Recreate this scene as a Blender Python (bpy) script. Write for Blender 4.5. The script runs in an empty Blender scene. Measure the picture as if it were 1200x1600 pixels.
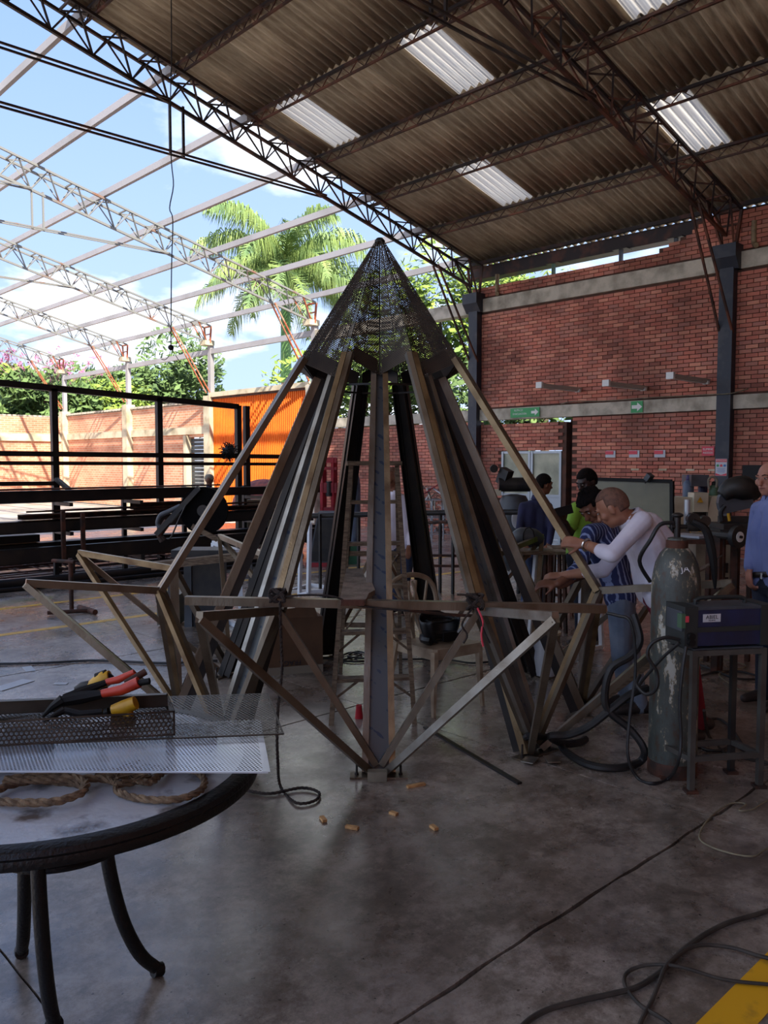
import bpy, math, random
import numpy as np
from mathutils import Vector, Matrix

# ------------------------------------------------------------------ camera, sky, sun, exposure
SC = bpy.context.scene
COL = SC.collection
HC = 1.65
AZ = math.radians(46.6)
HV = Vector((math.cos(AZ), math.sin(AZ), 0))          # horizontal viewing direction
RV = Vector((math.sin(AZ), -math.cos(AZ), 0))         # to the right
FPX = 1290.0
PITCH = math.atan(79 / 1290)
cam = bpy.data.cameras.new('camera')
cam.sensor_fit = 'VERTICAL'
cam.sensor_height = 24.0
cam.lens = 24.0 * FPX / 1600
cam.clip_start = 0.05
cam.clip_end = 500
camo = bpy.data.objects.new('camera', cam)
COL.objects.link(camo)
camo.location = (0, 0, HC)
camo.rotation_euler = (math.pi / 2 - PITCH, 0, AZ - math.pi / 2)
SC.camera = camo

SKY_STRENGTH = 1.0
SUN_STRENGTH = 6.0
SUN_DIR = Vector((0.42, 1.0, -1.02))                 # travel direction of the light
SC.view_settings.view_transform = 'Standard'
SC.view_settings.look = 'None'
SC.view_settings.gamma = 1.0
SC.view_settings.exposure = 0.8
SC.view_settings.use_curve_mapping = False

world = bpy.data.worlds.new('sky')
SC.world = world
world.use_nodes = True
wn, wl = world.node_tree.nodes, world.node_tree.links
wn.clear()
w_out = wn.new('ShaderNodeOutputWorld')
w_bg = wn.new('ShaderNodeBackground')
w_tc = wn.new('ShaderNodeTexCoord')
w_sep = wn.new('ShaderNodeSeparateXYZ')
wl.new(w_tc.outputs['Generated'], w_sep.inputs[0])
w_grad = wn.new('ShaderNodeValToRGB')
w_grad.color_ramp.elements[0].position = 0.0
w_grad.color_ramp.elements[0].color = (0.44, 0.58, 0.84, 1)
w_grad.color_ramp.elements[1].position = 0.75
w_grad.color_ramp.elements[1].color = (0.12, 0.25, 0.60, 1)
wl.new(w_sep.outputs['Z'], w_grad.inputs[0])
# clouds: direction projected on a flat layer so they flatten towards the horizon
w_add = wn.new('ShaderNodeMath'); w_add.operation = 'ADD'; w_add.inputs[1].default_value = 0.28
wl.new(w_sep.outputs['Z'], w_add.inputs[0])
w_max = wn.new('ShaderNodeMath'); w_max.operation = 'MAXIMUM'; w_max.inputs[1].default_value = 0.1
wl.new(w_add.outputs[0], w_max.inputs[0])
w_div = wn.new('ShaderNodeVectorMath'); w_div.operation = 'DIVIDE'
w_cmb = wn.new('ShaderNodeCombineXYZ')
for i in range(3):
    wl.new(w_max.outputs[0], w_cmb.inputs[i])
wl.new(w_tc.outputs['Generated'], w_div.inputs[0])
wl.new(w_cmb.outputs[0], w_div.inputs[1])
w_map = wn.new('ShaderNodeMapping')
w_map.inputs['Location'].default_value = (3.1, 1.7, 0.4)
wl.new(w_div.outputs[0], w_map.inputs[0])
w_noise = wn.new('ShaderNodeTexNoise')
w_noise.inputs['Scale'].default_value = 1.7
w_noise.inputs['Detail'].default_value = 9
w_noise.inputs['Roughness'].default_value = 0.52
wl.new(w_map.outputs[0], w_noise.inputs['Vector'])
w_cr = wn.new('ShaderNodeValToRGB')
w_cr.color_ramp.elements[0].position = 0.49
w_cr.color_ramp.elements[1].position = 0.63
wl.new(w_noise.outputs[0], w_cr.inputs[0])
w_mix = wn.new('ShaderNodeMixRGB')
w_mix.inputs[2].default_value = (1.25, 1.28, 1.36, 1)
wl.new(w_cr.outputs[0], w_mix.inputs[0])
wl.new(w_grad.outputs[0], w_mix.inputs[1])
wl.new(w_mix.outputs[0], w_bg.inputs[0])
w_bg.inputs[1].default_value = SKY_STRENGTH
wl.new(w_bg.outputs[0], w_out.inputs[0])

sun = bpy.data.lights.new('sun', 'SUN')
sun.energy = SUN_STRENGTH
sun.angle = math.radians(0.6)
sun.color = (1.0, 0.93, 0.82)
suno = bpy.data.objects.new('sun', sun)
COL.objects.link(suno)
suno.rotation_euler = SUN_DIR.to_track_quat('-Z', 'Y').to_euler()
suno.location = (-10, -20, 30)

# ------------------------------------------------------------------ helpers
PI = math.pi
rnd = random.Random(7)


def V(*a):
    return Vector(a)


def L(lat, d, z=0.0):
    """lateral / depth (metres from the camera) -> world"""
    p = RV * lat + HV * d
    return Vector((p.x, p.y, z))


def P(px, py, d):
    """world point seen at a pixel of the 1200x1600 frame, at horizontal depth d"""
    y = (800 - py) / FPX
    t = d / (math.cos(PITCH) + y * math.sin(PITCH))
    return L((px - 600) / FPX * t, d, HC + t * (-math.sin(PITCH) + y * math.cos(PITCH)))


def GD(px, py, z=0.0):
    """world point at height z under a pixel"""
    y = (800 - py) / FPX
    t = (z - HC) / (-math.sin(PITCH) + y * math.cos(PITCH))
    return L((px - 600) / FPX * t, t * (math.cos(PITCH) + y * math.sin(PITCH)), z)


def srgb(r, g, b):
    def f(c):
        c /= 255
        return c / 12.92 if c <= 0.04045 else ((c + 0.055) / 1.055) ** 2.4
    return (f(r), f(g), f(b), 1)


class MB:
    def __init__(s):
        s.v = []; s.f = []

    def add(s, vs, fs):
        n = len(s.v)
        s.v += [tuple(v) for v in vs]
        s.f += [tuple(i + n for i in f) for f in fs]
        return s

    def box(s, c, size, rz=0.0, R=None):
        hx, hy, hz = [a / 2 for a in size]
        M = R if R is not None else Matrix.Rotation(rz, 3, 'Z')
        c = Vector(c)
        vs = [c + M @ Vector((x, y, z)) for x in (-hx, hx) for y in (-hy, hy) for z in (-hz, hz)]
        return s.add(vs, [(0, 1, 3, 2), (4, 6, 7, 5), (0, 4, 5, 1), (2, 3, 7, 6), (0, 2, 6, 4), (1, 5, 7, 3)])

    def bar(s, p0, p1, w, h=None, up=(0, 0, 1)):
        p0, p1 = Vector(p0), Vector(p1)
        h = w if h is None else h
        d = (p1 - p0).normalized()
        u = Vector(up)
        if abs(d.dot(u.normalized())) > 0.98:
            u = Vector((1, 0, 0)) if abs(d.x) < 0.9 else Vector((0, 1, 0))
        a = d.cross(u).normalized()
        b = a.cross(d).normalized()
        vs = []
        for p in (p0, p1):
            for sa, sb in ((-1, -1), (1, -1), (1, 1), (-1, 1)):
                vs.append(p + a * sa * w / 2 + b * sb * h / 2)
        return s.add(vs, [(0, 3, 2, 1), (4, 5, 6, 7), (0, 1, 5, 4), (1, 2, 6, 5), (2, 3, 7, 6), (3, 0, 4, 7)])

    def cyl(s, p0, p1, r0, r1=None, n=12):
        r1 = r0 if r1 is None else r1
        p0, p1 = Vector(p0), Vector(p1)
        q = (p1 - p0).normalized()
        a = q.orthogonal().normalized(); b = q.cross(a)
        vs = []
        for p, r in ((p0, r0), (p1, r1)):
            for i in range(n):
                t = 2 * PI * i / n
                vs.append(p + (a * math.cos(t) + b * math.sin(t)) * r)
        fs = [(i, (i + 1) % n, n + (i + 1) % n, n + i) for i in range(n)]
        fs += [tuple(range(n))[::-1], tuple(range(n, 2 * n))]
        return s.add(vs, fs)

    def tube(s, pts, r, n=8, smooth=0, closed=False, up=None):
        pts = [Vector(p) for p in pts]
        if smooth:
            pts = catmull(pts, smooth, closed)
        N = len(pts)
        rs = r if hasattr(r, '__len__') else [r] * N
        if len(rs) != N:
            k = len(rs) - 1
            rs = [rs[min(k, int(i * k / (N - 1)))] * (1 - (i * k / (N - 1)) % 1) + rs[min(k, int(i * k / (N - 1)) + 1)] * ((i * k / (N - 1)) % 1) for i in range(N)]
        a = None; vs = []
        for i, p in enumerate(pts):
            q0 = pts[(i - 1) % N] if (closed or i > 0) else p
            q1 = pts[(i + 1) % N] if (closed or i < N - 1) else p
            t = (q1 - q0)
            t = t.normalized() if t.length > 1e-9 else Vector((0, 0, 1))
            a = t.orthogonal().normalized() if a is None else (a - t * a.dot(t))
            a = a.normalized() if a.length > 1e-6 else t.orthogonal().normalized()
            b = t.cross(a)
            for j in range(n):
                th = 2 * PI * j / n
                vs.append(p + (a * math.cos(th) + b * math.sin(th)) * rs[i])
        fs = []
        for i in range(N if closed else N - 1):
            k = ((i + 1) % N) * n
            for j in range(n):
                fs.append((i * n + j, i * n + (j + 1) % n, k + (j + 1) % n, k + j))
        if not closed:
            fs += [tuple(range(n))[::-1], tuple(range((N - 1) * n, N * n))]
        return s.add(vs, fs)

    def lathe(s, prof, c=(0, 0, 0), n=20, R=None):
        c = Vector(c); vs = []
        for r, z in prof:
            for i in range(n):
                t = 2 * PI * i / n
                q = Vector((max(r, 1e-4) * math.cos(t), max(r, 1e-4) * math.sin(t), z))
                vs.append(c + (R @ q if R is not None else q))
        fs = []
        for k in range(len(prof) - 1):
            for i in range(n):
                fs.append((k * n + i, k * n + (i + 1) % n, (k + 1) * n + (i + 1) % n, (k + 1) * n + i))
        fs += [tuple(range(n))[::-1], tuple(range((len(prof) - 1) * n, len(prof) * n))]
        return s.add(vs, fs)

    def ell(s, c, rad, R=None, nu=16, nv=10):
        c = Vector(c); vs = []; fs = []
        M = R if R is not None else Matrix.Identity(3)
        for j in range(nv + 1):
            ph = PI * j / nv
            for i in range(nu):
                t = 2 * PI * i / nu
                q = Vector((rad[0] * math.sin(ph + 1e-5) * math.cos(t), rad[1] * math.sin(ph + 1e-5) * math.sin(t), rad[2] * math.cos(ph)))
                vs.append(c + M @ q)
        for j in range(nv):
            for i in range(nu):
                fs.append((j * nu + i, (j + 1) * nu + i, (j + 1) * nu + (i + 1) % nu, j * nu + (i + 1) % nu))
        fs += [tuple(range(nu)), tuple(range(nv * nu, (nv + 1) * nu))[::-1]]
        return s.add(vs, fs)

    def prism(s, poly, ext):
        poly = [Vector(p) for p in poly]; ext = Vector(ext); n = len(poly)
        fs = [tuple(range(n))[::-1], tuple(range(n, 2 * n))]
        fs += [(i, (i + 1) % n, n + (i + 1) % n, n + i) for i in range(n)]
        return s.add(poly + [p + ext for p in poly], fs)

    def cone(s, p0, r0, p1, r1, n=12):
        """round cone: capsule with two radii"""
        p0, p1 = Vector(p0), Vector(p1)
        q = (p1 - p0)
        if q.length < 1e-6:
            q = Vector((0, 0, 1e-4))
        q.normalize()
        pts = []; rs = []
        for a in (0.05, 0.35, 0.7, 1.1):
            pts.append(p0 - q * r0 * math.cos(a)); rs.append(r0 * math.sin(a))
        pts.append(p0); rs.append(r0); pts.append(p1); rs.append(r1)
        for a in (1.1, 0.7, 0.35, 0.05):
            pts.append(p1 + q * r1 * math.cos(a)); rs.append(r1 * math.sin(a))
        return s.tube(pts, rs, n)


def catmull(pts, k, closed=False):
    out = []; n = len(pts)
    for i in range(n if closed else n - 1):
        p0 = pts[(i - 1) % n] if (closed or i > 0) else pts[i]
        p1 = pts[i]; p2 = pts[(i + 1) % n]
        p3 = pts[(i + 2) % n] if (closed or i + 2 < n) else p2
        for j in range(k):
            t = j / k
            out.append(0.5 * ((2 * p1) + (-p0 + p2) * t + (2 * p0 - 5 * p1 + 4 * p2 - p3) * t * t + (-p0 + 3 * p1 - 3 * p2 + p3) * t ** 3))
    if not closed:
        out.append(pts[-1].copy())
    return out


def meta(o, label=None, cat=None, group=None, kind=None):
    if label: o['label'] = label
    if cat: o['category'] = cat
    if group: o['group'] = group
    if kind: o['kind'] = kind
    return o


def wloc(o):
    p = Vector((0, 0, 0))
    while o is not None:
        p += o.location; o = o.parent
    return p


def link_mesh(name, me, parent=None, origin=None, mats=()):
    for m in mats:
        me.materials.append(m)
    o = bpy.data.objects.new(name, me)
    COL.objects.link(o)
    if parent is not None:
        o.parent = parent
    if origin is not None:
        o.location = origin
    return o


def obj(name, mb, mat, parent=None, smooth=False, label=None, cat=None, group=None, kind=None, local=False):
    """mesh in world coordinates -> one object; its origin sits on the parent (or at its own base)"""
    vs = np.array(mb.v, dtype=np.float64)
    if parent is not None:
        if not local:
            vs = vs - np.array(wloc(parent))
        org = None
    elif not local:
        mn, mx = vs.min(0), vs.max(0)
        org = Vector(((mn[0] + mx[0]) / 2, (mn[1] + mx[1]) / 2, mn[2]))
        vs = vs - np.array(org)
    else:
        org = None
    me = bpy.data.meshes.new(name)
    me.from_pydata(vs.tolist(), [], mb.f)
    if smooth:
        me.shade_smooth()
        try:
            me.set_sharp_from_angle(angle=math.radians(38))
        except Exception:
            pass
    o = link_mesh(name, me, parent, org, mat if isinstance(mat, (list, tuple)) else [mat])
    return meta(o, label, cat, group, kind)


def thing(name, label, cat, loc, group=None, kind=None):
    o = bpy.data.objects.new(name, None)
    o.empty_display_size = 0.1
    COL.objects.link(o)
    o.location = loc
    return meta(o, label, cat, group, kind)


def copy_tree(o, parent=None):
    c = o.copy(); COL.objects.link(c)
    c.parent = parent
    for ch in list(o.children):
        copy_tree(ch, c)
    return c


# ------------------------------------------------------------------ materials
def mat(name, col, rough=0.6, metal=0.0, col2=None, scale=8.0, mixpos=(0.4, 0.65), bump=0.0, bscale=60.0,
        space='Object', stretch=None, spec=0.5, detail=6.0, coat=0.0):
    m = bpy.data.materials.new(name)
    m.use_nodes = True
    nt = m.node_tree; n = nt.nodes; l = nt.links
    b = n['Principled BSDF']
    b.inputs['Base Color'].default_value = col
    b.inputs['Roughness'].default_value = rough
    b.inputs['Metallic'].default_value = metal
    b.inputs['Specular IOR Level'].default_value = spec
    if coat:
        b.inputs['Coat Weight'].default_value = coat
    m.diffuse_color = col
    if col2 is not None or bump:
        if space == 'World':
            g = n.new('ShaderNodeNewGeometry'); src = g.outputs['Position']
        else:
            t = n.new('ShaderNodeTexCoord'); src = t.outputs['Object']
        if stretch:
            mp = n.new('ShaderNodeMapping'); mp.inputs['Scale'].default_value = stretch
            l.new(src, mp.inputs[0]); src = mp.outputs[0]
    if col2 is not None:
        nz = n.new('ShaderNodeTexNoise'); nz.inputs['Scale'].default_value = scale; nz.inputs['Detail'].default_value = detail
        l.new(src, nz.inputs['Vector'])
        cr = n.new('ShaderNodeValToRGB')
        cr.color_ramp.elements[0].position = mixpos[0]; cr.color_ramp.elements[1].position = mixpos[1]
        cr.color_ramp.elements[0].color = col; cr.color_ramp.elements[1].color = col2
        l.new(nz.outputs[0], cr.inputs[0]); l.new(cr.outputs[0], b.inputs['Base Color'])
    if bump:
        bz = n.new('ShaderNodeTexNoise'); bz.inputs['Scale'].default_value = bscale; bz.inputs['Detail'].default_value = 4
        l.new(src, bz.inputs['Vector'])
        bp = n.new('ShaderNodeBump'); bp.inputs['Strength'].default_value = bump; bp.inputs['Distance'].default_value = 0.02
        l.new(bz.outputs[0], bp.inputs['Height']); l.new(bp.outputs[0], b.inputs['Normal'])
    return m


M = {}
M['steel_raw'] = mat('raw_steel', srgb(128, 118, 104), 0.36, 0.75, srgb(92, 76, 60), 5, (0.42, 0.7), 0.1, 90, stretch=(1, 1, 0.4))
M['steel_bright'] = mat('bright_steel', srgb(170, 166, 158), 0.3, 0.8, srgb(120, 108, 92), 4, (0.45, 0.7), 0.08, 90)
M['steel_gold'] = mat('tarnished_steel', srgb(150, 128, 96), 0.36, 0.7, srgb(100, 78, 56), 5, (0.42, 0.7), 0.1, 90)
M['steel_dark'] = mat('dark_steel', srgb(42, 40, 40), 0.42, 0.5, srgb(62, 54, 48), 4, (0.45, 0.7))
M['steel_black'] = mat('black_steel', srgb(24, 22, 23), 0.5, 0.3, srgb(48, 38, 34), 3, (0.5, 0.75), space='World')
M['film_web'] = None
M['rust'] = mat('rusty_steel', srgb(86, 50, 36), 0.75, 0.2, srgb(48, 34, 28), 9, (0.4, 0.6), 0.2, 60, space='World')
M['truss_dark'] = mat('truss_oxide_paint', srgb(40, 30, 30), 0.6, 0.2, srgb(82, 48, 36), 3, (0.5, 0.66), space='World')
M['truss_rust'] = mat('truss_rust_paint', srgb(60, 38, 30), 0.65, 0.2, srgb(104, 60, 42), 3, (0.45, 0.6), space='World')
M['truss_grey'] = mat('truss_grey_paint', srgb(128, 128, 124), 0.6, 0.0, srgb(130, 92, 72), 2, (0.58, 0.7), space='World')
M['truss_end'] = mat('truss_red_oxide', srgb(168, 88, 56), 0.7, 0.1, srgb(190, 160, 130), 4, (0.5, 0.7), space='World')
M['beam_grey'] = mat('galvanised_beam', srgb(164, 160, 162), 0.6, 0.0, srgb(150, 146, 146), 1, (0.45, 0.65), space='World')
M['column_blue'] = mat('dark_blue_paint', srgb(44, 48, 58), 0.55, 0.1, srgb(66, 66, 70), 4, (0.5, 0.7), 0.15, 30, space='World')
M['concrete'] = mat('aged_concrete', srgb(196, 186, 168), 0.85, 0, srgb(140, 132, 116), 3.5, (0.4, 0.68), 0.25, 40, space='World')
M['concrete_light'] = mat('pale_concrete', srgb(206, 192, 164), 0.85, 0, srgb(160, 146, 118), 2.5, (0.45, 0.7), 0.2, 20, space='World')
M['mortar'] = mat('brick_mortar', srgb(92, 62, 50), 0.95, 0, srgb(70, 52, 44), 6, space='World')
M['joint'] = mat('joint_dirt', srgb(30, 27, 25), 0.95)
M['wood'] = mat('grey_wood', srgb(122, 104, 84), 0.8, 0, srgb(82, 66, 52), 14, (0.4, 0.65), 0.3, 50, stretch=(1, 1, 6))
M['wood_board'] = mat('dusty_board', srgb(128, 112, 98), 0.85, 0, srgb(90, 74, 62), 9, (0.4, 0.65), 0.3, 50)
M['wood_chip'] = mat('fresh_wood', srgb(198, 156, 104), 0.8, 0, srgb(160, 116, 72), 30)
M['rope'] = mat('old_rope', srgb(140, 118, 92), 0.95, 0, srgb(100, 82, 64), 40, (0.4, 0.6), 0.3, 200)
M['rope_dark'] = mat('dirty_rope', srgb(62, 50, 44), 0.95, 0, srgb(36, 30, 28), 40, (0.4, 0.6), 0.6, 200)
M['rubber'] = mat('black_rubber', srgb(24, 24, 26), 0.5, 0, srgb(38, 36, 36), 20)
M['cable_grey'] = mat('dusty_cable', srgb(66, 60, 54), 0.7, 0, srgb(46, 42, 38), 10)
M['cable_pale'] = mat('pale_cable', srgb(128, 120, 98), 0.7, 0, srgb(98, 90, 74), 10)
M['perf_dark'] = mat('dark_perforated_steel', srgb(86, 78, 70), 0.42, 0.8, srgb(60, 52, 46), 6)
M['perf_cone'] = mat('cone_perforated_steel', srgb(58, 52, 48), 0.55, 0.5, srgb(84, 74, 64), 5)
M['perf_zinc'] = mat('zinc_perforated_sheet', srgb(228, 232, 240), 0.3, 0.55, srgb(196, 202, 212), 4, (0.4, 0.7))
M['table_black'] = mat('black_cast_aluminium', srgb(20, 20, 22), 0.42, 0.3, None, bump=0.2, bscale=90)
M['table_stone'] = mat('pale_stone_top', srgb(186, 188, 194), 0.25, 0, srgb(96, 88, 84), 7, (0.52, 0.64), 0.1, 30, coat=0.3)
M['yellow_paint'] = mat('yellow_floor_paint', srgb(226, 168, 26), 0.6, 0, srgb(180, 136, 40), 12, (0.55, 0.75), space='World')
M['yellow_worn'] = mat('worn_yellow_paint', srgb(214, 170, 60), 0.5, 0, srgb(150, 130, 88), 9, (0.5, 0.75), space='World')
M['plastic_white'] = mat('dirty_white_plastic', srgb(172, 154, 130), 0.5, 0, srgb(124, 100, 76), 7, (0.42, 0.72))
M['card'] = mat('cardboard', srgb(104, 76, 54), 0.9, 0, srgb(86, 62, 44), 5)
M['card_pale'] = mat('pale_cardboard', srgb(134, 124, 108), 0.9)
M['tool_yellow'] = mat('yellow_tool_plastic', srgb(214, 164, 30), 0.45, 0, srgb(170, 124, 26), 12)
M['tool_red'] = mat('red_orange_grip', srgb(204, 66, 40), 0.45, 0, srgb(166, 44, 34), 12)
M['tool_black'] = mat('black_tool_plastic', srgb(18, 17, 18), 0.6, spec=0.3)
M['welder_blue'] = mat('welder_blue_paint', srgb(38, 46, 86), 0.45, 0.1, srgb(30, 36, 62), 6)
M['welder_dark'] = mat('welder_dark_plastic', srgb(40, 44, 44), 0.6)
M['stand_grey'] = mat('grey_stand_paint', srgb(78, 76, 72), 0.55, 0.1, srgb(60, 54, 50), 6)
M['matte_black'] = mat('sooty_black', srgb(12, 11, 12), 0.95, spec=0.1)
M['white'] = mat('white_plastic', srgb(222, 222, 218), 0.5)
M['white_paint'] = mat('white_paint', srgb(214, 220, 228), 0.45)
M['label_white'] = mat('label_paper', srgb(196, 198, 204), 0.6)
M['text_dark'] = mat('printed_dark', srgb(34, 36, 44), 0.6)
M['green_sign'] = mat('green_sign', srgb(52, 150, 84), 0.5)
M['red_sign'] = mat('red_sign', srgb(214, 66, 82), 0.5)
M['sign_blue'] = mat('blue_print', srgb(60, 120, 180), 0.6)
M['cream'] = mat('cream_machine_paint', srgb(196, 188, 164), 0.5, 0, srgb(160, 150, 128), 3, (0.5, 0.75))
M['cream_dark'] = mat('dirty_machine_paint', srgb(128, 122, 106), 0.55, 0, srgb(98, 92, 80), 4)
M['machine_grey'] = mat('grey_machine_paint', srgb(74, 80, 88), 0.5, 0, srgb(54, 58, 64), 4)
M['machine_dark'] = mat('dark_machine_iron', srgb(34, 34, 36), 0.5, 0.3, srgb(56, 52, 48), 6)
M['red_paint'] = mat('red_machine_paint', srgb(158, 30, 44), 0.5, 0, srgb(120, 24, 36), 4)
M['green_box'] = mat('green_plastic', srgb(36, 92, 62), 0.6)
M['orange'] = mat('orange_sheet_paint', srgb(246, 128, 26), 0.55, 0, srgb(226, 104, 18), 1.6, (0.4, 0.7), space='World')
M['shutter'] = mat('dark_shutter', srgb(70, 76, 80), 0.6, 0.2, srgb(50, 54, 58), 3)
M['alu'] = mat('aluminium_frame', srgb(160, 166, 172), 0.4, 0.6)
M['glass_dusty'] = mat('dusty_glass', srgb(186, 184, 158), 0.35, 0, srgb(132, 136, 116), 2.2, (0.35, 0.65), space='World')
M['glass_board'] = mat('dusty_board_glass', srgb(146, 144, 122), 0.35, 0, srgb(112, 112, 98), 1.8, (0.35, 0.7), space='World')
M['gas_dark'] = None
M['gas_blue'] = mat('grey_blue_cylinder', srgb(92, 104, 122), 0.45, 0.1, srgb(60, 72, 96), 3)
M['gas_green'] = mat('green_cylinder', srgb(70, 100, 76), 0.5)
M['purple'] = mat('purple_cap', srgb(58, 40, 92), 0.5)
M['tree'] = mat('tree_leaves', srgb(112, 138, 76), 0.8, 0, srgb(78, 102, 56), 0.9, (0.35, 0.65), space='World')
M['tree_light'] = mat('light_leaves', srgb(150, 170, 70), 0.6, 0, srgb(104, 134, 52), 0.9, (0.35, 0.65), space='World')
M['palm'] = mat('palm_leaves', srgb(150, 170, 92), 0.6, 0, srgb(98, 128, 78), 1.2, (0.35, 0.65), space='World')
M['bark'] = mat('bark', srgb(104, 88, 70), 0.9, 0, srgb(74, 62, 50), 4)
M['palm_shaft'] = mat('palm_crownshaft', srgb(92, 132, 70), 0.45, 0, srgb(70, 112, 54), 2)
M['palm_trunk'] = mat('palm_trunk', srgb(170, 150, 128), 0.8, 0, srgb(130, 110, 92), 3)
M['flowers'] = mat('pink_blossom', srgb(196, 120, 150), 0.7, 0, srgb(150, 90, 120), 5)
M['red_cup'] = mat('red_cup', srgb(178, 30, 44), 0.45)
M['tarp'] = mat('brick_coloured_cover', srgb(150, 78, 66), 0.8, 0, srgb(96, 56, 60), 12)
M['paper'] = mat('clear_film_scrap', srgb(176, 182, 190), 0.3)
M['pvc'] = mat('dirty_pvc', srgb(150, 128, 96), 0.6, 0, srgb(110, 90, 66), 8)
M['lamp_white'] = mat('lamp_housing', srgb(176, 172, 164), 0.5)
M['shirt_white'] = mat('pale_lilac_cotton', srgb(212, 206, 218), 0.85, 0, srgb(196, 190, 206), 3, bump=0.35, bscale=14)
M['shirt_blue'] = mat('light_blue_cotton', srgb(112, 124, 172), 0.85, 0, srgb(96, 108, 158), 3, bump=0.35, bscale=14)
M['jeans'] = mat('blue_denim', srgb(40, 54, 84), 0.9, 0, srgb(58, 74, 106), 5, bump=0.3, bscale=20)
M['jeans_pale'] = mat('pale_denim', srgb(122, 132, 148), 0.9, 0, srgb(92, 104, 124), 5, bump=0.3, bscale=20)
M['jeans_dark'] = mat('dark_denim', srgb(24, 30, 46), 0.9, 0, srgb(34, 42, 62), 5)
M['crimson'] = mat('crimson_cotton', srgb(132, 20, 48), 0.85, 0, srgb(104, 16, 38), 4, bump=0.35, bscale=12)
M['navy'] = mat('navy_cotton', srgb(34, 36, 74), 0.85, 0, srgb(24, 26, 54), 5, bump=0.3, bscale=16)
M['lime'] = mat('lime_green_cotton', srgb(134, 182, 62), 0.8, 0, srgb(118, 164, 52), 4, bump=0.3, bscale=16)
M['skin'] = mat('tan_skin', srgb(156, 108, 84), 0.5, 0, srgb(140, 92, 72), 12, spec=0.4)
M['skin_mid'] = mat('brown_skin', srgb(122, 80, 60), 0.5, 0, srgb(106, 68, 52), 12, spec=0.4)
M['skin_dark'] = mat('dark_brown_skin', srgb(58, 38, 32), 0.45, 0, srgb(46, 30, 26), 12, spec=0.5)
M['skin_fair'] = mat('light_skin', srgb(176, 124, 104), 0.5, 0, srgb(158, 104, 86), 12, spec=0.4)
M['hair'] = mat('black_hair', srgb(16, 13, 13), 0.95, 0, srgb(26, 21, 20), 60, bump=0.3, bscale=120, spec=0.15)
M['stubble'] = mat('cropped_hair', srgb(112, 78, 62), 0.8, 0, srgb(84, 58, 48), 40)
M['shoe'] = mat('dark_shoe_leather', srgb(44, 36, 34), 0.55)
M['shoe_sole'] = mat('pale_sole', srgb(150, 144, 132), 0.7)
M['belt'] = mat('leather_belt', srgb(40, 32, 28), 0.5)
M['chrome'] = mat('chrome', srgb(200, 200, 200), 0.22, 1.0)
M['eye_white'] = mat('eye_white', srgb(160, 150, 142), 0.3)
M['eye_dark'] = mat('eye_dark', srgb(28, 20, 18), 0.3)
M['lips'] = mat('lips', srgb(124, 70, 62), 0.5)
M['glass_helmet'] = mat('helmet_shell', srgb(22, 22, 24), 0.38)


def mat_stripes():
    m = mat('striped_blue_cotton', srgb(38, 50, 96), 0.85)
    n = m.node_tree.nodes; l = m.node_tree.links
    t = n.new('ShaderNodeTexCoord'); w = n.new('ShaderNodeTexWave')
    w.inputs['Scale'].default_value = 9; w.inputs['Distortion'].default_value = 1.5
    w.inputs['Detail Scale'].default_value = 3
    l.new(t.outputs['Object'], w.inputs['Vector'])
    r = n.new('ShaderNodeValToRGB')
    r.color_ramp.elements[0].position = 0.72; r.color_ramp.elements[1].position = 0.85
    r.color_ramp.elements[0].color = srgb(36, 46, 92); r.color_ramp.elements[1].color = srgb(132, 146, 186)
    l.new(w.outputs['Fac'], r.inputs[0]); l.new(r.outputs[0], n['Principled BSDF'].inputs['Base Color'])
    return m


M['stripes'] = mat_stripes()


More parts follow.
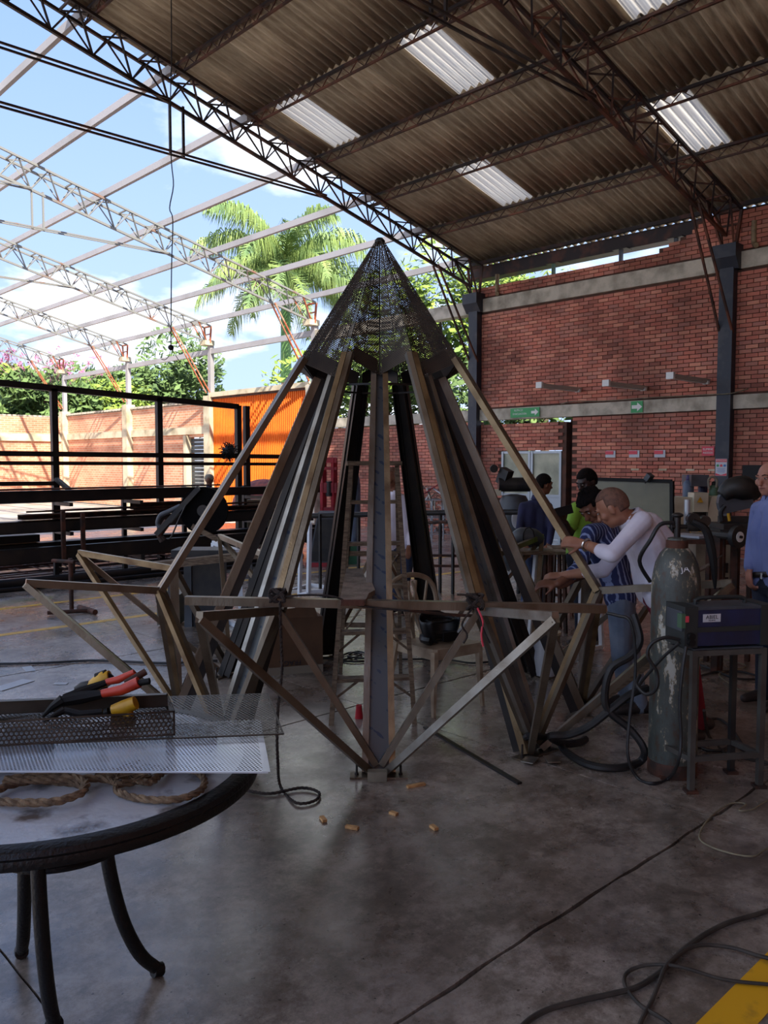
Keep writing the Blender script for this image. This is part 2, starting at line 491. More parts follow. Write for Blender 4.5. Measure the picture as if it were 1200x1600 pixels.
def mat_brick(name, cols, rough=0.85, bl=0.218, bh=0.072):
    """each brick gets its own tone from the cell it sits in"""
    m = bpy.data.materials.new(name); m.use_nodes = True
    n = m.node_tree.nodes; l = m.node_tree.links; b = n['Principled BSDF']
    b.inputs['Roughness'].default_value = rough
    g = n.new('ShaderNodeNewGeometry'); s = n.new('ShaderNodeSeparateXYZ')
    l.new(g.outputs['Position'], s.inputs[0])

    def mth(op, a, bb=None):
        k = n.new('ShaderNodeMath'); k.operation = op
        for i, q in enumerate((a, bb)):
            if q is None: continue
            if isinstance(q, (int, float)): k.inputs[i].default_value = q
            else: l.new(q, k.inputs[i])
        return k.outputs[0]
    row = mth('FLOOR', mth('DIVIDE', s.outputs['Z'], bh))
    odd = mth('MODULO', row, 2.0)
    cx = mth('FLOOR', mth('ADD', mth('DIVIDE', s.outputs['Y'], bl), mth('MULTIPLY', odd, 0.5)))
    cy = mth('FLOOR', mth('DIVIDE', s.outputs['X'], bl))
    c = n.new('ShaderNodeCombineXYZ'); l.new(cx, c.inputs[0]); l.new(row, c.inputs[1]); l.new(cy, c.inputs[2])
    w = n.new('ShaderNodeTexWhiteNoise'); w.noise_dimensions = '3D'; l.new(c.outputs[0], w.inputs[0])
    r = n.new('ShaderNodeValToRGB'); r.color_ramp.interpolation = 'LINEAR'
    e = r.color_ramp.elements
    e[0].position = 0; e[0].color = cols[0]; e[1].position = 1; e[1].color = cols[-1]
    for i, cc in enumerate(cols[1:-1]):
        q = e.new((i + 1) / (len(cols) - 1)); q.color = cc
    l.new(w.outputs['Value'], r.inputs[0])
    nz = n.new('ShaderNodeTexNoise'); nz.inputs['Scale'].default_value = 30; nz.inputs['Detail'].default_value = 5
    l.new(g.outputs['Position'], nz.inputs['Vector'])
    nz2 = n.new('ShaderNodeTexNoise'); nz2.inputs['Scale'].default_value = 0.9; nz2.inputs['Detail'].default_value = 6
    l.new(g.outputs['Position'], nz2.inputs['Vector'])
    mx = n.new('ShaderNodeMixRGB'); mx.blend_type = 'MULTIPLY'; mx.inputs[0].default_value = 0.2
    l.new(r.outputs[0], mx.inputs[1]); l.new(nz.outputs['Color'], mx.inputs[2])
    r2 = n.new('ShaderNodeValToRGB'); r2.color_ramp.elements[0].position = 0.38; r2.color_ramp.elements[1].position = 0.6
    r2.color_ramp.elements[0].color = (0.62, 0.6, 0.58, 1); r2.color_ramp.elements[1].color = (1.15, 1.12, 1.1, 1)
    l.new(nz2.outputs[0], r2.inputs[0])
    mx2 = n.new('ShaderNodeMixRGB'); mx2.blend_type = 'MULTIPLY'; mx2.inputs[0].default_value = 1
    l.new(mx.outputs[0], mx2.inputs[1]); l.new(r2.outputs[0], mx2.inputs[2])
    l.new(mx2.outputs[0], b.inputs['Base Color'])
    bp = n.new('ShaderNodeBump'); bp.inputs['Strength'].default_value = 0.3; bp.inputs['Distance'].default_value = 0.01
    l.new(nz.outputs[0], bp.inputs['Height']); l.new(bp.outputs[0], b.inputs['Normal'])
    return m


M['brick'] = mat_brick('red_brick', [srgb(150, 92, 78), srgb(200, 124, 104), srgb(186, 108, 90), srgb(214, 144, 118), srgb(176, 118, 104), srgb(198, 118, 96)])
M['brick_far'] = mat_brick('sunlit_brick', [srgb(190, 110, 84), srgb(204, 124, 96), srgb(178, 96, 72), srgb(196, 116, 90)])


def mat_brick_flat(name):
    """far brickwork, too small to tell single bricks apart"""
    m = bpy.data.materials.new(name); m.use_nodes = True
    n = m.node_tree.nodes; l = m.node_tree.links; b = n['Principled BSDF']
    b.inputs['Roughness'].default_value = 0.9
    g = n.new('ShaderNodeNewGeometry'); s = n.new('ShaderNodeSeparateXYZ'); l.new(g.outputs['Position'], s.inputs[0])
    a = n.new('ShaderNodeMath'); a.operation = 'ADD'; l.new(s.outputs['X'], a.inputs[0]); l.new(s.outputs['Y'], a.inputs[1])
    c = n.new('ShaderNodeCombineXYZ'); l.new(a.outputs[0], c.inputs[0]); l.new(s.outputs['Z'], c.inputs[1])
    t = n.new('ShaderNodeTexBrick')
    t.inputs['Scale'].default_value = 1.0
    t.inputs['Brick Width'].default_value = 0.26; t.inputs['Row Height'].default_value = 0.085
    t.inputs['Mortar Size'].default_value = 0.009
    t.inputs['Color1'].default_value = srgb(226, 160, 124); t.inputs['Color2'].default_value = srgb(212, 136, 102)
    t.inputs['Mortar'].default_value = srgb(220, 194, 168)
    l.new(c.outputs[0], t.inputs['Vector'])
    nz = n.new('ShaderNodeTexNoise'); nz.inputs['Scale'].default_value = 0.8; nz.inputs['Detail'].default_value = 6
    l.new(g.outputs['Position'], nz.inputs['Vector'])
    r = n.new('ShaderNodeValToRGB'); r.color_ramp.elements[0].position = 0.36; r.color_ramp.elements[1].position = 0.6
    r.color_ramp.elements[0].color = (0.72, 0.68, 0.66, 1); r.color_ramp.elements[1].color = (1.1, 1.1, 1.1, 1)
    l.new(nz.outputs[0], r.inputs[0])
    mx = n.new('ShaderNodeMixRGB'); mx.blend_type = 'MULTIPLY'; mx.inputs[0].default_value = 1
    l.new(t.outputs['Color'], mx.inputs[1]); l.new(r.outputs[0], mx.inputs[2])
    l.new(mx.outputs[0], b.inputs['Base Color'])
    return m


M['brick_flat'] = mat_brick_flat('far_brickwork')


def mat_floor():
    m = bpy.data.materials.new('polished_concrete_floor'); m.use_nodes = True
    n = m.node_tree.nodes; l = m.node_tree.links; b = n['Principled BSDF']
    g = n.new('ShaderNodeNewGeometry')

    def nz(scale, det=8, rough=0.6):
        k = n.new('ShaderNodeTexNoise'); k.inputs['Scale'].default_value = scale
        k.inputs['Detail'].default_value = det; k.inputs['Roughness'].default_value = rough
        l.new(g.outputs['Position'], k.inputs['Vector']); return k.outputs[0]

    def ramp(src, p0, c0, p1, c1):
        r = n.new('ShaderNodeValToRGB'); r.color_ramp.elements[0].position = p0; r.color_ramp.elements[1].position = p1
        r.color_ramp.elements[0].color = c0; r.color_ramp.elements[1].color = c1; l.new(src, r.inputs[0]); return r.outputs[0]
    base = ramp(nz(0.55), 0.36, srgb(108, 98, 90), 0.66, srgb(168, 158, 148))
    stain = ramp(nz(3.1, 14, 0.78), 0.44, (0.56, 0.52, 0.49, 1), 0.55, (1.12, 1.11, 1.11, 1))
    fine = ramp(nz(17, 12, 0.85), 0.40, (0.62, 0.59, 0.56, 1), 0.56, (1.12, 1.12, 1.12, 1))
    speck = ramp(nz(42, 2, 0.5), 0.27, (0.2, 0.17, 0.15, 1), 0.30, (1, 1, 1, 1))
    last = base
    for q, f in ((stain, 1), (fine, 1), (speck, 1)):
        mx = n.new('ShaderNodeMixRGB'); mx.blend_type = 'MULTIPLY'; mx.inputs[0].default_value = f
        l.new(last, mx.inputs[1]); l.new(q, mx.inputs[2]); last = mx.outputs[0]
    l.new(last, b.inputs['Base Color'])
    rr = ramp(nz(1.7, 10, 0.72), 0.38, (0.15, 0.15, 0.15, 1), 0.62, (0.46, 0.46, 0.46, 1))
    l.new(rr, b.inputs['Roughness'])
    bp = n.new('ShaderNodeBump'); bp.inputs['Strength'].default_value = 0.14; bp.inputs['Distance'].default_value = 0.01
    l.new(nz(18, 8, 0.7), bp.inputs['Height']); l.new(bp.outputs[0], b.inputs['Normal'])
    b.inputs['Specular IOR Level'].default_value = 0.8
    b.inputs['Coat Weight'].default_value = 0.55
    b.inputs['Coat Roughness'].default_value = 0.26
    return m


M['floor'] = mat_floor()
M['pavement'] = mat('sunlit_pavement', srgb(176, 170, 160), 0.8, 0, srgb(150, 142, 130), 1.2, (0.4, 0.65), 0.1, 20, space='World')


def mat_roof():
    m = mat('fibre_cement', srgb(132, 114, 92), 0.9)
    n = m.node_tree.nodes; l = m.node_tree.links; b = n['Principled BSDF']
    g = n.new('ShaderNodeNewGeometry')
    mp = n.new('ShaderNodeMapping'); mp.inputs['Scale'].default_value = (0.5, 5, 1)
    l.new(g.outputs['Position'], mp.inputs[0])
    a = n.new('ShaderNodeTexNoise'); a.inputs['Scale'].default_value = 3; a.inputs['Detail'].default_value = 8; a.inputs['Roughness'].default_value = 0.7
    l.new(mp.outputs[0], a.inputs['Vector'])
    r = n.new('ShaderNodeValToRGB'); r.color_ramp.elements[0].position = 0.36; r.color_ramp.elements[1].position = 0.66
    r.color_ramp.elements[0].color = srgb(150, 132, 110); r.color_ramp.elements[1].color = srgb(204, 188, 162)
    l.new(a.outputs[0], r.inputs[0])
    o = n.new('ShaderNodeObjectInfo'); r2 = n.new('ShaderNodeValToRGB')
    r2.color_ramp.elements[0].color = (0.8, 0.78, 0.75, 1); r2.color_ramp.elements[1].color = (1.1, 1.08, 1.05, 1)
    l.new(o.outputs['Random'], r2.inputs[0])
    mx = n.new('ShaderNodeMixRGB'); mx.blend_type = 'MULTIPLY'; mx.inputs[0].default_value = 1
    l.new(r.outputs[0], mx.inputs[1]); l.new(r2.outputs[0], mx.inputs[2]); l.new(mx.outputs[0], b.inputs['Base Color'])
    return m


M['roof'] = mat_roof()


def mat_translucent():
    m = bpy.data.materials.new('translucent_sheet'); m.use_nodes = True
    n = m.node_tree.nodes; l = m.node_tree.links; n.remove(n['Principled BSDF'])
    t = n.new('ShaderNodeBsdfTranslucent'); t.inputs[0].default_value = (0.78, 0.75, 0.71, 1)
    d = n.new('ShaderNodeBsdfDiffuse'); d.inputs[0].default_value = (0.7, 0.68, 0.62, 1)
    x = n.new('ShaderNodeMixShader'); x.inputs[0].default_value = 0.3
    l.new(t.outputs[0], x.inputs[1]); l.new(d.outputs[0], x.inputs[2]); l.new(x.outputs[0], n['Material Output'].inputs[0])
    return m


M['skylight'] = mat_translucent()


def mat_cylinder():
    m = mat('flaking_green_grey_paint', srgb(64, 66, 62), 0.5)
    n = m.node_tree.nodes; l = m.node_tree.links; b = n['Principled BSDF']
    t = n.new('ShaderNodeTexCoord')
    mp = n.new('ShaderNodeMapping'); mp.inputs['Scale'].default_value = (1, 1, 0.45)
    l.new(t.outputs['Object'], mp.inputs[0])
    a = n.new('ShaderNodeTexNoise'); a.inputs['Scale'].default_value = 12; a.inputs['Detail'].default_value = 12; a.inputs['Roughness'].default_value = 0.72
    l.new(mp.outputs[0], a.inputs['Vector'])
    r = n.new('ShaderNodeValToRGB'); e = r.color_ramp.elements
    e[0].position = 0.40; e[0].color = srgb(70, 54, 44); e[1].position = 0.59; e[1].color = srgb(170, 168, 158)
    q = e.new(0.46); q.color = srgb(66, 70, 66)
    q = e.new(0.545); q.color = srgb(72, 76, 72)
    q = e.new(0.56); q.color = srgb(128, 112, 84)
    l.new(a.outputs[0], r.inputs[0]); l.new(r.outputs[0], b.inputs['Base Color'])
    return m


M['gas_dark'] = mat_cylinder()


def mat_film():
    """steel web under a protective film printed with slanting blue dashes"""
    m = mat('filmed_web', srgb(84, 86, 88), 0.38, 0.45)
    n = m.node_tree.nodes; l = m.node_tree.links; b = n['Principled BSDF']
    t = n.new('ShaderNodeTexCoord')
    mp = n.new('ShaderNodeMapping'); mp.inputs['Rotation'].default_value = (0.6, 0.5, 0.3); mp.inputs['Scale'].default_value = (3.2, 3.2, 3.2)
    l.new(t.outputs['Object'], mp.inputs[0])
    w = n.new('ShaderNodeTexWave'); w.inputs['Scale'].default_value = 1.6; w.inputs['Distortion'].default_value = 0.4
    l.new(mp.outputs[0], w.inputs['Vector'])
    z = n.new('ShaderNodeTexNoise'); z.inputs['Scale'].default_value = 22; l.new(t.outputs['Object'], z.inputs['Vector'])
    mu = n.new('ShaderNodeMath'); mu.operation = 'MULTIPLY'; l.new(w.outputs['Fac'], mu.inputs[0]); l.new(z.outputs[0], mu.inputs[1])
    r = n.new('ShaderNodeValToRGB'); r.color_ramp.elements[0].position = 0.52; r.color_ramp.elements[1].position = 0.56
    r.color_ramp.elements[0].color = srgb(80, 84, 86); r.color_ramp.elements[1].color = srgb(46, 58, 76)
    l.new(mu.outputs[0], r.inputs[0]); l.new(r.outputs[0], b.inputs['Base Color'])
    return m


M['film_web'] = mat_film()


def text_obj(name, body, size, loc, xdir, updir, material, parent=None, extrude=0.001):
    c = bpy.data.curves.new(name, 'FONT')
    c.body = body; c.size = size; c.extrude = extrude; c.align_x = 'CENTER'; c.align_y = 'CENTER'
    c.resolution_u = 3
    tmp = bpy.data.objects.new(name, c)
    me = bpy.data.meshes.new_from_object(tmp)
    bpy.data.objects.remove(tmp)
    xd = Vector(xdir).normalized(); ud = Vector(updir).normalized(); nd = xd.cross(ud)
    Mx = Matrix((xd, ud, nd)).transposed().to_4x4()
    me.transform(Matrix.Translation(Vector(loc) - (wloc(parent) if parent else Vector((0, 0, 0)))) @ Mx)
    me.materials.clear()
    o = link_mesh(name, me, parent, None, [material])
    return o


# ------------------------------------------------------------------ structure: floor
XW = 14.0                                              # plane of the long brick wall
COLY = [6.27, 11.83, 17.5, 22.7, 28.3, 34.0]           # columns and trusses along it


def zr(x):
    """underside of the roof sheets"""
    return 6.05 + 0.25 * (14 - x)


JX = [0.91 + 2.77 * k for k in range(-4, 5)] + [14.0]
JY = [1.67 + 2.45 * k for k in range(-4, 8)]


def jit(t, k, a):
    return a * (math.sin(t * 3.1 + k * 1.7) + 0.6 * math.sin(t * 9.7 + k * 2.9) + 0.4 * math.sin(t * 23.3 + k))


ground = MB()
ground.box((10, 20, -0.08), (160, 160, 0.08))
obj('ground', ground, M['pavement'], kind='structure')
floor = obj('floor', MB().box(((JX[0] + 14) / 2, (JY[0] + JY[-1]) / 2, -0.033), (14 - JX[0], JY[-1] - JY[0], 0.01)), M['joint'], kind='structure')
for i in range(len(JX) - 1):
    for j in range(len(JY) - 1):
        x0, x1, y0, y1 = JX[i], JX[i + 1], JY[j], JY[j + 1]
        near = (x0 < 6 and x1 > -2 and y1 > 0 and y0 < 7)
        N = 48 if near else 4
        poly = []
        for s, (a0, a1) in enumerate((((x0, y0), (x1, y0)), ((x1, y0), (x1, y1)), ((x1, y1), (x0, y1)), ((x0, y1), (x0, y0)))):
            for k in range(N):
                t = k / N
                x = a0[0] + (a1[0] - a0[0]) * t; y = a0[1] + (a1[1] - a0[1]) * t
                if s in (0, 2):
                    kk = j if s == 0 else j + 1
                    g = 0.0045 + (0.003 * abs(math.sin(x * 5.3 + kk)) + 0.004 * max(0, math.sin(x * 17.1 + kk * 3 + s)) if near else 0)
                    y += jit(x, kk, 0.004) + (g if s == 0 else -g)
                else:
                    kk = i + 1 if s == 1 else i
                    g = 0.004
                    x += jit(y, kk + 20, 0.002) + (-g if s == 1 else g)
                poly.append((x, y, -0.027))
        o = obj('slab', MB().prism(poly, (0, 0, 0.027)), M['floor'], floor)

yl = obj('floor_line', MB().box((2.0, 8.15, 0.001), (21, 0.10, 0.002)), M['yellow_worn'], kind='structure')
obj('floor_line', MB().box((7.5, 9.6, 0.001), (11, 0.09, 0.002)), M['yellow_worn'], kind='structure')
obj('floor_line', MB().box((4, 1.0, 0.001), (14, 0.125, 0.002)), M['yellow_paint'], kind='structure')

# ------------------------------------------------------------------ structure: brick walls
BL, BH = 0.218, 0.072


def top_broken(y):
    if y > 7.55: return 5.41
    if y > 7.35: return 5.48
    if y > 7.15: return 5.56
    if y > 6.95: return 5.64
    if y > 6.8: return 5.72
    return 5.86


def wall_zone(y, z):
    """is there a brick centred at (y, z) on the right wall?"""
    if 2.53 < z < 2.78 or 4.85 < z < 5.15: return False
    if y > 11.95:
        return y < 17.3 and z < 2.5
    if z > 5.15: return z < top_broken(y)
    if z < 2.53:
        if 9.28 < y < 9.62: return False
        if y > 9.5 and z > 2.43: return False
        if 9.62 < y < 11.15 and z < 1.9: return False
    return z < 4.86


wall = thing('wall_right', 'long red brick wall with two concrete beams', None, (XW + 0.12, 11, 0), kind='structure')
bk = MB()                                             # mortar body behind the bricks, with its openings
for (y0, y1, z0, z1) in ((-6, 9.38, 0, 2.54), (-6, 11.83, 2.54, 4.86), (9.52, 9.62, 0, 2.44), (9.62, 11.15, 1.88, 2.44), (11.15, 17.4, 0, 2.44),
                         (11.83, 17.4, 2.44, 2.52), (7.6, 11.83, 5.1, 5.38), (7.2, 7.6, 5.1, 5.48), (6.9, 7.2, 5.1, 5.6), (-6, 6.9, 5.1, 5.8)):
    bk.box((XW + 0.125, (y0 + y1) / 2, (z0 + z1) / 2), (0.21, y1 - y0, z1 - z0))
bk.box((XW + 0.22, 9.45, 1.25), (0.03, 0.2, 2.5))
obj('mortar_bed', bk, M['mortar'], wall)

cells = []
for row in range(0, int(5.9 / BH)):
    z = (row + 0.5) * BH
    off = -0.5 * (row % 2)
    for c in range(int(4.0 / BL), int(17.6 / BL)):
        y = (c + 0.5 + off) * BL
        if wall_zone(y, z):
            cells.append((y, z))


def brick_geo(mb, y, z, r, seed):
    q = random.Random(seed)
    w = (BL - 0.012) * r; h = BH - 0.0125
    mb.box((XW + 0.03 - q.uniform(0, 0.006), y, z), (0.055, w, h), R=Matrix.Rotation(q.uniform(-0.012, 0.012), 3, 'X'))


def vis_key(c):
    y, z = c
    p = Vector((XW, y, z - HC)); d = p.dot(HV); px = 600 + FPX * p.dot(RV) / d; py = 721 - FPX * p.z / d
    ok = 905 < px < 1123 and 425 < py < 745
    return (0 if ok else 1, d)


cells.sort(key=vis_key)
bmes = []
for k in range(5):
    b = MB(); q = random.Random(k)
    b.box((0, 0, 0), (0.055, BL - 0.012 - q.uniform(0, 0.004), BH - 0.0125 - q.uniform(0, 0.002)))
    me = bpy.data.meshes.new('brick'); me.from_pydata(b.v, [], b.f); me.materials.append(M['brick']); bmes.append(me)
for k, (y, z) in enumerate(cells[:300]):
    o = bpy.data.objects.new('brick', bmes[k % 5]); COL.objects.link(o); o.parent = wall
    o.location = Vector((XW + 0.03 - rnd.uniform(0, 0.006), y, z)) - wall.location
    o.rotation_euler.x = rnd.uniform(-0.012, 0.012)
rest = MB()
for k, (y, z) in enumerate(cells[300:]):
    brick_geo(rest, y, z, 1.0, k)
obj('bricks', rest, M['brick'], wall, kind='stuff')

bm1 = MB(); bm1.box((XW + 0.06, 5.7, 2.655), (0.24, 23.4, 0.235))
obj('trim_1', bm1, M['concrete'], kind='structure')
bm2 = MB(); bm2.box((XW + 0.06, 5.7, 5.0), (0.26, 23.4, 0.28))
obj('trim_2', bm2, M['concrete'], kind='structure')

# columns of the long wall
for k, y in enumerate(COLY):
    t = thing('wall_column', None, None, (XW, y, 0), kind='structure')
    if k < 2:
        b = MB(); b.box((XW - 0.09, y, 2.6), (0.16, 0.24, 5.2)); b.box((XW - 0.10, y, 2.6), (0.1, 0.17, 5.2))
        obj('shaft', b, M['column_blue'], t)
        b = MB(); b.box((XW - 0.12, y, 5.15), (0.34, 0.40, 0.22)); b.prism([(XW + 0.02, y - 0.2, 5.04), (XW - 0.28, y - 0.2, 5.04), (XW - 0.15, y - 0.2, 4.86), (XW + 0.02, y - 0.2, 4.86)], (0, 0.4, 0))
        obj('corbel', b, M['column_blue'], t)
        t['label'] = 'dark blue steel column by the safety poster' if k == 0 else 'dark steel column at the left end of the red brick wall'
    else:
        b = MB(); b.box((XW - 0.02, y, 1.85), (0.34, 0.36, 3.7))
        obj('pier', b, M['concrete_light'] if k > 2 else M['concrete'], t)
        b = MB(); b.box((XW, y, 4.55), (0.14, 0.16, 1.75)); obj('post', b, M['beam_grey'], t)
        b = MB(); b.box((XW - 0.12, y, 5.33), (0.34, 0.3, 0.14)); obj('bracket', b, M['concrete_light'], t)
        t['label'] = {2: 'pale column behind the perforated cone', 3: 'pale concrete pier with grey steel post beside the orange cladding',
                      4: 'pale concrete pier with grey post, middle of the sunlit brick wall', 5: 'pale concrete corner pier with grey post at the far left'}[k]

# sunlit far walls
t = thing('wall_far', 'sunlit brick wall with a concrete band', None, (XW, 28, 0), kind='structure')
b = MB()
for (y0, y1, z0, z1) in ((17.5, 22.9, 0, 2.5), (24.2, 34, 0, 2.54), (22.7, 24.2, 2.44, 2.54), (22.7, 34, 2.77, 3.5)):
    b.box((XW + 0.15, (y0 + y1) / 2, (z0 + z1) / 2), (0.22, y1 - y0, z1 - z0))
obj('brickwork', b, M['brick_flat'], t)
obj('concrete_band', MB().box((XW + 0.1, 28.4, 2.65), (0.26, 11.3, 0.24)), M['concrete_light'], t)
b = MB()
for k in range(90):
    b.box((XW + 0.12, 22.9 + k * 0.124, 3.56), (0.34, 0.09, 0.06 + 0.02 * (k % 2)))
obj('coping_tiles', b, M['concrete'], t, kind='stuff')
t2 = thing('wall_back', 'sunlit brick wall closing the yard', None, (5, 34.1, 0), kind='structure')
obj('brickwork', MB().box((4, 34.15, 1.72), (20, 0.22, 3.44)), M['brick_flat'], t2)
obj('concrete_band', MB().box((4, 34.08, 2.62), (20, 0.26, 0.3)), M['concrete_light'], t2)
obj('post', MB().box((10.9, 34.0, 3.1), (0.2, 0.12, 0.66)), M['concrete'], t2)
b = MB()
for k in range(100):
    b.box((-6 + k * 0.2, 34.15, 3.48), (0.12, 0.2, 0.07))
obj('coping_tiles', b, M['concrete'], t2, kind='stuff')

# roller shutter door in the far wall
t = thing('door_1', 'dark roller shutter in the sunlit wall', None, (XW + 0.12, 23.5, 0), kind='structure')
for k in range(20):
    obj('slat', MB().box((XW + 0.14, 23.53, 0.06 + k * 0.12), (0.03, 1.3, 0.108)), M['shutter'], t)
obj('jamb', MB().box((XW + 0.02, 24.25, 1.25), (0.2, 0.16, 2.5)), M['concrete_light'], t)

# orange cladding filling a bay
t = thing('wall_orange', 'orange ribbed metal cladding between two piers', None, (XW, 20.1, 0), kind='structure')
for k in range(6):
    b = MB(); y0 = 17.68 + k * 0.81
    pr = []
    for i in range(9):
        yy = y0 + i * 0.09
        pr += [(XW - 0.02, yy), (XW - 0.02, yy + 0.05), (XW - 0.055, yy + 0.06), (XW - 0.055, yy + 0.08)]
    pts = [(x, y, 0.02) for x, y in pr] + [(XW, y0 + 0.81, 0.02), (XW + 0.0, y0, 0.02)]
    b.prism(pts, (0, 0, 3.62))
    obj('cladding_sheet', b, M['orange'], t)
obj('cap', MB().box((XW, 20.1, 3.72), (0.3, 5.0, 0.14)), M['concrete_light'], t)
obj('flashing', MB().box((XW - 0.07, 20.1, 3.62), (0.03, 4.9, 0.07)), M['rust'], t)

# unseen rear wall of the hall, raised to keep stray sun out
obj('wall_near', MB().box((2, -7.1, 4.8), (26, 0.2, 9.6)), M['brick_flat'], kind='structure')

# ------------------------------------------------------------------ structure: roof
PX = [14.35, 12.5, 11.03, 9.6, 8.2, 6.78, 5.38, 3.98, 2.58, 1.1]
WV = 0.725
SKYL = {(3, 1), (3, 5), (1, 3), (1, 8), (3, 9), (5, 12)}


def corr_mesh(name, x_lo, x_hi, width, waves, m):
    """corrugated sheet falling towards +x; x_lo is the lower end (larger x)"""
    n = waves * 8; vs = []; fs = []
    for t in (0, 1):
        for e in (x_lo, x_hi):
            for i in range(n + 1):
                y = -width * i / n
                vs.append((e, y, 0.25 * (x_lo - e) + 0.030 * math.cos(2 * PI * i / 8) + t * 0.008))
    q = n + 1
    for i in range(n):
        fs.append((i, i + 1, q + i + 1, q + i))
        fs.append((2 * q + i, 3 * q + i, 3 * q + i + 1, 2 * q + i + 1))
        fs.append((i, 2 * q + i, 2 * q + i + 1, i + 1))
        fs.append((q + i, q + i + 1, 3 * q + i + 1, 3 * q + i))
    me = bpy.data.meshes.new(name); me.from_pydata(vs, [], fs); me.materials.append(m); me.shade_smooth()
    return me


roof = thing('ceiling', 'corrugated fibre cement roof with clear sheets', None, (7, 6, 6), kind='structure')
for r in range(len(PX) - 1):
    xl, xh = PX[r] + (0.12 if r else 0.05), PX[r + 1]
    me = corr_mesh('roof_sheet', 0, -(xl - xh), WV + 0.06, 5, M['roof'])
    mt = corr_mesh('clear_roof_sheet', 0, -(xl - xh), WV + 0.03, 5, M['skylight'])
    for c in range(14):
        sk = (r, c) in SKYL
        o = bpy.data.objects.new('clear_roof_sheet' if sk else 'roof_sheet', mt if sk else me)
        COL.objects.link(o); o.parent = roof
        o.location = Vector((xl, 12.2 - c * WV, zr(xl) + 0.02 + 0.014 * (c % 2) + 0.004 * math.sin(c * 7.1 + r * 3))) - roof.location
        if sk:
            o['label'] = 'white translucent roof sheet'
# the rest of the roof, beyond the frame, in large runs of the same sheet
me = corr_mesh('roof_run', 0, -13.3, 10.0, 60, M['roof'])
o = bpy.data.objects.new('roof_run', me); COL.objects.link(o); o.parent = roof
o.location = Vector((14.4, 12.2 - 14 * WV, zr(14.4) + 0.02)) - roof.location
b = MB(); b.prism([(1.15, 12.2, zr(1.1) + 0.03), (-3.0, 12.2, zr(1.1) - 1.0), (-3.0, 12.2, zr(1.1) - 0.95), (1.15, 12.2, zr(1.1) + 0.07)], (0, -19.5, 0))  # unseen far slope, cut short to let daylight onto the floor
obj('roof_run', b, M['roof'], roof)

for i, x in enumerate(PX):
    b = MB(); y0, y1 = 1.0, 12.15
    zt, zb = zr(x) - 0.03, zr(x) - 0.19
    b.bar((x, y0, zt), (x, y1, zt), 0.05, 0.04); 
    b2 = MB(); b2.bar((x, y0, zb), (x, y1, zb), 0.032, 0.03)
    n = int((y1 - y0) / 0.16); pts = [(x, y0 + k * (y1 - y0) / n, zt - 0.02 if k % 2 else zb + 0.01) for k in range(n + 1)]
    b3 = MB()
    for k in range(n): b3.bar(pts[k], pts[k + 1], 0.012)
    t = thing('roof_purlin', None, None, (x, 6.5, zb), kind='structure')
    obj('top_chord', b, M['truss_dark'], t); obj('bottom_chord', b2, M['truss_rust'], t); obj('lacing', b3, M['truss_rust'], t)

# eaves gutter and its posts
t = thing('eaves_gutter', 'dark sheet gutter under the roof edge', None, (14.35, 6, 5.6), kind='structure')
b = MB(); b.box((14.16, 6, 5.76), (0.03, 12.3, 0.24)); b.box((14.30, 6, 5.65), (0.3, 12.3, 0.03)); b.box((14.45, 6, 5.76), (0.03, 12.3, 0.24))
obj('trough', b, M['truss_dark'], t)
b = MB(); b.box((14.1, 6, zr(14.1) - 0.06), (0.07, 12.3, 0.07)); obj('edge_purlin', b, M['truss_dark'], t)
for y, g in ((7.33, 0), (8.43, 0), (9.95, 1), (5.2, 0)):
    obj('gutter_post', MB().bar((14.12, y, 5.1), (14.12, y, 5.66), 0.06), M['machine_grey'] if not g else M['gas_green'], t)
    obj('gutter_post', MB().box((14.14, y, 5.64), (0.2, 0.3, 0.02)), M['truss_dark'], t)
for y in (11.3, 5.9):
    obj('drain_pipe', MB().tube([(14.0, y, 5.62), (14.0, y, 5.36), (13.98, y - 0.02, 5.24), (13.9, y - 0.08, 5.19)], 0.045, 10, 3), M['pvc'], t, smooth=True)


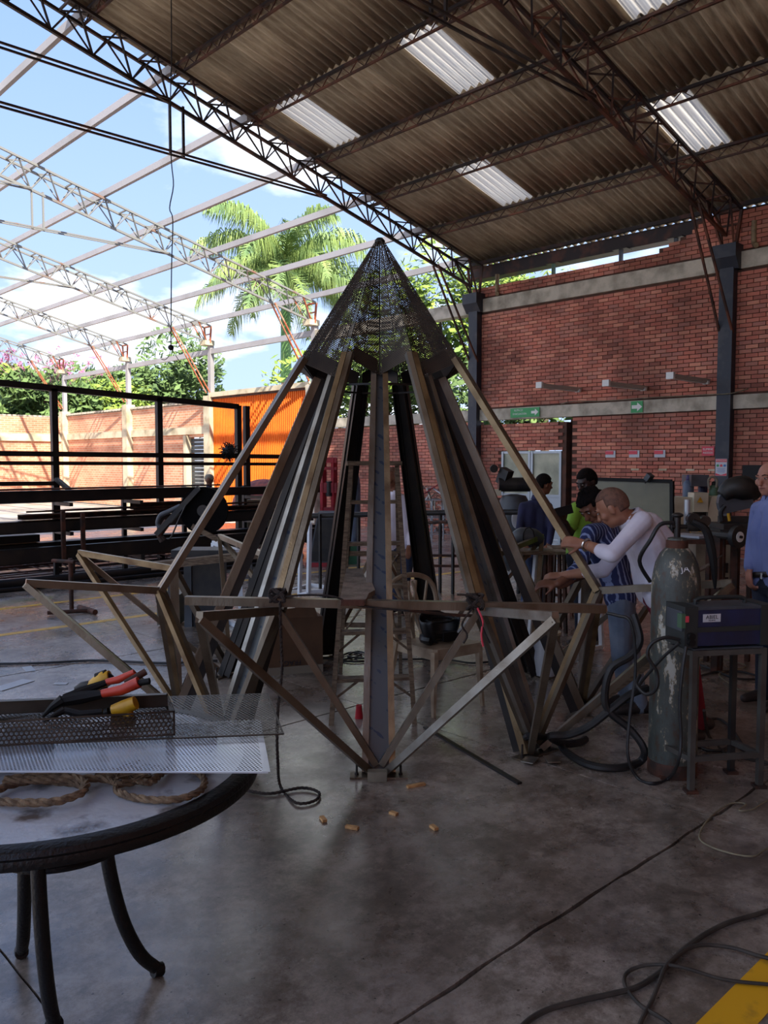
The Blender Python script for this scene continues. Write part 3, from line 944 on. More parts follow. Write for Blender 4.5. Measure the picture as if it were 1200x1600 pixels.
def truss(y, mats, x1=14.0, ridge=1.1, fine=True, label=None):
    t = thing('roof_truss', label, None, (7, y, zr(7) - 0.7), kind='structure')
    ridge = max(ridge, 1.1)
    zt = lambda x: zr(x) - 0.24
    zb = lambda x: zr(x) - 0.70
    m1, m2 = mats[:2]
    cs = 0.045
    for s in (-1, 1):
        obj('top_chord', MB().bar((x1 - 0.1, y + s * 0.2, zt(x1 - 0.1)), (ridge, y + s * 0.2, zt(ridge)), cs), m1, t)
    obj('bottom_chord', MB().bar((x1 - 0.25, y, zb(x1 - 0.25)), (ridge, y, zb(ridge)), 0.05), m2, t)
    # the half truss beyond the ridge, cut short along with the roof
    obj('far_half', MB().bar((ridge, y, zb(ridge)), (-3.0, y, zb(ridge) - 1.0), 0.05).bar((ridge, y - 0.2, zt(ridge)), (-3.0, y - 0.2, zt(ridge) - 1.0), cs).bar((ridge, y + 0.2, zt(ridge)), (-3.0, y + 0.2, zt(ridge) - 1.0), cs), m1, t)
    n = int((x1 - ridge) / 0.30)
    for s in (-1, 1):
        b = MB()
        for k in range(n):
            xa, xb = x1 - 0.2 - k * 0.30, x1 - 0.2 - (k + 1) * 0.30
            pa = (xa, y + s * 0.2, zt(xa)) if k % 2 else (xa, y, zb(xa))
            pb = (xb, y, zb(xb)) if k % 2 else (xb, y + s * 0.2, zt(xb))
            b.bar(pa, pb, 0.02 if k % 2 else 0.026)
        obj('side_lacing', b, m1 if s < 0 else m2, t)
    b = MB()
    for k in range(n // 2):
        xa, xb = x1 - 0.3 - k * 0.60, x1 - 0.3 - (k + 0.5) * 0.60
        b.bar((xa, y - 0.2, zt(xa)), (xb, y + 0.2, zt(xb)), 0.022)
        if k % 2 == 0: b.bar((xb, y + 0.2, zt(xb)), (xb, y - 0.2, zt(xb)), 0.03)
    obj('top_lacing', b, m2, t)
    # end block and knee braces
    b = MB()
    for s in (-1, 1):
        b.bar((x1 - 0.1, y + s * 0.2, zt(x1 - 0.1)), (x1 - 0.1, y + s * 0.12, 5.26), 0.045)
        b.bar((x1 - 0.55, y + s * 0.2, zt(x1 - 0.55)), (x1 - 0.15, y + s * 0.1, 5.28), 0.03)
    b.bar((x1 - 0.1, y - 0.2, zt(x1 - 0.1)), (x1 - 0.1, y + 0.2, zt(x1 - 0.1)), 0.045)
    b.bar((x1 - 0.1, y - 0.16, 5.6), (x1 - 0.1, y + 0.16, 5.6), 0.03)
    obj('end_post', b, mats[2] if len(mats) > 2 else m2, t)
    for s in (-1, 1):
        obj('knee_brace', MB().bar((x1 - 1.35, y + s * 0.07, zb(x1 - 1.35)), (x1 - 0.12, y + s * 0.11, 3.8), 0.034), mats[2] if len(mats) > 2 else m2, t)
    # double tie rods and hangers
    for zz, xe in ((6.42, 9.7), (7.2, 6.6)):
        for s in (-1, 1):
            obj('tie_rod', MB().bar((xe, y + s * 0.07, zz + 0.02), (-3.0, y + s * 0.07, zz + 0.02), 0.028), m1, t)
    for xx in (6.62, 6.85):
        obj('hanger', MB().bar((xx, y, 7.2), (xx, y, 6.42), 0.035), m1, t)
    return t


labs = ['dark rusty lattice truss under the middle of the roof', 'dark lattice truss along the open edge of the roof',
        'grey lattice truss with rust red end, nearest of the open bays', 'grey lattice truss ending on the pier beside the orange cladding',
        'slim grey lattice truss, second from the yard corner', 'slim grey lattice truss in the yard corner']
for k, y in enumerate(COLY):
    if k == 0: ms = (M['truss_dark'], M['truss_rust'])
    elif k == 1: ms = (M['truss_dark'], M['truss_dark'], M['truss_rust'])
    else: ms = (M['truss_grey'], M['truss_grey'], M['truss_end'])
    truss(y, ms, label=labs[k])
for i, x in enumerate([13.75, 12.3, 10.9, 9.5, 8.1, 6.7, 5.3, 3.9]):
    b = MB(); b.bar((x, 11.85, zr(x) - 0.13), (x, 34.2, zr(x) - 0.13), 0.075, 0.13)
    obj('open_purlin', b, M['beam_grey'], kind='structure')
obj('eaves_beam', MB().bar((14, 17.5, 5.08), (14, 34.1, 5.08), 0.1, 0.15), M['beam_grey'], kind='structure')

# window-door in the right wall
t = thing('window_1', 'aluminium framed glazed door with dusty panes', None, (XW + 0.05, 10.4, 0), kind='structure')
b = MB()
for y in (9.65, 10.35, 10.42, 11.12): b.box((XW + 0.03, y, 0.93), (0.06, 0.05, 1.86))
for z in (0.03, 0.95, 1.84): b.box((XW + 0.035, 10.385, z), (0.05, 1.47, 0.05))
obj('window_frame', b, M['alu'], t)
for (y, z) in ((10.0, 1.4), (10.77, 1.4), (10.0, 0.5), (10.77, 0.5)):
    obj('window_pane', MB().box((XW + 0.04, y, z), (0.012, 0.68, 0.86)), M['glass_dusty'] if z > 1 else M['alu'], t)

# lamps standing off the wall
for i, (y, z) in enumerate(((9.2, 3.06), (7.8, 3.0), (6.62, 3.04))):
    nm = ['fluorescent batten on the brick wall above the wide green sign', 'fluorescent batten on the brick wall above the small green arrow sign',
          'fluorescent batten on the brick wall right beside the blue column'][i]
    t = thing('wall_lamp', nm, 'lamp', (13.98, y, z), 'fluorescent battens on the brick wall')
    obj('housing', MB().prism([(12.68, y - 0.05, z + 0.03), (12.68, y + 0.05, z + 0.03), (12.68, y + 0.03, z - 0.03), (12.68, y - 0.03, z - 0.03)], (1.31, 0, 0)), M['lamp_white'], t)
    obj('end_cap', MB().box((12.66, y, z), (0.06, 0.13, 0.11)), M['white'], t)
    obj('end_cap', MB().box((13.92, y, z - 0.03), (0.06, 0.1, 0.06)), M['white'], t)
    obj('tube', MB().cyl((12.7, y, z - 0.045), (13.9, y, z - 0.045), 0.013), M['white'], t)


# ------------------------------------------------------------------ signs on the wall (facing -x)
def sign(name, label, y, z, w, h, m, x=XW - 0.075, cat='sign', group=None):
    t = thing(name, label, cat, (x, y, z - h / 2), group)
    obj('board', MB().box((x, y, z), (0.012, w, h)), m, t)
    return t


def arrow(t, y, z, s, x):
    """white arrow pointing to -y (right as seen)"""
    p = [(0.5, 0.16), (-0.05, 0.16), (-0.05, 0.4), (-0.55, 0), (-0.05, -0.4), (-0.05, -0.16), (0.5, -0.16)]
    obj('arrow', MB().prism([(x - 0.006, y + a * s, z + c * s) for a, c in p], (-0.003, 0, 0)), M['white'], t)


XD, UD = (0, -1, 0), (0, 0, 1)
t = sign('exit_sign', 'wide green evacuation route sign with text and arrow on the lower beam', 10.48, 2.66, 0.74, 0.19, M['green_sign'])
text_obj('lettering', 'RUTA DE', 0.055, (XW - 0.083, 10.64, 2.71), XD, UD, M['white'], t)
text_obj('lettering', 'EVACUACION', 0.055, (XW - 0.083, 10.61, 2.635), XD, UD, M['white'], t)
arrow(t, 10.23, 2.66, 0.17, XW - 0.076)
t = sign('exit_sign', 'small square green sign with a white arrow on the lower beam', 7.93, 2.655, 0.24, 0.21, M['green_sign'])
arrow(t, 7.93, 2.655, 0.2, XW - 0.076)
sg = [(954, 'pink and white label plate on the brick wall, leftmost of three', 'PULIDORAS'), (991, 'pink and white label plate on the brick wall, middle of three', 'TALADROS'),
      (1031, 'pink and white label plate on the brick wall, rightmost of three', 'SOLDADORES')]
for px, lab, tx in sg:
    u = (px - 600) / FPX; yy = XW * (HV.y + RV.y * u) / (HV.x + RV.x * u)
    t = sign('label_plate', lab, yy, 1.79, 0.21, 0.13, M['label_white'], group='label plates on the brick wall')
    t.location.x = XW - 0.02
    obj('red_band', MB().box((XW - 0.031, yy + 0.02, 1.815), (0.008, 0.17, 0.065)), M['red_sign'], t)
t = sign('warning_sign', 'red sign with white text on the brick wall beside the blue column', 6.58, 1.83, 0.22, 0.16, M['red_sign'], x=XW - 0.03)
text_obj('lettering', 'ELIMINE', 0.05, (XW - 0.038, 6.58, 1.86), XD, UD, M['white'], t)
text_obj('lettering', 'RIESGOS', 0.045, (XW - 0.038, 6.58, 1.80), XD, UD, M['white'], t)
xp = XW - 0.18
t = sign('safety_poster', 'white and red safety poster on the blue column', 6.27, 1.55, 0.2, 0.29, M['label_white'], x=xp, cat='poster')
obj('header', MB().box((xp - 0.008, 6.27, 1.665), (0.004, 0.19, 0.05)), M['red_sign'], t)
obj('footer', MB().prism([(xp - 0.008, 6.365, 1.41), (xp - 0.008, 6.175, 1.41), (xp - 0.008, 6.175, 1.45), (xp - 0.008, 6.27, 1.42), (xp - 0.008, 6.365, 1.45)], (-0.003, 0, 0)), M['red_sign'], t)
text_obj('lettering', 'ATENCION', 0.036, (xp - 0.012, 6.27, 1.665), XD, UD, M['white'], t)
for k, mm in enumerate(('green_sign', 'red_sign', 'sign_blue')):
    obj('pictogram', MB().cyl((xp - 0.007, 6.33 - k * 0.06, 1.58), (xp - 0.011, 6.33 - k * 0.06, 1.58), 0.022), M[mm], t)
for k in range(4):
    obj('print_line', MB().box((xp - 0.008, 6.27, 1.53 - k * 0.02), (0.003, 0.14 - 0.02 * (k % 2), 0.006)), M['sign_blue'], t)
for k, px in enumerate((992, 1035, 1078, 1113)):
    u = (px - 600) / FPX; yy = XW * (HV.y + RV.y * u) / (HV.x + RV.x * u)
    o = obj('name_tag', MB().box((XW - 0.008, yy, 1.5), (0.006, 0.16, 0.035)), M['concrete_light'],
            label='faint pale name tag on a brick, %s' % ['first from the left', 'second from the left', 'third from the left', 'nearest the blue column'][k], cat='tag', group='faint name tags on the brick wall')
# cable clipped along the beam
obj('wall_cable', MB().tube([(XW - 0.07, 9.6, 2.79), (XW - 0.075, 9.3, 2.83), (XW - 0.075, 8.6, 2.80), (XW - 0.075, 7.6, 2.81), (XW - 0.09, 6.55, 2.80), (XW - 0.19, 6.42, 2.79), (XW - 0.19, 6.12, 2.79), (XW - 0.06, 5.9, 2.86)], 0.009, 6, 4), M['cable_pale'],
    smooth=True, label='thin pale cable clipped along the lower concrete beam', cat='cable')

# ------------------------------------------------------------------ the star-shaped steel spire frame
CL, CD = -0.028, 5.613


def S(az, r, z):
    a = math.radians(az)
    return L(CL + r * math.sin(a), CD - r * math.cos(a), z)


def perf_mesh(poly, pitch, hole=0.33, border=True):
    """flat perforated plate cut from a 3D planar polygon: every hole is a real opening"""
    poly = [Vector(p) for p in poly]
    o = poly[0]; ex = (poly[1] - poly[0]).normalized()
    nrm = None
    for k in range(2, len(poly)):
        c = ex.cross(poly[k] - o)
        if c.length > 1e-5: nrm = c.normalized(); break
    ey = nrm.cross(ex)
    p2 = [((p - o).dot(ex), (p - o).dot(ey)) for p in poly]
    area = sum(p2[i][0] * p2[(i + 1) % len(p2)][1] - p2[(i + 1) % len(p2)][0] * p2[i][1] for i in range(len(p2)))
    sg = 1 if area > 0 else -1
    xs = [a for a, b in p2]; ys = [b for a, b in p2]
    i = np.arange(int((max(xs) - min(xs)) / pitch) + 3); j = np.arange(int((max(ys) - min(ys)) / (pitch * 0.866)) + 3)
    I, J = np.meshgrid(i, j)
    cx = min(xs) + (I + 0.5 * (J % 2)) * pitch; cy = min(ys) + J * pitch * 0.866
    cx = cx.ravel(); cy = cy.ravel(); ok = np.ones(len(cx), bool)
    for k in range(len(p2)):
        x0, y0 = p2[k]; x1, y1 = p2[(k + 1) % len(p2)]
        ln = math.hypot(x1 - x0, y1 - y0)
        dist = ((x1 - x0) * (cy - y0) - (y1 - y0) * (cx - x0)) / ln * sg
        ok &= dist > pitch * 0.52
    cx = cx[ok]; cy = cy[ok]; n = len(cx)
    a = np.radians(30 + 60 * np.arange(6))
    ox = cx[:, None] + pitch * 0.5774 * np.cos(a); oy = cy[:, None] + pitch * 0.5774 * np.sin(a)
    hx = cx[:, None] + pitch * hole * np.cos(a); hy = cy[:, None] + pitch * hole * np.sin(a)
    X = np.concatenate([ox, hx], 1).ravel(); Y = np.concatenate([oy, hy], 1).ravel()
    ov = np.array(o); vs = ov[None] + X[:, None] * np.array(ex)[None] + Y[:, None] * np.array(ey)[None]
    base = (np.arange(n) * 12)[:, None, None]
    q = np.array([[k, (k + 1) % 6, 6 + (k + 1) % 6, 6 + k] for k in range(6)])[None]
    fs = (base + q).reshape(-1, 4)
    mb = MB(); mb.v = [tuple(v) for v in vs.tolist()]; mb.f = [tuple(f) for f in fs.tolist()]
    if border:
        m = len(poly)
        for k in range(m):
            p0, p1 = poly[k], poly[(k + 1) % m]
            e = (p1 - p0).normalized(); inn = nrm.cross(e) * sg
            w = pitch * 0.45
            mb.add([p0, p1, p1 + inn * w, p0 + inn * w], [(0, 1, 2, 3)])
    return mb


star = thing('spire_frame', 'tall nine-pointed welded steel spire frame with a perforated metal cone on top', 'sculpture', L(CL, CD, 0))
ZV, RVL, ZRD, RRD = 2.20, 0.425, 2.307, 0.56       # valley and ridge ends under the cone
RF, RK, ZK, RT, ZT = 1.363, 1.50, 0.885, 2.236, 0.985
sm = [M['steel_raw'], M['steel_gold'], M['steel_bright']]
for k in range(9):
    az = 40 * k
    F0 = S(az, RF, 0.02)
    V0 = S(az, RVL, ZV)
    tang = S(az + 90, 1, 0) - S(az - 90, 1, 0); tang.z = 0; tang.normalize()
    rad = (S(az, 1, 0) - S(az, 0, 0)); rad.z = 0; rad.normalize()
    nor = (V0 - F0).cross(tang).normalized()
    # rib: two tubes with a filmed web between
    for s in (-1, 1):
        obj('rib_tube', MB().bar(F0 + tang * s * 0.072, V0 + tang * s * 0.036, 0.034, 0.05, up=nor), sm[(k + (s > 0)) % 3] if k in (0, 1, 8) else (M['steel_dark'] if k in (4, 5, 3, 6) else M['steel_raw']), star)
    w = MB()
    ir = rad * -0.012
    w.add([F0 + tang * 0.056 + ir, F0 - tang * 0.056 + ir, V0 - tang * 0.021 + ir, V0 + tang * 0.021 + ir,
           F0 + tang * 0.056 + ir * 1.4, F0 - tang * 0.056 + ir * 1.4, V0 - tang * 0.021 + ir * 1.4, V0 + tang * 0.021 + ir * 1.4],
          [(0, 1, 2, 3), (7, 6, 5, 4), (0, 4, 5, 1), (1, 5, 6, 2), (2, 6, 7, 3), (3, 7, 4, 0)])
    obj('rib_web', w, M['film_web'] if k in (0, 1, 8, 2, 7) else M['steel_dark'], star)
    for s in (-1, 1):
        # stiffening flanges folded inwards along the rib
        obj('rib_flange', MB().bar(F0 + tang * s * 0.08 - rad * 0.05, V0 + tang * s * 0.04 - rad * 0.035, 0.006, 0.07, up=nor), M['steel_dark'], star)
    # foot plate with two bolts
    t = obj('foot_plate', MB().box(S(az, RF + 0.01, 0.006), (0.09, 0.3, 0.01), R=Matrix((rad, tang, Vector((0, 0, 1)))).transposed()), M['steel_raw'], star)
    for s in (-1, 1):
        c = S(az, RF + 0.01, 0) + tang * s * 0.115
        obj('anchor_bolt', MB().cyl(c + V(0, 0, 0.01), c + V(0, 0, 0.085), 0.006, n=8).cyl(c + V(0, 0, 0.01), c + V(0, 0, 0.02), 0.012, n=6), M['steel_dark'], t)
for k in range(9):
    az = 40 * k + 20
    Rd = S(az, RRD, ZRD); K = S(az, RK, ZK); T = S(az, RT, ZT)
    tang = S(az + 90, 1, 0) - S(az - 90, 1, 0); tang.z = 0; tang.normalize()
    front = k in (0, 8)
    for s in (-1, 1):
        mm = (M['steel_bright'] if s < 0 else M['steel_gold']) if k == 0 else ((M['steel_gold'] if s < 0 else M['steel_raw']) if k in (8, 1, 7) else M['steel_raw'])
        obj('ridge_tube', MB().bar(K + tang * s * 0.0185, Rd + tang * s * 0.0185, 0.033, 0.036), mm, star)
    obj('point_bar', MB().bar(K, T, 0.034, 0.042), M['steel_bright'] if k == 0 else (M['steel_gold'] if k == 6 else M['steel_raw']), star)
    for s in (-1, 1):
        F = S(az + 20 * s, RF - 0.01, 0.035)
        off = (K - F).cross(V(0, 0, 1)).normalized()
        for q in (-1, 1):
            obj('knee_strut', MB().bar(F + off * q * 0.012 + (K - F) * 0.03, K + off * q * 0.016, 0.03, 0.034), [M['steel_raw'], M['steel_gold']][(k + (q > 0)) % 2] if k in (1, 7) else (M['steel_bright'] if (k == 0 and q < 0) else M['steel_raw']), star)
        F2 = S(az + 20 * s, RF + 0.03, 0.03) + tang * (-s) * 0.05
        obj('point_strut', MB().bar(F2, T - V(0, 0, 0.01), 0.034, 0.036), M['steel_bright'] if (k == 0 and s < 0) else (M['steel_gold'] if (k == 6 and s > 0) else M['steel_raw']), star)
# perforated cone: two folded plates for every point
APZ = 3.12
for k in range(9):
    az = 40 * k + 20
    for s in (-1, 1):
        rt = S(az, 0.03, APZ); vt = S(az + 20 * s, 0.022, APZ - 0.005)
        rb = S(az, RRD + 0.035, ZRD - 0.02); vb = S(az + 20 * s, RVL + 0.02, ZV - 0.015)
        poly = [vb, rb, rt, vt] if s > 0 else [rb, vb, vt, rt]
        # make the last corner coplanar
        nn = (poly[1] - poly[0]).cross(poly[2] - poly[0]).normalized()
        poly[3] = poly[3] - nn * (poly[3] - poly[0]).dot(nn)
        obj('perforated_panel', perf_mesh(poly, 0.0125, 0.31), M['perf_cone'], star)
    # bright seam along ridge, bolted brackets at the cone mouth
    tang = S(az + 90, 1, 0) - S(az - 90, 1, 0); tang.z = 0; tang.normalize()
    for s in (-1, 1):
        c = S(az + 9 * s, RRD * 0.84, (ZRD + ZV) / 2 + 0.025)
        rr = S(az, RRD, ZRD) - S(az + 20 * s, RVL, ZV)
        up = (S(az, 0.03, APZ) - S(az, RRD, ZRD)).normalized()
        e = rr.normalized(); n3 = e.cross(up).normalized(); u3 = n3.cross(e)
        obj('mouth_plate', MB().box(c, (rr.length * 0.75, 0.10, 0.005), R=Matrix((e, u3, n3)).transposed()), M['steel_dark'], star)
for k in range(9):
    obj('inner_ring_bar', MB().bar(S(40 * k, 0.38, 2.14), S(40 * k + 40, 0.38, 2.14), 0.012), M['steel_dark'], star)
obj('tip_cap', MB().lathe([(0.034, 0), (0.036, 0.012), (0.02, 0.03), (0.004, 0.034)], S(0, 0, APZ - 0.012), 9), M['steel_dark'], star)
# packing block under the front foot
o = obj('packing_block', MB().box(L(-0.035, 4.185, 0.027), (0.10, 0.05, 0.052), rz=AZ - PI / 2), M['cream_dark'], label='small pale block in front of the nearest foot of the spire frame', cat='block')

# long bar tied across the front
bl0, bl1 = P(290, 938, 4.10), P(946, 951, 4.12)
tt = thing('cross_bar', 'long steel bar tied with ropes across the front of the spire frame', 'bar', (bl0 + bl1) / 2)
obj('square_tube', MB().bar(bl0, bl1, 0.045, 0.042), M['steel_raw'], tt)
obj('end_cap', MB().bar(bl0 - (bl1 - bl0).normalized() * 0.003, bl0, 0.043, 0.04), M['steel_dark'], tt)
b0 = P(455, 949, 4.17); b1 = P(800, 962, 4.2)
o = obj('round_bar', MB().tube([P(560, 945, 4.2), P(650, 955, 4.2), P(745, 962, 4.2), P(900, 955, 4.2)], 0.008, 8, 4), M['rust'], smooth=True, label='thin rusty rod slung just below the tied cross bar', cat='bar')

# rope lashings
def rope_tube(pts, r, strands=3, k=8, twist=26.0, closed=False):
    """laid rope: three strands twisted round the path"""
    pts = catmull([Vector(p) for p in pts], k, closed)
    dense = [pts[0]]; step = r * 0.9
    for p in pts[1:]:
        d = (p - dense[-1]).length
        m = max(1, int(d / step)); q0 = dense[-1]
        for j in range(m): dense.append(q0 + (p - q0) * ((j + 1) / m))
    mb = MB(); a = None; fr = []; acc = 0
    for i, p in enumerate(dense):
        t = (dense[min(i + 1, len(dense) - 1)] - dense[max(i - 1, 0)]).normalized()
        a = t.orthogonal().normalized() if a is None else (a - t * a.dot(t)).normalized()
        if i: acc += (p - dense[i - 1]).length
        fr.append((p, a.copy(), t.cross(a), acc))
    for s in range(strands):
        path = []
        for p, a, b, d in fr:
            th = 2 * PI * s / strands + d / (r * 5.2) * 2 * PI / 1.6
            path.append(p + (a * math.cos(th) + b * math.sin(th)) * r * 0.5)
        mb.tube(path, r * 0.56, 5)
    return mb


def lashing(cx, cy, d, lab, tails):
    t = thing('rope_lashing', lab, 'rope', P(cx, cy, d))
    q = random.Random(int(cx))
    pts = []
    for i in range(46):
        a = i * 1.15
        pts.append(P(cx, cy, d) + RV * (0.045 * math.cos(a * 0.45 + i) * 0.9) + HV * (0.045 * math.cos(a)) + V(0, 0, 0.038 * math.sin(a)))
    obj('knot', MB().tube(pts, 0.0065, 6, 4), M['rope_dark'], t, smooth=True)
    for tl in tails:
        obj('loose_end', MB().tube(tl, 0.0055, 6, 6), M['rope_dark'] if len(tl) % 2 else M['red_sign'] if tl is tails[1] else M['rope_dark'], t, smooth=True)


lashing(434, 932, 4.12, 'brown rope lashing left of the plank on the cross bar',
        [[P(434, 935, 4.1), P(470, 930, 4.07), P(520, 932, 4.06), P(560, 946, 4.07), P(640, 955, 4.08)]])
lashing(742, 940, 4.10, 'tangled dark rope lashing with red strands right of the chair',
        [[P(742, 950, 4.06), P(750, 968, 4.05), P(756, 985, 4.05), P(764, 1002, 4.05), P(766, 1004, 4.05)],
         [P(746, 950, 4.06), P(754, 970, 4.05), P(752, 992, 4.05), P(755, 1010, 4.05)],
         [P(742, 935, 4.07), P(730, 930, 4.06), P(714, 929, 4.06)],
         [P(738, 950, 4.07), P(722, 975, 4.05), P(730, 992, 4.05), P(724, 1005, 4.05)]])
# hanging rope from the left lashing to the floor
pts = [P(438, 940, 4.06), P(439, 1000, 4.05), P(441, 1040, 4.02), P(438, 1075, 3.99), P(434, 1110, 3.97), P(433, 1150, 3.96)]
pts += [P(434, 1190, 3.96), GD(438, 1228, 0.012), GD(462, 1254, 0.012), GD(492, 1251, 0.012), GD(498, 1238, 0.012), GD(470, 1231, 0.014), GD(420, 1240, 0.012), GD(375, 1232, 0.012), GD(345, 1222, 0.012)]
obj('hanging_rope', rope_tube(pts, 0.008), M['rope_dark'], smooth=True, label='dark rope hanging from the cross bar and looping on the floor beside the table', cat='rope')

# plank resting on the cross bar
pa, pb = P(531, 943, 4.06), P(571, 943, 4.06)
pc, pd = P(566, 889, 5.25), P(541, 889, 5.25)
zz = pa.z
poly = [pa, pb, P(573, 938, 4.1), P(576, 926, 4.25), P(586, 918, 4.36), P(582, 905, 4.6), P(570, 900, 4.85), pc, pd]
poly = [V(p.x, p.y, zz - 0.005) for p in poly]
tt = thing('plank', 'rough weathered plank with a chipped edge lying on the cross bar', 'plank', (poly[0] + poly[1]) / 2)
obj('board', MB().prism(poly, (0, 0, 0.026)), M['wood_board'], tt)
obj('splintered_end', MB().box((poly[0] + poly[1]) / 2 + V(0, 0, 0.01) - HV * 0.004, (0.115, 0.012, 0.03), rz=AZ - PI / 2), M['rust'], tt)

# ------------------------------------------------------------------ stepladder inside the frame
lad = thing('stepladder', 'old wooden stepladder standing behind the front rib', 'ladder', GD(585, 1139))
lb, rb_ = P(517, 1139, 5.09), P(648, 1134, 5.12)
lt, rt_ = P(549, 724, 5.62), P(620, 724, 5.66)
for a, c in ((lb, lt), (rb_, rt_)): obj('stile', MB().bar(a, c, 0.03, 0.055, up=HV), M['wood'], lad)
for z in (0.28, 0.56, 0.84, 1.11, 1.38):
    f = z / lt.z
    a = lb.lerp(lt, f); c = rb_.lerp(rt_, f)
    obj('step', MB().bar(a + HV * 0.02, c + HV * 0.02, 0.085, 0.022), M['wood'], lad)
    if z < 1: obj('step_brace', MB().bar(a.lerp(c, 0.3) + V(0, 0, -0.01), a + V(0, 0, -0.12), 0.014), M['wood'], lad); obj('step_brace', MB().bar(c.lerp(a, 0.3) + V(0, 0, -0.01), c + V(0, 0, -0.12), 0.014), M['wood'], lad)
obj('top_board', MB().bar(lt + V(0, 0, 0.0) - RV * 0.03, rt_ + RV * 0.03, 0.12, 0.03), M['wood'], lad)
l2, r2 = GD(532, 1050), GD(626, 1052)
obj('rear_leg', MB().bar(l2, lt + HV * 0.06, 0.028, 0.04, up=HV), M['wood'], lad); obj('rear_leg', MB().bar(r2, rt_ + HV * 0.06, 0.028, 0.04, up=HV), M['wood'], lad)
for f in (0.25, 0.6): obj('rear_rail', MB().bar(l2.lerp(lt + HV * 0.06, f), r2.lerp(rt_ + HV * 0.06, f), 0.02, 0.035), M['wood'], lad)
obj('stay', MB().bar(l2.lerp(lt, 0.2), r2.lerp(rt_, 0.6), 0.012), M['wood'], lad)

# ------------------------------------------------------------------ plastic chair with a welding helmet
ch = thing('plastic_chair', 'grimy white plastic chair inside the spire frame', 'chair', GD(680, 1105))
fl, fr_ = GD(648, 1124), GD(722, 1106)
bl, br = GD(632, 1104) + HV * 0.02, GD(706, 1090)
w1 = (fr_ - fl).normalized(); d1 = (bl - fl); d1.normalize()
cc = (fl + fr_) / 2 + HV * 0.22
sx = w1; sy = V(-sx.y, sx.x, 0)
def CH(x, y, z): return cc + sx * x + sy * y + V(0, 0, z)
obj('seat', MB().prism([CH(-.21, -.2, .415), CH(-.19, -.225, .415), CH(.19, -.225, .415), CH(.21, -.2, .415), CH(.19, .2, .40), CH(-.19, .2, .40)], (0, 0, 0.022)), M['plastic_white'], ch)
b = MB()
for a, c in ((CH(-.2, -.215, .395), CH(.2, -.215, .395)), (CH(-.205, -.21, .395), CH(-.19, .2, .385)), (CH(.205, -.21, .395), CH(.19, .2, .385))): b.bar(a, c, 0.016, 0.055)
obj('seat_rim', b, M['plastic_white'], ch)
for x, y in ((-.195, -.2), (.195, -.2)):
    obj('leg', MB().tube([CH(x, y, .42), CH(x * 1.05, y * 1.03, .2), CH(x * 1.12, y * 1.1, 0)], [0.030, 0.024, 0.017], 6), M['plastic_white'], ch)
for x in (-.19, .19):
    obj('leg', MB().tube([CH(x, .2, .42), CH(x * 1.05, .25, .2), CH(x * 1.1, .29, 0)], [0.030, 0.024, 0.017], 6), M['plastic_white'], ch)
obj('back_frame', MB().tube([CH(-.19, .2, .40), CH(-.205, .235, .55), CH(-.21, .26, .70), CH(-.17, .285, .80), CH(-.07, .30, .845), CH(.07, .30, .845), CH(.17, .285, .80), CH(.21, .26, .70), CH(.205, .235, .55), CH(.19, .2, .40)], 0.019, 8, 5), M['plastic_white'], ch, smooth=True)
for x0, x1, x2 in ((-.04, -.07, -.155), (-.04, -.05, -.015), (.04, .05, .015), (.04, .07, .155), (-.04, -.02, .05), (.04, .02, -.05)):
    obj('back_slat', MB().tube([CH(x0, .205, .42), CH(x1, .235, .56), CH((x1 + x2) / 2, .26, .70), CH(x2, .29, .81)], [0.016, 0.013, 0.012, 0.011], 6, 4), M['plastic_white'], ch, smooth=True)
hp = CH(-.02, -.05, .437)
he = thing('welding_helmet', 'black welding helmet lying upturned on the plastic chair', 'helmet', hp)
vs = []; fs = []; nu, nv = 22, 10
for j in range(nv + 1):
    ph = PI / 2 * (0.12 + 0.88 * j / nv)
    for i in range(nu + 1):
        th = -PI * 0.72 + 1.44 * PI * i / nu
        r = 0.14 * math.sin(ph) ** 0.7
        lift = 0.06 * (j / nv) * (math.cos(th) ** 2)
        vs.append(hp + sx * r * math.sin(th) * 1.05 + sy * r * math.cos(th) * 0.8 + V(0, 0, 0.002 + 0.15 * (1 - math.cos(ph)) + lift * 0.9 * (1 if j > 3 else 0.3)))
for j in range(nv):
    for i in range(nu):
        a = j * (nu + 1) + i; fs.append((a, a + 1, a + nu + 2, a + nu + 1))
m_ = MB(); m_.add(vs, fs); ho = obj('shell', m_, M['glass_helmet'], he, smooth=True)
sd = ho.modifiers.new('thick', 'SOLIDIFY'); sd.thickness = 0.006
obj('chin_guard', MB().tube([hp + sx * 0.12 * math.sin(t) + sy * 0.10 * math.cos(t) + V(0, 0, 0.03) for t in [i * 0.4 for i in range(-5, 6)]], 0.03, 8), M['glass_helmet'], he, smooth=True)
obj('visor', MB().box(hp - sy * 0.10 + V(0, 0, 0.055), (0.11, 0.012, 0.06), rz=math.atan2(sx.y, sx.x)), M['tool_black'], he)
obj('headband', MB().tube([hp + sx * 0.1 * math.sin(t) + sy * 0.08 * math.cos(t) + V(0, 0, 0.15) for t in [i * 0.5 for i in range(13)]], 0.008, 6), M['tool_black'], he)

# red cup
cp = GD(561, 1122)
obj('cup', MB().lathe([(0.026, 0), (0.0265, 0.002), (0.019, 0.082), (0.0195, 0.085), (0.017, 0.085), (0.015, 0.08)], cp, 16), M['red_cup'], smooth=True, label='small red cup upside down on the floor behind the front foot', cat='cup')

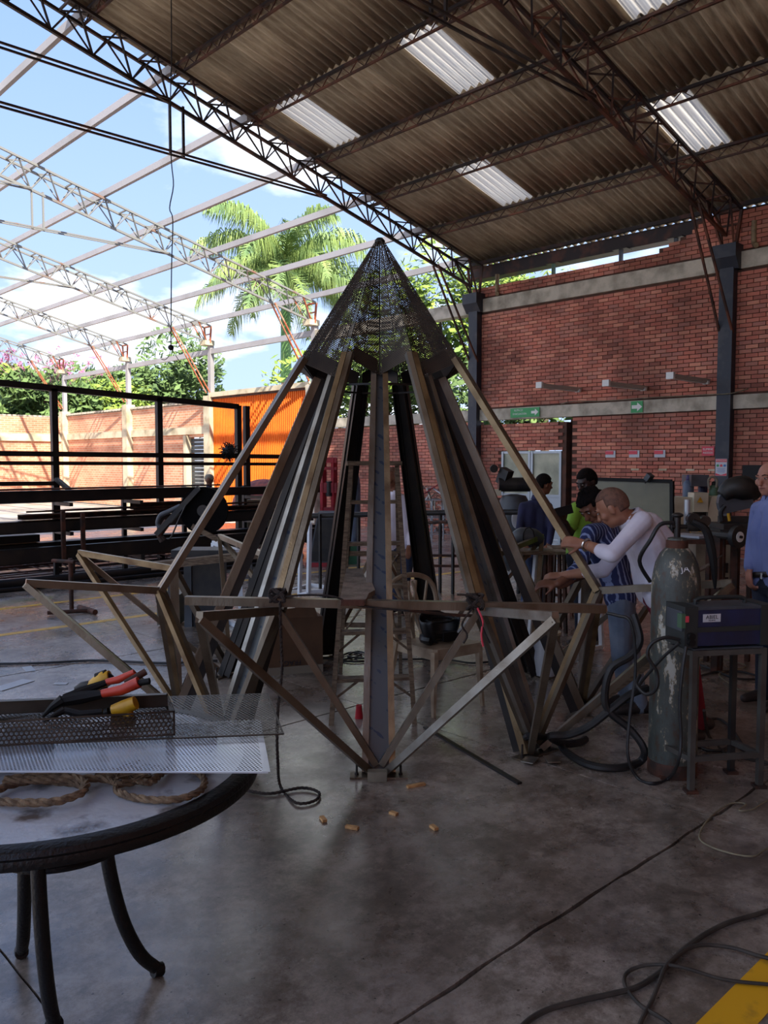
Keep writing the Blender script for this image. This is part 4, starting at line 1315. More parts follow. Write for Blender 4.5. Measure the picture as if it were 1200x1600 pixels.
# cardboard box
bx0 = GD(420, 1056); bx1 = GD(493, 1050)
bt = thing('cardboard_box', 'brown cardboard box standing on the floor beyond the left ridge tube', 'box', (bx0 + bx1) / 2)
dv = (bx1 - bx0).normalized(); bn = V(-dv.y, dv.x, 0)
wd = (bx1 - bx0).length
obj('carton', MB().prism([bx0, bx1 + dv * 0.06, bx1 + dv * 0.06 + bn * 0.3, bx0 + bn * 0.3], (0, 0, 0.44)), M['card'], bt)
obj('bottom_strip', MB().bar(bx0 - bn * 0.003 + V(0, 0, 0.03), bx1 + dv * 0.06 - bn * 0.003 + V(0, 0, 0.03), 0.004, 0.06), M['card_pale'], bt)
obj('flap', MB().prism([bx0 + V(0, 0, 0.44), bx1 + dv * 0.02 + V(0, 0, 0.44), bx1 + V(0, 0, 0.52) + bn * 0.03, bx0 + dv * 0.02 + V(0, 0, 0.5) + bn * 0.03], bn * 0.004), M['card'], bt)
text_obj('lettering', 'FRAGIL', 0.055, bx0.lerp(bx1, 0.45) - bn * 0.006 + V(0, 0, 0.09), -dv, (0, 0, -1), M['text_dark'], bt)

# wood chips on the floor
for k, (px, py, a, ln) in enumerate(((505, 1282, 0.4, .05), (550, 1295, 1.2, .06), (615, 1273, 0.9, .04), (678, 1295, 0.5, .045), (650, 1229, 2.0, .1))):
    c = GD(px, py)
    obj('wood_chip', MB().box(c + V(0, 0, 0.007), (ln, 0.022, 0.012), rz=a + AZ), M['wood_chip'],
        label=['small pale wood offcut, leftmost in front of the front foot', 'split pale wood offcut below the hanging rope loop', 'short wood offcut right below the front foot',
               'pale wood offcut, rightmost on the open floor', 'thin curved wood shaving right beside the front foot'][k], cat='offcut', group='wood offcuts on the floor')
# steel flat bar on the floor
obj('flat_bar', MB().bar(GD(664, 1136, 0.006), GD(812, 1224, 0.006), 0.028, 0.01), M['steel_dark'], label='dark flat steel bar lying on the floor right of the front foot', cat='bar')
# scrap plates by the right front foot
for k, (px, py, a) in enumerate(((828, 1192, 0.3), (862, 1191, 0.9))):
    obj('scrap_plate', MB().box(GD(px, py) + V(0, 0, 0.018), (0.1, 0.07, 0.006), rz=a), M['steel_bright'],
        label=['bright steel scrap plate left of the right front foot', 'bright steel scrap plate right of the right front foot'][k], cat='plate', group='scrap plates at the foot')

# ------------------------------------------------------------------ round table in the left foreground
TC = L(-0.985, 2.46, 0); TZ = 0.735; TR = 0.60
tb = thing('round_table', 'round table with black cast rim and pale stone top in the left foreground', 'table', TC)
obj('table_top', MB().lathe([(0.0, TZ - 0.03), (TR - 0.05, TZ - 0.03), (TR - 0.045, TZ - 0.004), (TR - 0.05, TZ), (0.0, TZ)], TC, 96), M['table_stone'], tb, smooth=True)
obj('rim', MB().lathe([(TR - 0.055, TZ - 0.035), (TR - 0.02, TZ - 0.05), (TR - 0.004, TZ - 0.045), (TR, TZ - 0.03), (TR - 0.004, TZ - 0.02), (TR + 0.002, TZ - 0.012), (TR - 0.004, TZ), (TR - 0.02, TZ + 0.006), (TR - 0.05, TZ + 0.004), (TR - 0.055, TZ - 0.02)], TC, 128), M['table_black'], tb, smooth=True)
for (fx, fd, tx, td) in ((-.725, 2.56, -.845, 2.44), (-1.21, 2.66, -1.11, 2.48), (-.955, 2.30, -.97, 2.25)):
    f = L(fx, fd); tq = L(tx, td)
    out = (f - tq)
    pts = [V(tq.x, tq.y, TZ - 0.04), V(tq.x, tq.y, 0.55), V(tq.x, tq.y, 0.42) + out * 0.05, V(tq.x, tq.y, 0.24) + out * 0.28, V(tq.x, tq.y, 0.10) + out * 0.62, V(f.x, f.y, 0.02)]
    lg = obj('leg', MB().tube(pts, [0.021, 0.021, 0.021, 0.021, 0.021, 0.019], 12, 6), M['table_black'], tb, smooth=True)
    obj('foot_cap', MB().tube([pts[-1] + V(0, 0, 0.004) - out.normalized() * 0.02, pts[-1] + out.normalized() * 0.012 - V(0, 0, 0.002)], 0.022, 10), M['table_black'], lg, smooth=True)
rc = L(-0.98, 2.46, 0.50)
obj('ring_stretcher', MB().tube([rc + V(0.205 * math.cos(2 * PI * i / 40), 0.205 * math.sin(2 * PI * i / 40), 0) for i in range(40)], 0.010, 8, closed=True), M['table_black'], tb, smooth=True)

# ropes on the table
def coil(cx, cy, rx, ry, n, z, jitter=0.01, seed=1, a0=0, turns=1.6):
    q = random.Random(seed); c = GD(cx, cy, z)
    out = []
    for i in range(n):
        a = a0 + turns * 2 * PI * i / (n - 1)
        out.append(c + RV * (rx * math.cos(a) + q.uniform(-jitter, jitter)) + HV * (ry * math.sin(a) + q.uniform(-jitter, jitter)) + V(0, 0, 0.006 * (i / n) * 3))
    return out


zt = TZ + 0.014
obj('rope', rope_tube(coil(62, 1240, 0.125, 0.085, 18, zt, 0.006, 3, 0.4, 1.35) + [GD(150, 1216, zt + .01), GD(190, 1224, zt + .01), GD(235, 1216, zt)], 0.0115), M['rope'], smooth=True, label='thick laid rope coiled on the left of the round table', cat='rope')
obj('rope', rope_tube([GD(150, 1206, zt + .02), GD(200, 1214, zt + .012), GD(235, 1222, zt + .01), GD(262, 1203, zt), GD(300, 1203, zt), GD(319, 1218, zt), GD(312, 1236, zt), GD(275, 1249, zt), GD(222, 1248, zt), GD(186, 1238, zt), GD(182, 1226, zt)], 0.0105), M['rope'], smooth=True,
    label='thick laid rope looped near the right rim of the round table', cat='rope')
fz = MB(); q = random.Random(5)
for i in range(46):
    c = GD(205, 1216, zt + 0.012) + V(q.uniform(-.04, .04), q.uniform(-.04, .04), q.uniform(0, .015))
    fz.tube([c, c + V(q.uniform(-.04, .04), q.uniform(-.04, .04), q.uniform(0, .02)), c + V(q.uniform(-.05, .05), q.uniform(-.05, .05), 0)], 0.0018, 4)
obj('rope_fibres', fz, M['rope'], label='frayed rope end between the two coils on the table', cat='rope')

# ------------------------------------------------------------------ perforated sheets above the table
def bent_sheet(name, lab, p00, p10, p11, p01, pitch, m, hole=0.33, group=None, lip=0.0):
    """quad sheet p00-p10 front edge, p11-p01 back edge"""
    q = [p00, p10, p11, p01]
    nn = (q[1] - q[0]).cross(q[2] - q[0]).normalized()
    q[3] = q[3] - nn * (q[3] - q[0]).dot(nn)
    t = thing(name, lab, 'sheet', (q[0] + q[1]) / 2, group)
    obj('perforated_face', perf_mesh(q, pitch, hole), m, t)
    if lip:
        e = (q[1] - q[0]).normalized()
        obj('folded_edge', MB().bar(q[0] + V(0, 0, -lip / 2), q[1] + V(0, 0, -lip / 2), 0.002, lip), m, t)
    return t


zs = TZ + 0.075
t = bent_sheet('perforated_sheet', 'bright zinc perforated sheet lying on the round table, nearest the camera', GD(-160, 1204, zs), GD(419, 1206, zs), GD(404, 1124, zs + 0.012), GD(-160, 1152, zs + 0.012), 0.0108, M['perf_zinc'], 0.34, lip=0.004)
a, c = GD(419, 1206, zs), GD(404, 1124, zs + 0.012)
obj('plain_border', MB().add([a + RV * 0.006, c + RV * 0.006, c - RV * 0.012 + V(0, 0, 0.001), a - RV * 0.014 + V(0, 0, 0.001)], [(0, 1, 2, 3)]), M['perf_zinc'], t)
# supports under the sheets
for k, (px, py) in enumerate(((40, 1180), (300, 1172))):
    c = GD(px, py, TZ)
    obj('wood_spacer', MB().box(c + V(0, 0, 0.036), (0.1, 0.14, 0.066), rz=AZ), M['wood'], label=['wooden spacer block under the left end of the zinc sheet', 'wooden spacer block under the right half of the zinc sheet'][k], cat='block')
z2 = zs + 0.02
t = bent_sheet('perforated_sheet', 'dark perforated sheet sticking out past the table edge behind the zinc sheet', GD(-120, 1168, z2), GD(444, 1146, z2), GD(419, 1083, z2 + 0.01), GD(-120, 1100, z2 + 0.01), 0.0135, M['perf_dark'], 0.36, lip=0.004)
# folded perforated tray: floor, front face, back face, end web
z3 = z2 + 0.012
tr = thing('perforated_tray', 'folded dark perforated channel holding the tools on the table', 'tray', GD(130, 1150, z3))
A = GD(-140, 1176, z3); B = GD(274, 1149, z3); C_ = GD(262, 1104, z3); D = GD(-140, 1122, z3)
h = V(0, 0, 0.075)
obj('perforated_face', perf_mesh([A, B, B + h, A + h], 0.0135, 0.38), M['perf_dark'], tr)
obj('perforated_floor', perf_mesh([A, B, C_, D], 0.0135, 0.38), M['perf_dark'], tr)
obj('back_face', MB().bar(D + h * 0.3, C_ + h * 0.3, 0.002, 0.045), M['perf_dark'], tr)
obj('top_fold', MB().bar(D + h * 0.6 - HV * 0.01, C_ + h * 0.6 - HV * 0.01, 0.022, 0.002), M['perf_dark'], tr)
obj('end_web', perf_mesh([B, C_, C_ + h * 0.6, B + h], 0.0135, 0.38), M['perf_dark'], tr)

# tools in the tray
def TL(px, py, d): return P(px, py, d)


lo = thing('bolt_cutter', 'long cutter with red orange grips and black jaws lying on the tray', 'tool', TL(160, 1110, 2.62))
obj('grip', MB().tube([TL(158, 1084, 2.62), TL(190, 1078, 2.62), TL(217, 1066, 2.62)], [0.013, 0.017, 0.019], 10), M['tool_red'], lo, smooth=True)
obj('grip', MB().tube([TL(166, 1066, 2.72), TL(185, 1062, 2.72), TL(210, 1050, 2.72)], [0.011, 0.013, 0.010], 10), M['tool_red'], lo, smooth=True)
obj('handle_arm', MB().tube([TL(95, 1096, 2.6), TL(125, 1090, 2.62), TL(160, 1084, 2.62)], [0.017, 0.021, 0.014], 8), M['tool_black'], lo, smooth=True)
obj('handle_arm', MB().tube([TL(100, 1091, 2.66), TL(135, 1078, 2.7), TL(167, 1066, 2.72)], [0.014, 0.016, 0.011], 8), M['tool_black'], lo, smooth=True)
obj('jaw', MB().tube([TL(66, 1120, 2.58), TL(82, 1104, 2.59), TL(98, 1093, 2.6)], [0.005, 0.012, 0.018], 8), M['tool_black'], lo, smooth=True)
obj('pipe_end', MB().cyl(TL(196, 1068, 2.66), TL(228, 1049, 2.68), 0.0115, n=14), M['rust'], lo)
obj('pipe_end', MB().cyl(TL(214, 1068, 2.62), TL(234, 1064, 2.62), 0.0105, n=14), M['tool_black'], lo)
dr = thing('drill', 'yellow and black cordless drill behind the red grips', 'drill', TL(150, 1085, 2.82))
obj('motor_body', MB().tube([TL(140, 1074, 2.8), TL(152, 1068, 2.8), TL(165, 1060, 2.8), TL(172, 1058, 2.8)], [0.02, 0.027, 0.03, 0.024], 12), M['tool_yellow'], dr, smooth=True)
obj('rear_housing', MB().tube([TL(150, 1058, 2.8), TL(163, 1054, 2.8), TL(174, 1062, 2.8)], [0.014, 0.018, 0.015], 10), M['tool_black'], dr, smooth=True)
obj('chuck', MB().tube([TL(118, 1077, 2.8), TL(128, 1073, 2.8), TL(141, 1071, 2.8)], [0.010, 0.017, 0.019], 12), M['steel_dark'], dr, smooth=True)
obj('handle', MB().tube([TL(162, 1068, 2.8), TL(160, 1088, 2.79), TL(156, 1104, 2.78)], [0.016, 0.015, 0.02], 10), M['tool_black'], dr, smooth=True)
obj('bit', MB().cyl(TL(104, 1086, 2.78), TL(119, 1077, 2.8), 0.004), M['steel_bright'], dr)
gr = thing('drill', 'yellow drill with battery seen through the perforated tray', 'drill', TL(195, 1110, 2.5))
obj('motor_body', MB().tube([TL(176, 1110, 2.60), TL(195, 1105, 2.60), TL(212, 1098, 2.60)], [0.018, 0.024, 0.022], 12), M['tool_yellow'], gr, smooth=True)
obj('handle', MB().tube([TL(195, 1106, 2.60), TL(200, 1116, 2.60), TL(204, 1126, 2.60)], [0.017, 0.017, 0.02], 10), M['tool_yellow'], gr, smooth=True)
obj('battery', MB().box(TL(192, 1126, 2.60), (0.075, 0.05, 0.03), rz=AZ - PI / 2 + 0.3), M['tool_black'], gr)
obj('chuck', MB().cyl(TL(170, 1112, 2.60), TL(158, 1116, 2.60), 0.014, 0.01), M['tool_black'], gr)
pl = thing('pliers', 'black pliers lying open in the left of the tray', 'tool', TL(90, 1130, 2.5))
obj('jaw', MB().tube([TL(68, 1129, 2.5), TL(84, 1118, 2.52), TL(100, 1110, 2.54)], [0.004, 0.008, 0.012], 8), M['tool_black'], pl, smooth=True)
obj('handle_arm', MB().tube([TL(100, 1110, 2.54), TL(125, 1116, 2.54), TL(160, 1112, 2.55)], [0.011, 0.012, 0.009], 8), M['tool_black'], pl, smooth=True)

# ------------------------------------------------------------------ steel racks and stock along the open edge (running in x)
def xat(px, y):
    u = (px - 600) / FPX
    return y * (HV.x + RV.x * u) / (HV.y + RV.y * u)


def zat(px, py, y):
    u = (px - 600) / FPX; t = y / (HV.y + RV.y * u)
    return HC + (721 - py) / FPX * t


YR = 12.25
fr = thing('goal_frame', 'large black square-tube frame standing upright behind the stacked stock', 'frame', (6.5, YR, 0))
fx = [xat(p, YR) for p in (-70, 87, 250, 373)]
obj('top_rail', MB().bar((fx[0], YR, 2.78), (fx[3], YR, 2.60), 0.09), M['steel_black'], fr)
for x, p in zip(fx[1:], (0, 1, 2)):
    obj('post', MB().bar((x, YR, 0), (x, YR, 2.72 - 0.05 * p), 0.09, 0.09), M['steel_black'], fr)
obj('post', MB().bar((xat(386, YR), YR, 0), (xat(386, YR), YR, 2.62), 0.09, 0.09), M['steel_black'], fr)
for z in (1.735, 1.60):
    obj('middle_rail', MB().bar((xat(-70, YR - .08), YR - .08, z + 0.03), (xat(462, YR - .08), YR - .08, z), 0.06, 0.075 if z > 1.65 else 0.055), M['steel_black'], fr)
obj('low_rail', MB().bar((xat(-70, YR - .1), YR - .1, zat(0, 755, YR)), (xat(84, YR - .1), YR - .1, zat(84, 755, YR)), 0.06, 0.06), M['steel_black'], fr)
obj('foot_stub', MB().bar((xat(88, YR - .1), YR - .1, zat(88, 748, YR)), (xat(106, YR - .3), YR - .35, zat(106, 765, YR - .3)), 0.07, 0.05), M['steel_black'], fr)

YS = 11.45
rk = thing('stock_rack', 'low dark steel rack carrying long channels and tubes', 'rack', (6.5, YS, 0))
for px in (-40, 96, 205, 300, 395, 470):
    x = xat(px, YS)
    obj('post', MB().bar((x, YS + 0.25, 0), (x, YS + 0.25, 1.25), 0.06), M['machine_dark'], rk)
    obj('post', MB().bar((x, YS - 0.3, 0), (x, YS - 0.3, 0.3), 0.06), M['machine_dark'], rk)
    for z in (0.27, 0.66, 1.06):
        obj('arm', MB().bar((x, YS - 0.32, z), (x, YS + 0.27, z), 0.05), M['machine_dark'], rk)
for px in (99, 130):
    x = xat(px, YS - 0.4)
    obj('stop_pin', MB().bar((x, YS - 0.36, 0.3), (x, YS - 0.36, 0.98 if px < 110 else 0.94), 0.05), M['rust'], rk)
stock = [  # x px start, x px end, y, z bottom, height, depth, material, label
    (-60, 300, YS + 0.05, 1.09, 0.16, 0.20, 'steel_black', 'black steel channel on the top arms of the stock rack'),
    (296, 500, YS + 0.1, 1.10, 0.13, 0.20, 'steel_black', 'black channel continuing to the right on the top arms behind the cut-off saw'),
    (160, 236, YS + 0.16, 1.255, 0.025, 0.12, 'machine_grey', 'thin grey plate strip on top of the black channel'),
    (30, 480, YS, 0.86, 0.07, 0.18, 'rust', 'rust brown channel, uppermost on the middle arms of the rack'),
    (-60, 480, YS - 0.1, 0.69, 0.16, 0.26, 'steel_dark', 'wide dark channel on the middle arms of the rack'),
    (206, 292, YS + 0.06, 0.935, 0.10, 0.14, 'rust', 'short rusty angle lying on the brown channel left of the saw'),
    (-60, 56, YS + 0.1, 0.55, 0.10, 0.2, 'steel_black', 'short black tube end at the left of the lower arms'),
    (-60, 500, YS + 0.05, 0.32, 0.22, 0.24, 'steel_black', 'deep black beam on the lower arms, behind the grey beam'),
    (-60, 490, YS - 0.26, 0.30, 0.20, 0.12, 'steel_dark', 'long dark grey beam, frontmost on the lower arms of the rack'),
]
for k, (a, c, y, z, h, d, m, lab) in enumerate(stock):
    xa, xb = xat(a, y), xat(c, y)
    b = MB()
    # channel section: web and two flanges, open towards the camera
    b.box(((xa + xb) / 2, y + d / 2 - 0.006, z + h / 2), (xb - xa, 0.012, h))
    b.box(((xa + xb) / 2, y, z + h - 0.006), (xb - xa, d, 0.012)); b.box(((xa + xb) / 2, y, z + 0.006), (xb - xa, d, 0.012))
    if m in ('steel_dark', 'machine_grey', 'steel_black'): b.box(((xa + xb) / 2, y - d / 2 + 0.006, z + h / 2), (xb - xa, 0.012, h))
    obj('steel_beam', b, M[m], label=lab, cat='beam', group='long steel stock on the rack')
q = random.Random(4)
for k in range(7):
    y = YS - 0.05 + 0.05 * k - 0.1; z = 1.265 if k < 3 else 0.955
    xa, xb = xat(-50 + 30 * k, y), xat(300 + 22 * k, y)
    obj('round_bar', MB().cyl((xa, y, z + 0.01), (xb, y, z + 0.012), 0.012, n=8), M['rust'],
        label=['rusty round bar, nearest on the top channel', 'rusty round bar, second on the top channel', 'rusty round bar, furthest on the top channel', 'rusty round bar, nearest on the brown channel',
               'rusty round bar, second on the brown channel', 'rusty round bar, third on the brown channel', 'rusty round bar, furthest on the brown channel'][k], cat='bar', group='rusty round bars on the stock rack')
# rebar mats on the ground behind the rack
rm = MB(); y0 = 11.9
for i in range(44):
    y = y0 + (i % 22) * 0.1 + q.uniform(-.03, .03); z = 0.03 + 0.10 * (i // 22) + q.uniform(0, .06)
    rm.bar((xat(-40, y) + q.uniform(-.3, .3), y, z), (xat(430, y) - 0.5 + q.uniform(-.3, .3), y + q.uniform(-.15, .15), z + q.uniform(-.03, .05)), 0.014)
for i in range(46):
    x = 4.2 + i * 0.11
    rm.bar((x, y0, 0.06 + q.uniform(0, .1)), (x + q.uniform(-.2, .2), y0 + 2.2, 0.1 + q.uniform(0, .1)), 0.012)
obj('rebar_mats', rm, M['rust'], label='tangled rusty reinforcement mats on the ground behind the rack', cat='rebar', kind='stuff')
for k, (y, r, m, lab) in enumerate(((10.95, 0.07, 'steel_black', 'thick black pipe on the floor in front of the rack'), (11.12, 0.05, 'welder_blue', 'thinner blue-black pipe lying behind the thick black pipe'), (10.78, 0.03, 'steel_black', 'thin black pipe on the floor, nearest of the pipes'))):
    obj('steel_pipe', MB().cyl((xat(-40, y), y, r), (xat(470, y), y, r), r, n=16), M[m], smooth=True, label=lab, cat='pipe', group='pipes on the floor by the rack')
# dark hair-like tuft on the frame, built as a made-up ball of wire
b = MB(); c = P(357, 706, 14.2)
for i in range(90):
    a = q.uniform(0, 2 * PI); e = q.uniform(-1.2, 1.2)
    v = V(math.cos(a) * math.cos(e), math.sin(a) * math.cos(e), math.sin(e)) * 0.15
    b.tube([c + v * 0.3, c + v * 0.8 + V(0, 0, 0.02), c + v + V(q.uniform(-.05, .05), 0, q.uniform(-.05, .05))], 0.008, 4)
bt = thing('dark_tuft', 'dark bushy hair-like tuft perched on the upper rail before the orange wall', 'bundle', c - V(0, 0, 0.12))
obj('tuft_strands', b, M['tool_black'], bt); obj('core', MB().ell(c, (0.11, 0.11, 0.09)), M['tool_black'], bt, smooth=True)
# covered heap in front of the orange wall
hc_ = P(412, 786, 18.5); hc_.z = 0.63
obj('covered_heap', MB().ell(hc_, (0.75, 0.6, 0.63), nu=24, nv=14), M['tarp'], smooth=True, label='rounded brick-red covered heap in front of the orange wall', cat='heap')
o = obj('cream_panel', MB().box(P(432, 812, 14.6), (1.3, 0.1, 0.75)), M['cream'], label='cream metal panel standing behind the rack below the orange wall', cat='panel')

# T-shaped rusty stand on the left
c = GD(112, 958)
st = thing('pipe_stand', 'rusty pipe stand with T-shaped foot on the left floor', 'stand', c)
obj('pole', MB().cyl(c + V(0, 0, 0.03), c + V(0, 0, 0.60), 0.024, n=12), M['rust'], st)
obj('foot_bar', MB().cyl(GD(74, 962) + V(0, 0, .03), GD(142, 958) + V(0, 0, .03), 0.022, n=10), M['rust'], st)
obj('foot_bar', MB().cyl(GD(124, 953) + V(0, 0, .03), GD(149, 961) + V(0, 0, .03), 0.03, n=12), M['rust'], st)
obj('top_bar', MB().cyl(P(82, 876, 8.9), P(116, 878, 8.8), 0.02, n=10), M['rust'], st)

# cut-off saw on its stand
D0 = 8.3
sa = thing('cut_off_saw', 'black abrasive cut-off saw tilted up behind the left ridge tube', 'saw', P(290, 870, D0))
b = MB()
ax = HV * 0.06
cen = P(318, 798, D0)
pts = []
for i in range(28):
    a = 2 * PI * i / 28
    pts.append(cen + (RV * math.cos(a) + V(0, 0, 1) * math.sin(a)) * 0.24)
obj('blade_guard', MB().prism(pts, ax), M['matte_black'], sa)
obj('guard_boss', MB().cyl(cen - HV * 0.03, cen + HV * 0.09, 0.06, n=16).cyl(cen - HV * 0.045, cen, 0.025, n=10), M['steel_dark'], sa)
obj('motor', MB().cyl(cen + HV * 0.06, cen + HV * 0.36, 0.11, n=20), M['tool_black'], sa, smooth=True)
obj('arm', MB().bar(P(312, 762, D0), P(245, 835, D0), 0.05, 0.09, up=HV), M['machine_dark'], sa)
obj('handle', MB().tube([P(282, 790, D0), P(262, 800, D0), P(250, 806, D0), P(246, 820, D0), P(256, 826, D0)], [0.02, 0.024, 0.024, 0.02, 0.02], 10, 3), M['machine_grey'], sa, smooth=True)
obj('lower_arm', MB().tube([P(255, 845, D0), P(248, 835, D0), P(262, 815, D0)], 0.04, 8), M['rust'], sa)
obj('cord', MB().tube([P(290, 790, D0 - .05), P(278, 815, D0 - .08), P(268, 838, D0 - .08), P(262, 842, D0 - .05)], 0.008, 6, 5), M['rubber'], sa, smooth=True)
obj('link', MB().bar(P(300, 822, D0 - .03), P(340, 843, D0 - .03), 0.03, 0.05), M['wood'], sa)
obj('base', MB().box(P(318, 864, D0) + HV * 0.1, (0.62, 0.36, 0.07), rz=AZ - PI / 2), M['machine_dark'], sa)
tbk = P(318, 872, D0); tbk.z = 0
sb = thing('saw_cabinet', 'grey steel cabinet and bench under the cut-off saw', 'cabinet', tbk)
zc = P(318, 872, D0).z
obj('body', MB().box(V(tbk.x, tbk.y, zc / 2) + HV * 0.05 + RV * 0.02, (0.34, 0.34, zc), rz=AZ - PI / 2), M['machine_dark'], sb)
obj('side_post', MB().box(V(tbk.x, tbk.y, zc / 2) - RV * 0.13 - HV * 0.13, (0.075, 0.03, zc), rz=AZ - PI / 2), M['machine_grey'], sb)
obj('shelf_box', MB().box(V(tbk.x, tbk.y, 0.17) - RV * 0.33, (0.22, 0.3, 0.3), rz=AZ - PI / 2), M['cream_dark'], sb)
# plank in front of it
obj('plank', MB().bar(P(238, 884, 7.9), P(405, 866, 8.0), 0.14, 0.07), M['wood'], label='thick grey plank lying across in front of the saw cabinet', cat='plank')
for k, px in enumerate((268, 392)):
    c = P(px, 878, 7.95)
    o = thing('trestle', ['dark trestle under the left end of the thick plank', 'dark trestle under the right end of the thick plank'][k], 'trestle', V(c.x, c.y, 0))
    tz = c.z - 0.03
    for s in (-1, 1):
        obj('leg', MB().bar(V(c.x, c.y, tz), V(c.x, c.y, 0) + HV * 0.22 * s, 0.03), M['machine_dark'], o)
    obj('crossbar', MB().bar(V(c.x, c.y, tz * .4) - HV * 0.15, V(c.x, c.y, tz * .4) + HV * 0.15, 0.025), M['machine_dark'], o)

# white welded frames
def wframe(nm, lab, pts, w=0.04, m='white_paint'):
    g = [Vector(p) for p in pts]; c = sum(g, Vector()) / len(g); c.z = min(p.z for p in g)
    t = thing(nm, lab, 'frame', c)
    for i in range(len(g)):
        obj('bar', MB().bar(g[i], g[(i + 1) % len(g)], w), M[m], t)
    return t


wframe('white_frame', 'white painted square-tube frame standing behind the left ribs', [GD(337, 962) + V(0, 0, .02), P(334, 848, 8.85), P(372, 862, 8.3), GD(378, 985) + V(0, 0, .02)], 0.045)
t = wframe('white_frame', 'white frame lying low between the left ribs', [P(482, 926, 9.3), P(484, 818, 9.4), P(470, 835, 9.9), P(468, 930, 9.9)], 0.04)
t = wframe('white_frame', 'white triangular frame on the floor between the left ridge tube and dark rear rib', [GD(446, 928) + V(0, 0, .02), GD(484, 916) + V(0, 0, .02), GD(545, 924) + V(0, 0, .02)], 0.04)
wframe('white_frame', 'white upright frame seen under the right ridge tube', [GD(826, 1010) + V(0, 0, .02), P(838, 856, 7.4), P(846, 862, 7.6), GD(834, 1004) + V(0, 0, .02)], 0.03)
wframe('white_frame', 'white frame seen behind the rightmost knee of the spire frame', [GD(906, 1020) + V(0, 0, .02), P(909, 905, 7.1), P(935, 905, 7.2), GD(940, 1014) + V(0, 0, .02)], 0.035)

# ------------------------------------------------------------------ middle distance, seen between the ribs
# long pipe on supports
pp0, pp1 = P(486, 806, 10.6), P(690, 801, 10.3)
lp = thing('pipe_rail', 'long dark pipe on thin supports crossing behind the spire frame', 'rail', V(pp0.x, pp0.y, 0))
q1 = P(962, 799, 9.6)
obj('pipe', MB().cyl(pp0, pp1, 0.035, n=12).cyl(pp1, q1, 0.035, n=12), M['machine_dark'], lp, smooth=True)
obj('lower_pipe', MB().cyl(pp0.lerp(pp1, .55) - V(0, 0, .13), q1 - V(0, 0, .1) - RV * 1.4, 0.02, n=8), M['rust'], lp)
for px, d in ((500, 10.5), (560, 10.5), (688, 10.3), (708, 10.2), (777, 10.1), (900, 9.8)):
    c = P(px, 803, d); obj('support', MB().bar(V(c.x, c.y, 0), c, 0.03), M['machine_dark'], lp)
for z in (0.33, 0.2):
    a = P(672, 850, 10.25); c = P(728, 850, 10.2); a.z = c.z = z + .15
    obj('shelf_bar', MB().bar(a, c, 0.03), M['rust'], lp)
# red hydraulic press
c = GD(513, 872); D1 = (c - V(0, 0, 0)).dot(HV)
rp = thing('hydraulic_press', 'red steel press frame by the brick wall left of the ladder', 'press', c)
for px in (505, 522):
    a = P(px, 716, D1); obj('upright', MB().bar(V(a.x, a.y, 0), a, 0.07, 0.09), M['red_paint'], rp)
for py, hh in ((719, 0.09), (732, 0.05), (762, 0.17), (795, 0.06)):
    obj('crosshead', MB().bar(P(502, py, D1), P(526, py, D1), 0.09, hh), M['red_paint'], rp)
obj('ram', MB().cyl(P(514, 752, D1), P(514, 775, D1), 0.06, n=12), M['machine_dark'], rp)
obj('base', MB().box(GD(512, 868) + V(0, 0, 0.08), (0.5, 0.6, 0.12), rz=AZ), M['machine_dark'], rp)
# dark inclined machine cabinet beside
c = GD(505, 885)
mc = thing('machine_cabinet', 'dark sloping machine cabinet on the floor left of the ladder', 'machine', c)
obj('body', MB().prism([c - RV * .25, c + RV * .22, c + RV * .30 + V(0, 0, .85), c - RV * .08 + V(0, 0, .85)], HV * 0.5), M['machine_grey'], mc)
obj('front_panel', MB().prism([c - RV * .2 - HV * .012 + V(0, 0, .08), c + RV * .17 - HV * .012 + V(0, 0, .08), c + RV * .24 - HV * .012 + V(0, 0, .75), c - RV * .08 - HV * .012 + V(0, 0, .75)], HV * 0.01), M['machine_dark'], mc)
obj('foot', MB().box(c + HV * .2 + V(0, 0, .03), (0.55, 0.5, 0.06), rz=AZ - PI / 2), M['red_paint'], mc)
obj('green_crate', MB().box(GD(548, 880) + V(0, 0, 0.16), (0.26, 0.26, 0.32), rz=AZ), M['green_box'], label='small green plastic crate on the floor left of the ladder', cat='crate')
g = thing('gas_cylinder', 'tall grey wrapped gas cylinder by the brick wall behind the ladder', 'gas cylinder', GD(554, 846))
D2 = GD(554, 846).dot(HV)
obj('body', MB().lathe([(0.12, 0), (0.125, 0.02), (0.125, 1.15), (0.1, 1.32), (0.05, 1.45), (0.035, 1.5), (0.035, 1.58)], GD(554, 846), 18), M['gas_blue'], g, smooth=True)
obj('valve', MB().cyl(GD(554, 846) + V(0, 0, 1.56), GD(554, 846) + V(0, 0, 1.68), 0.03, n=10), M['machine_dark'], g)
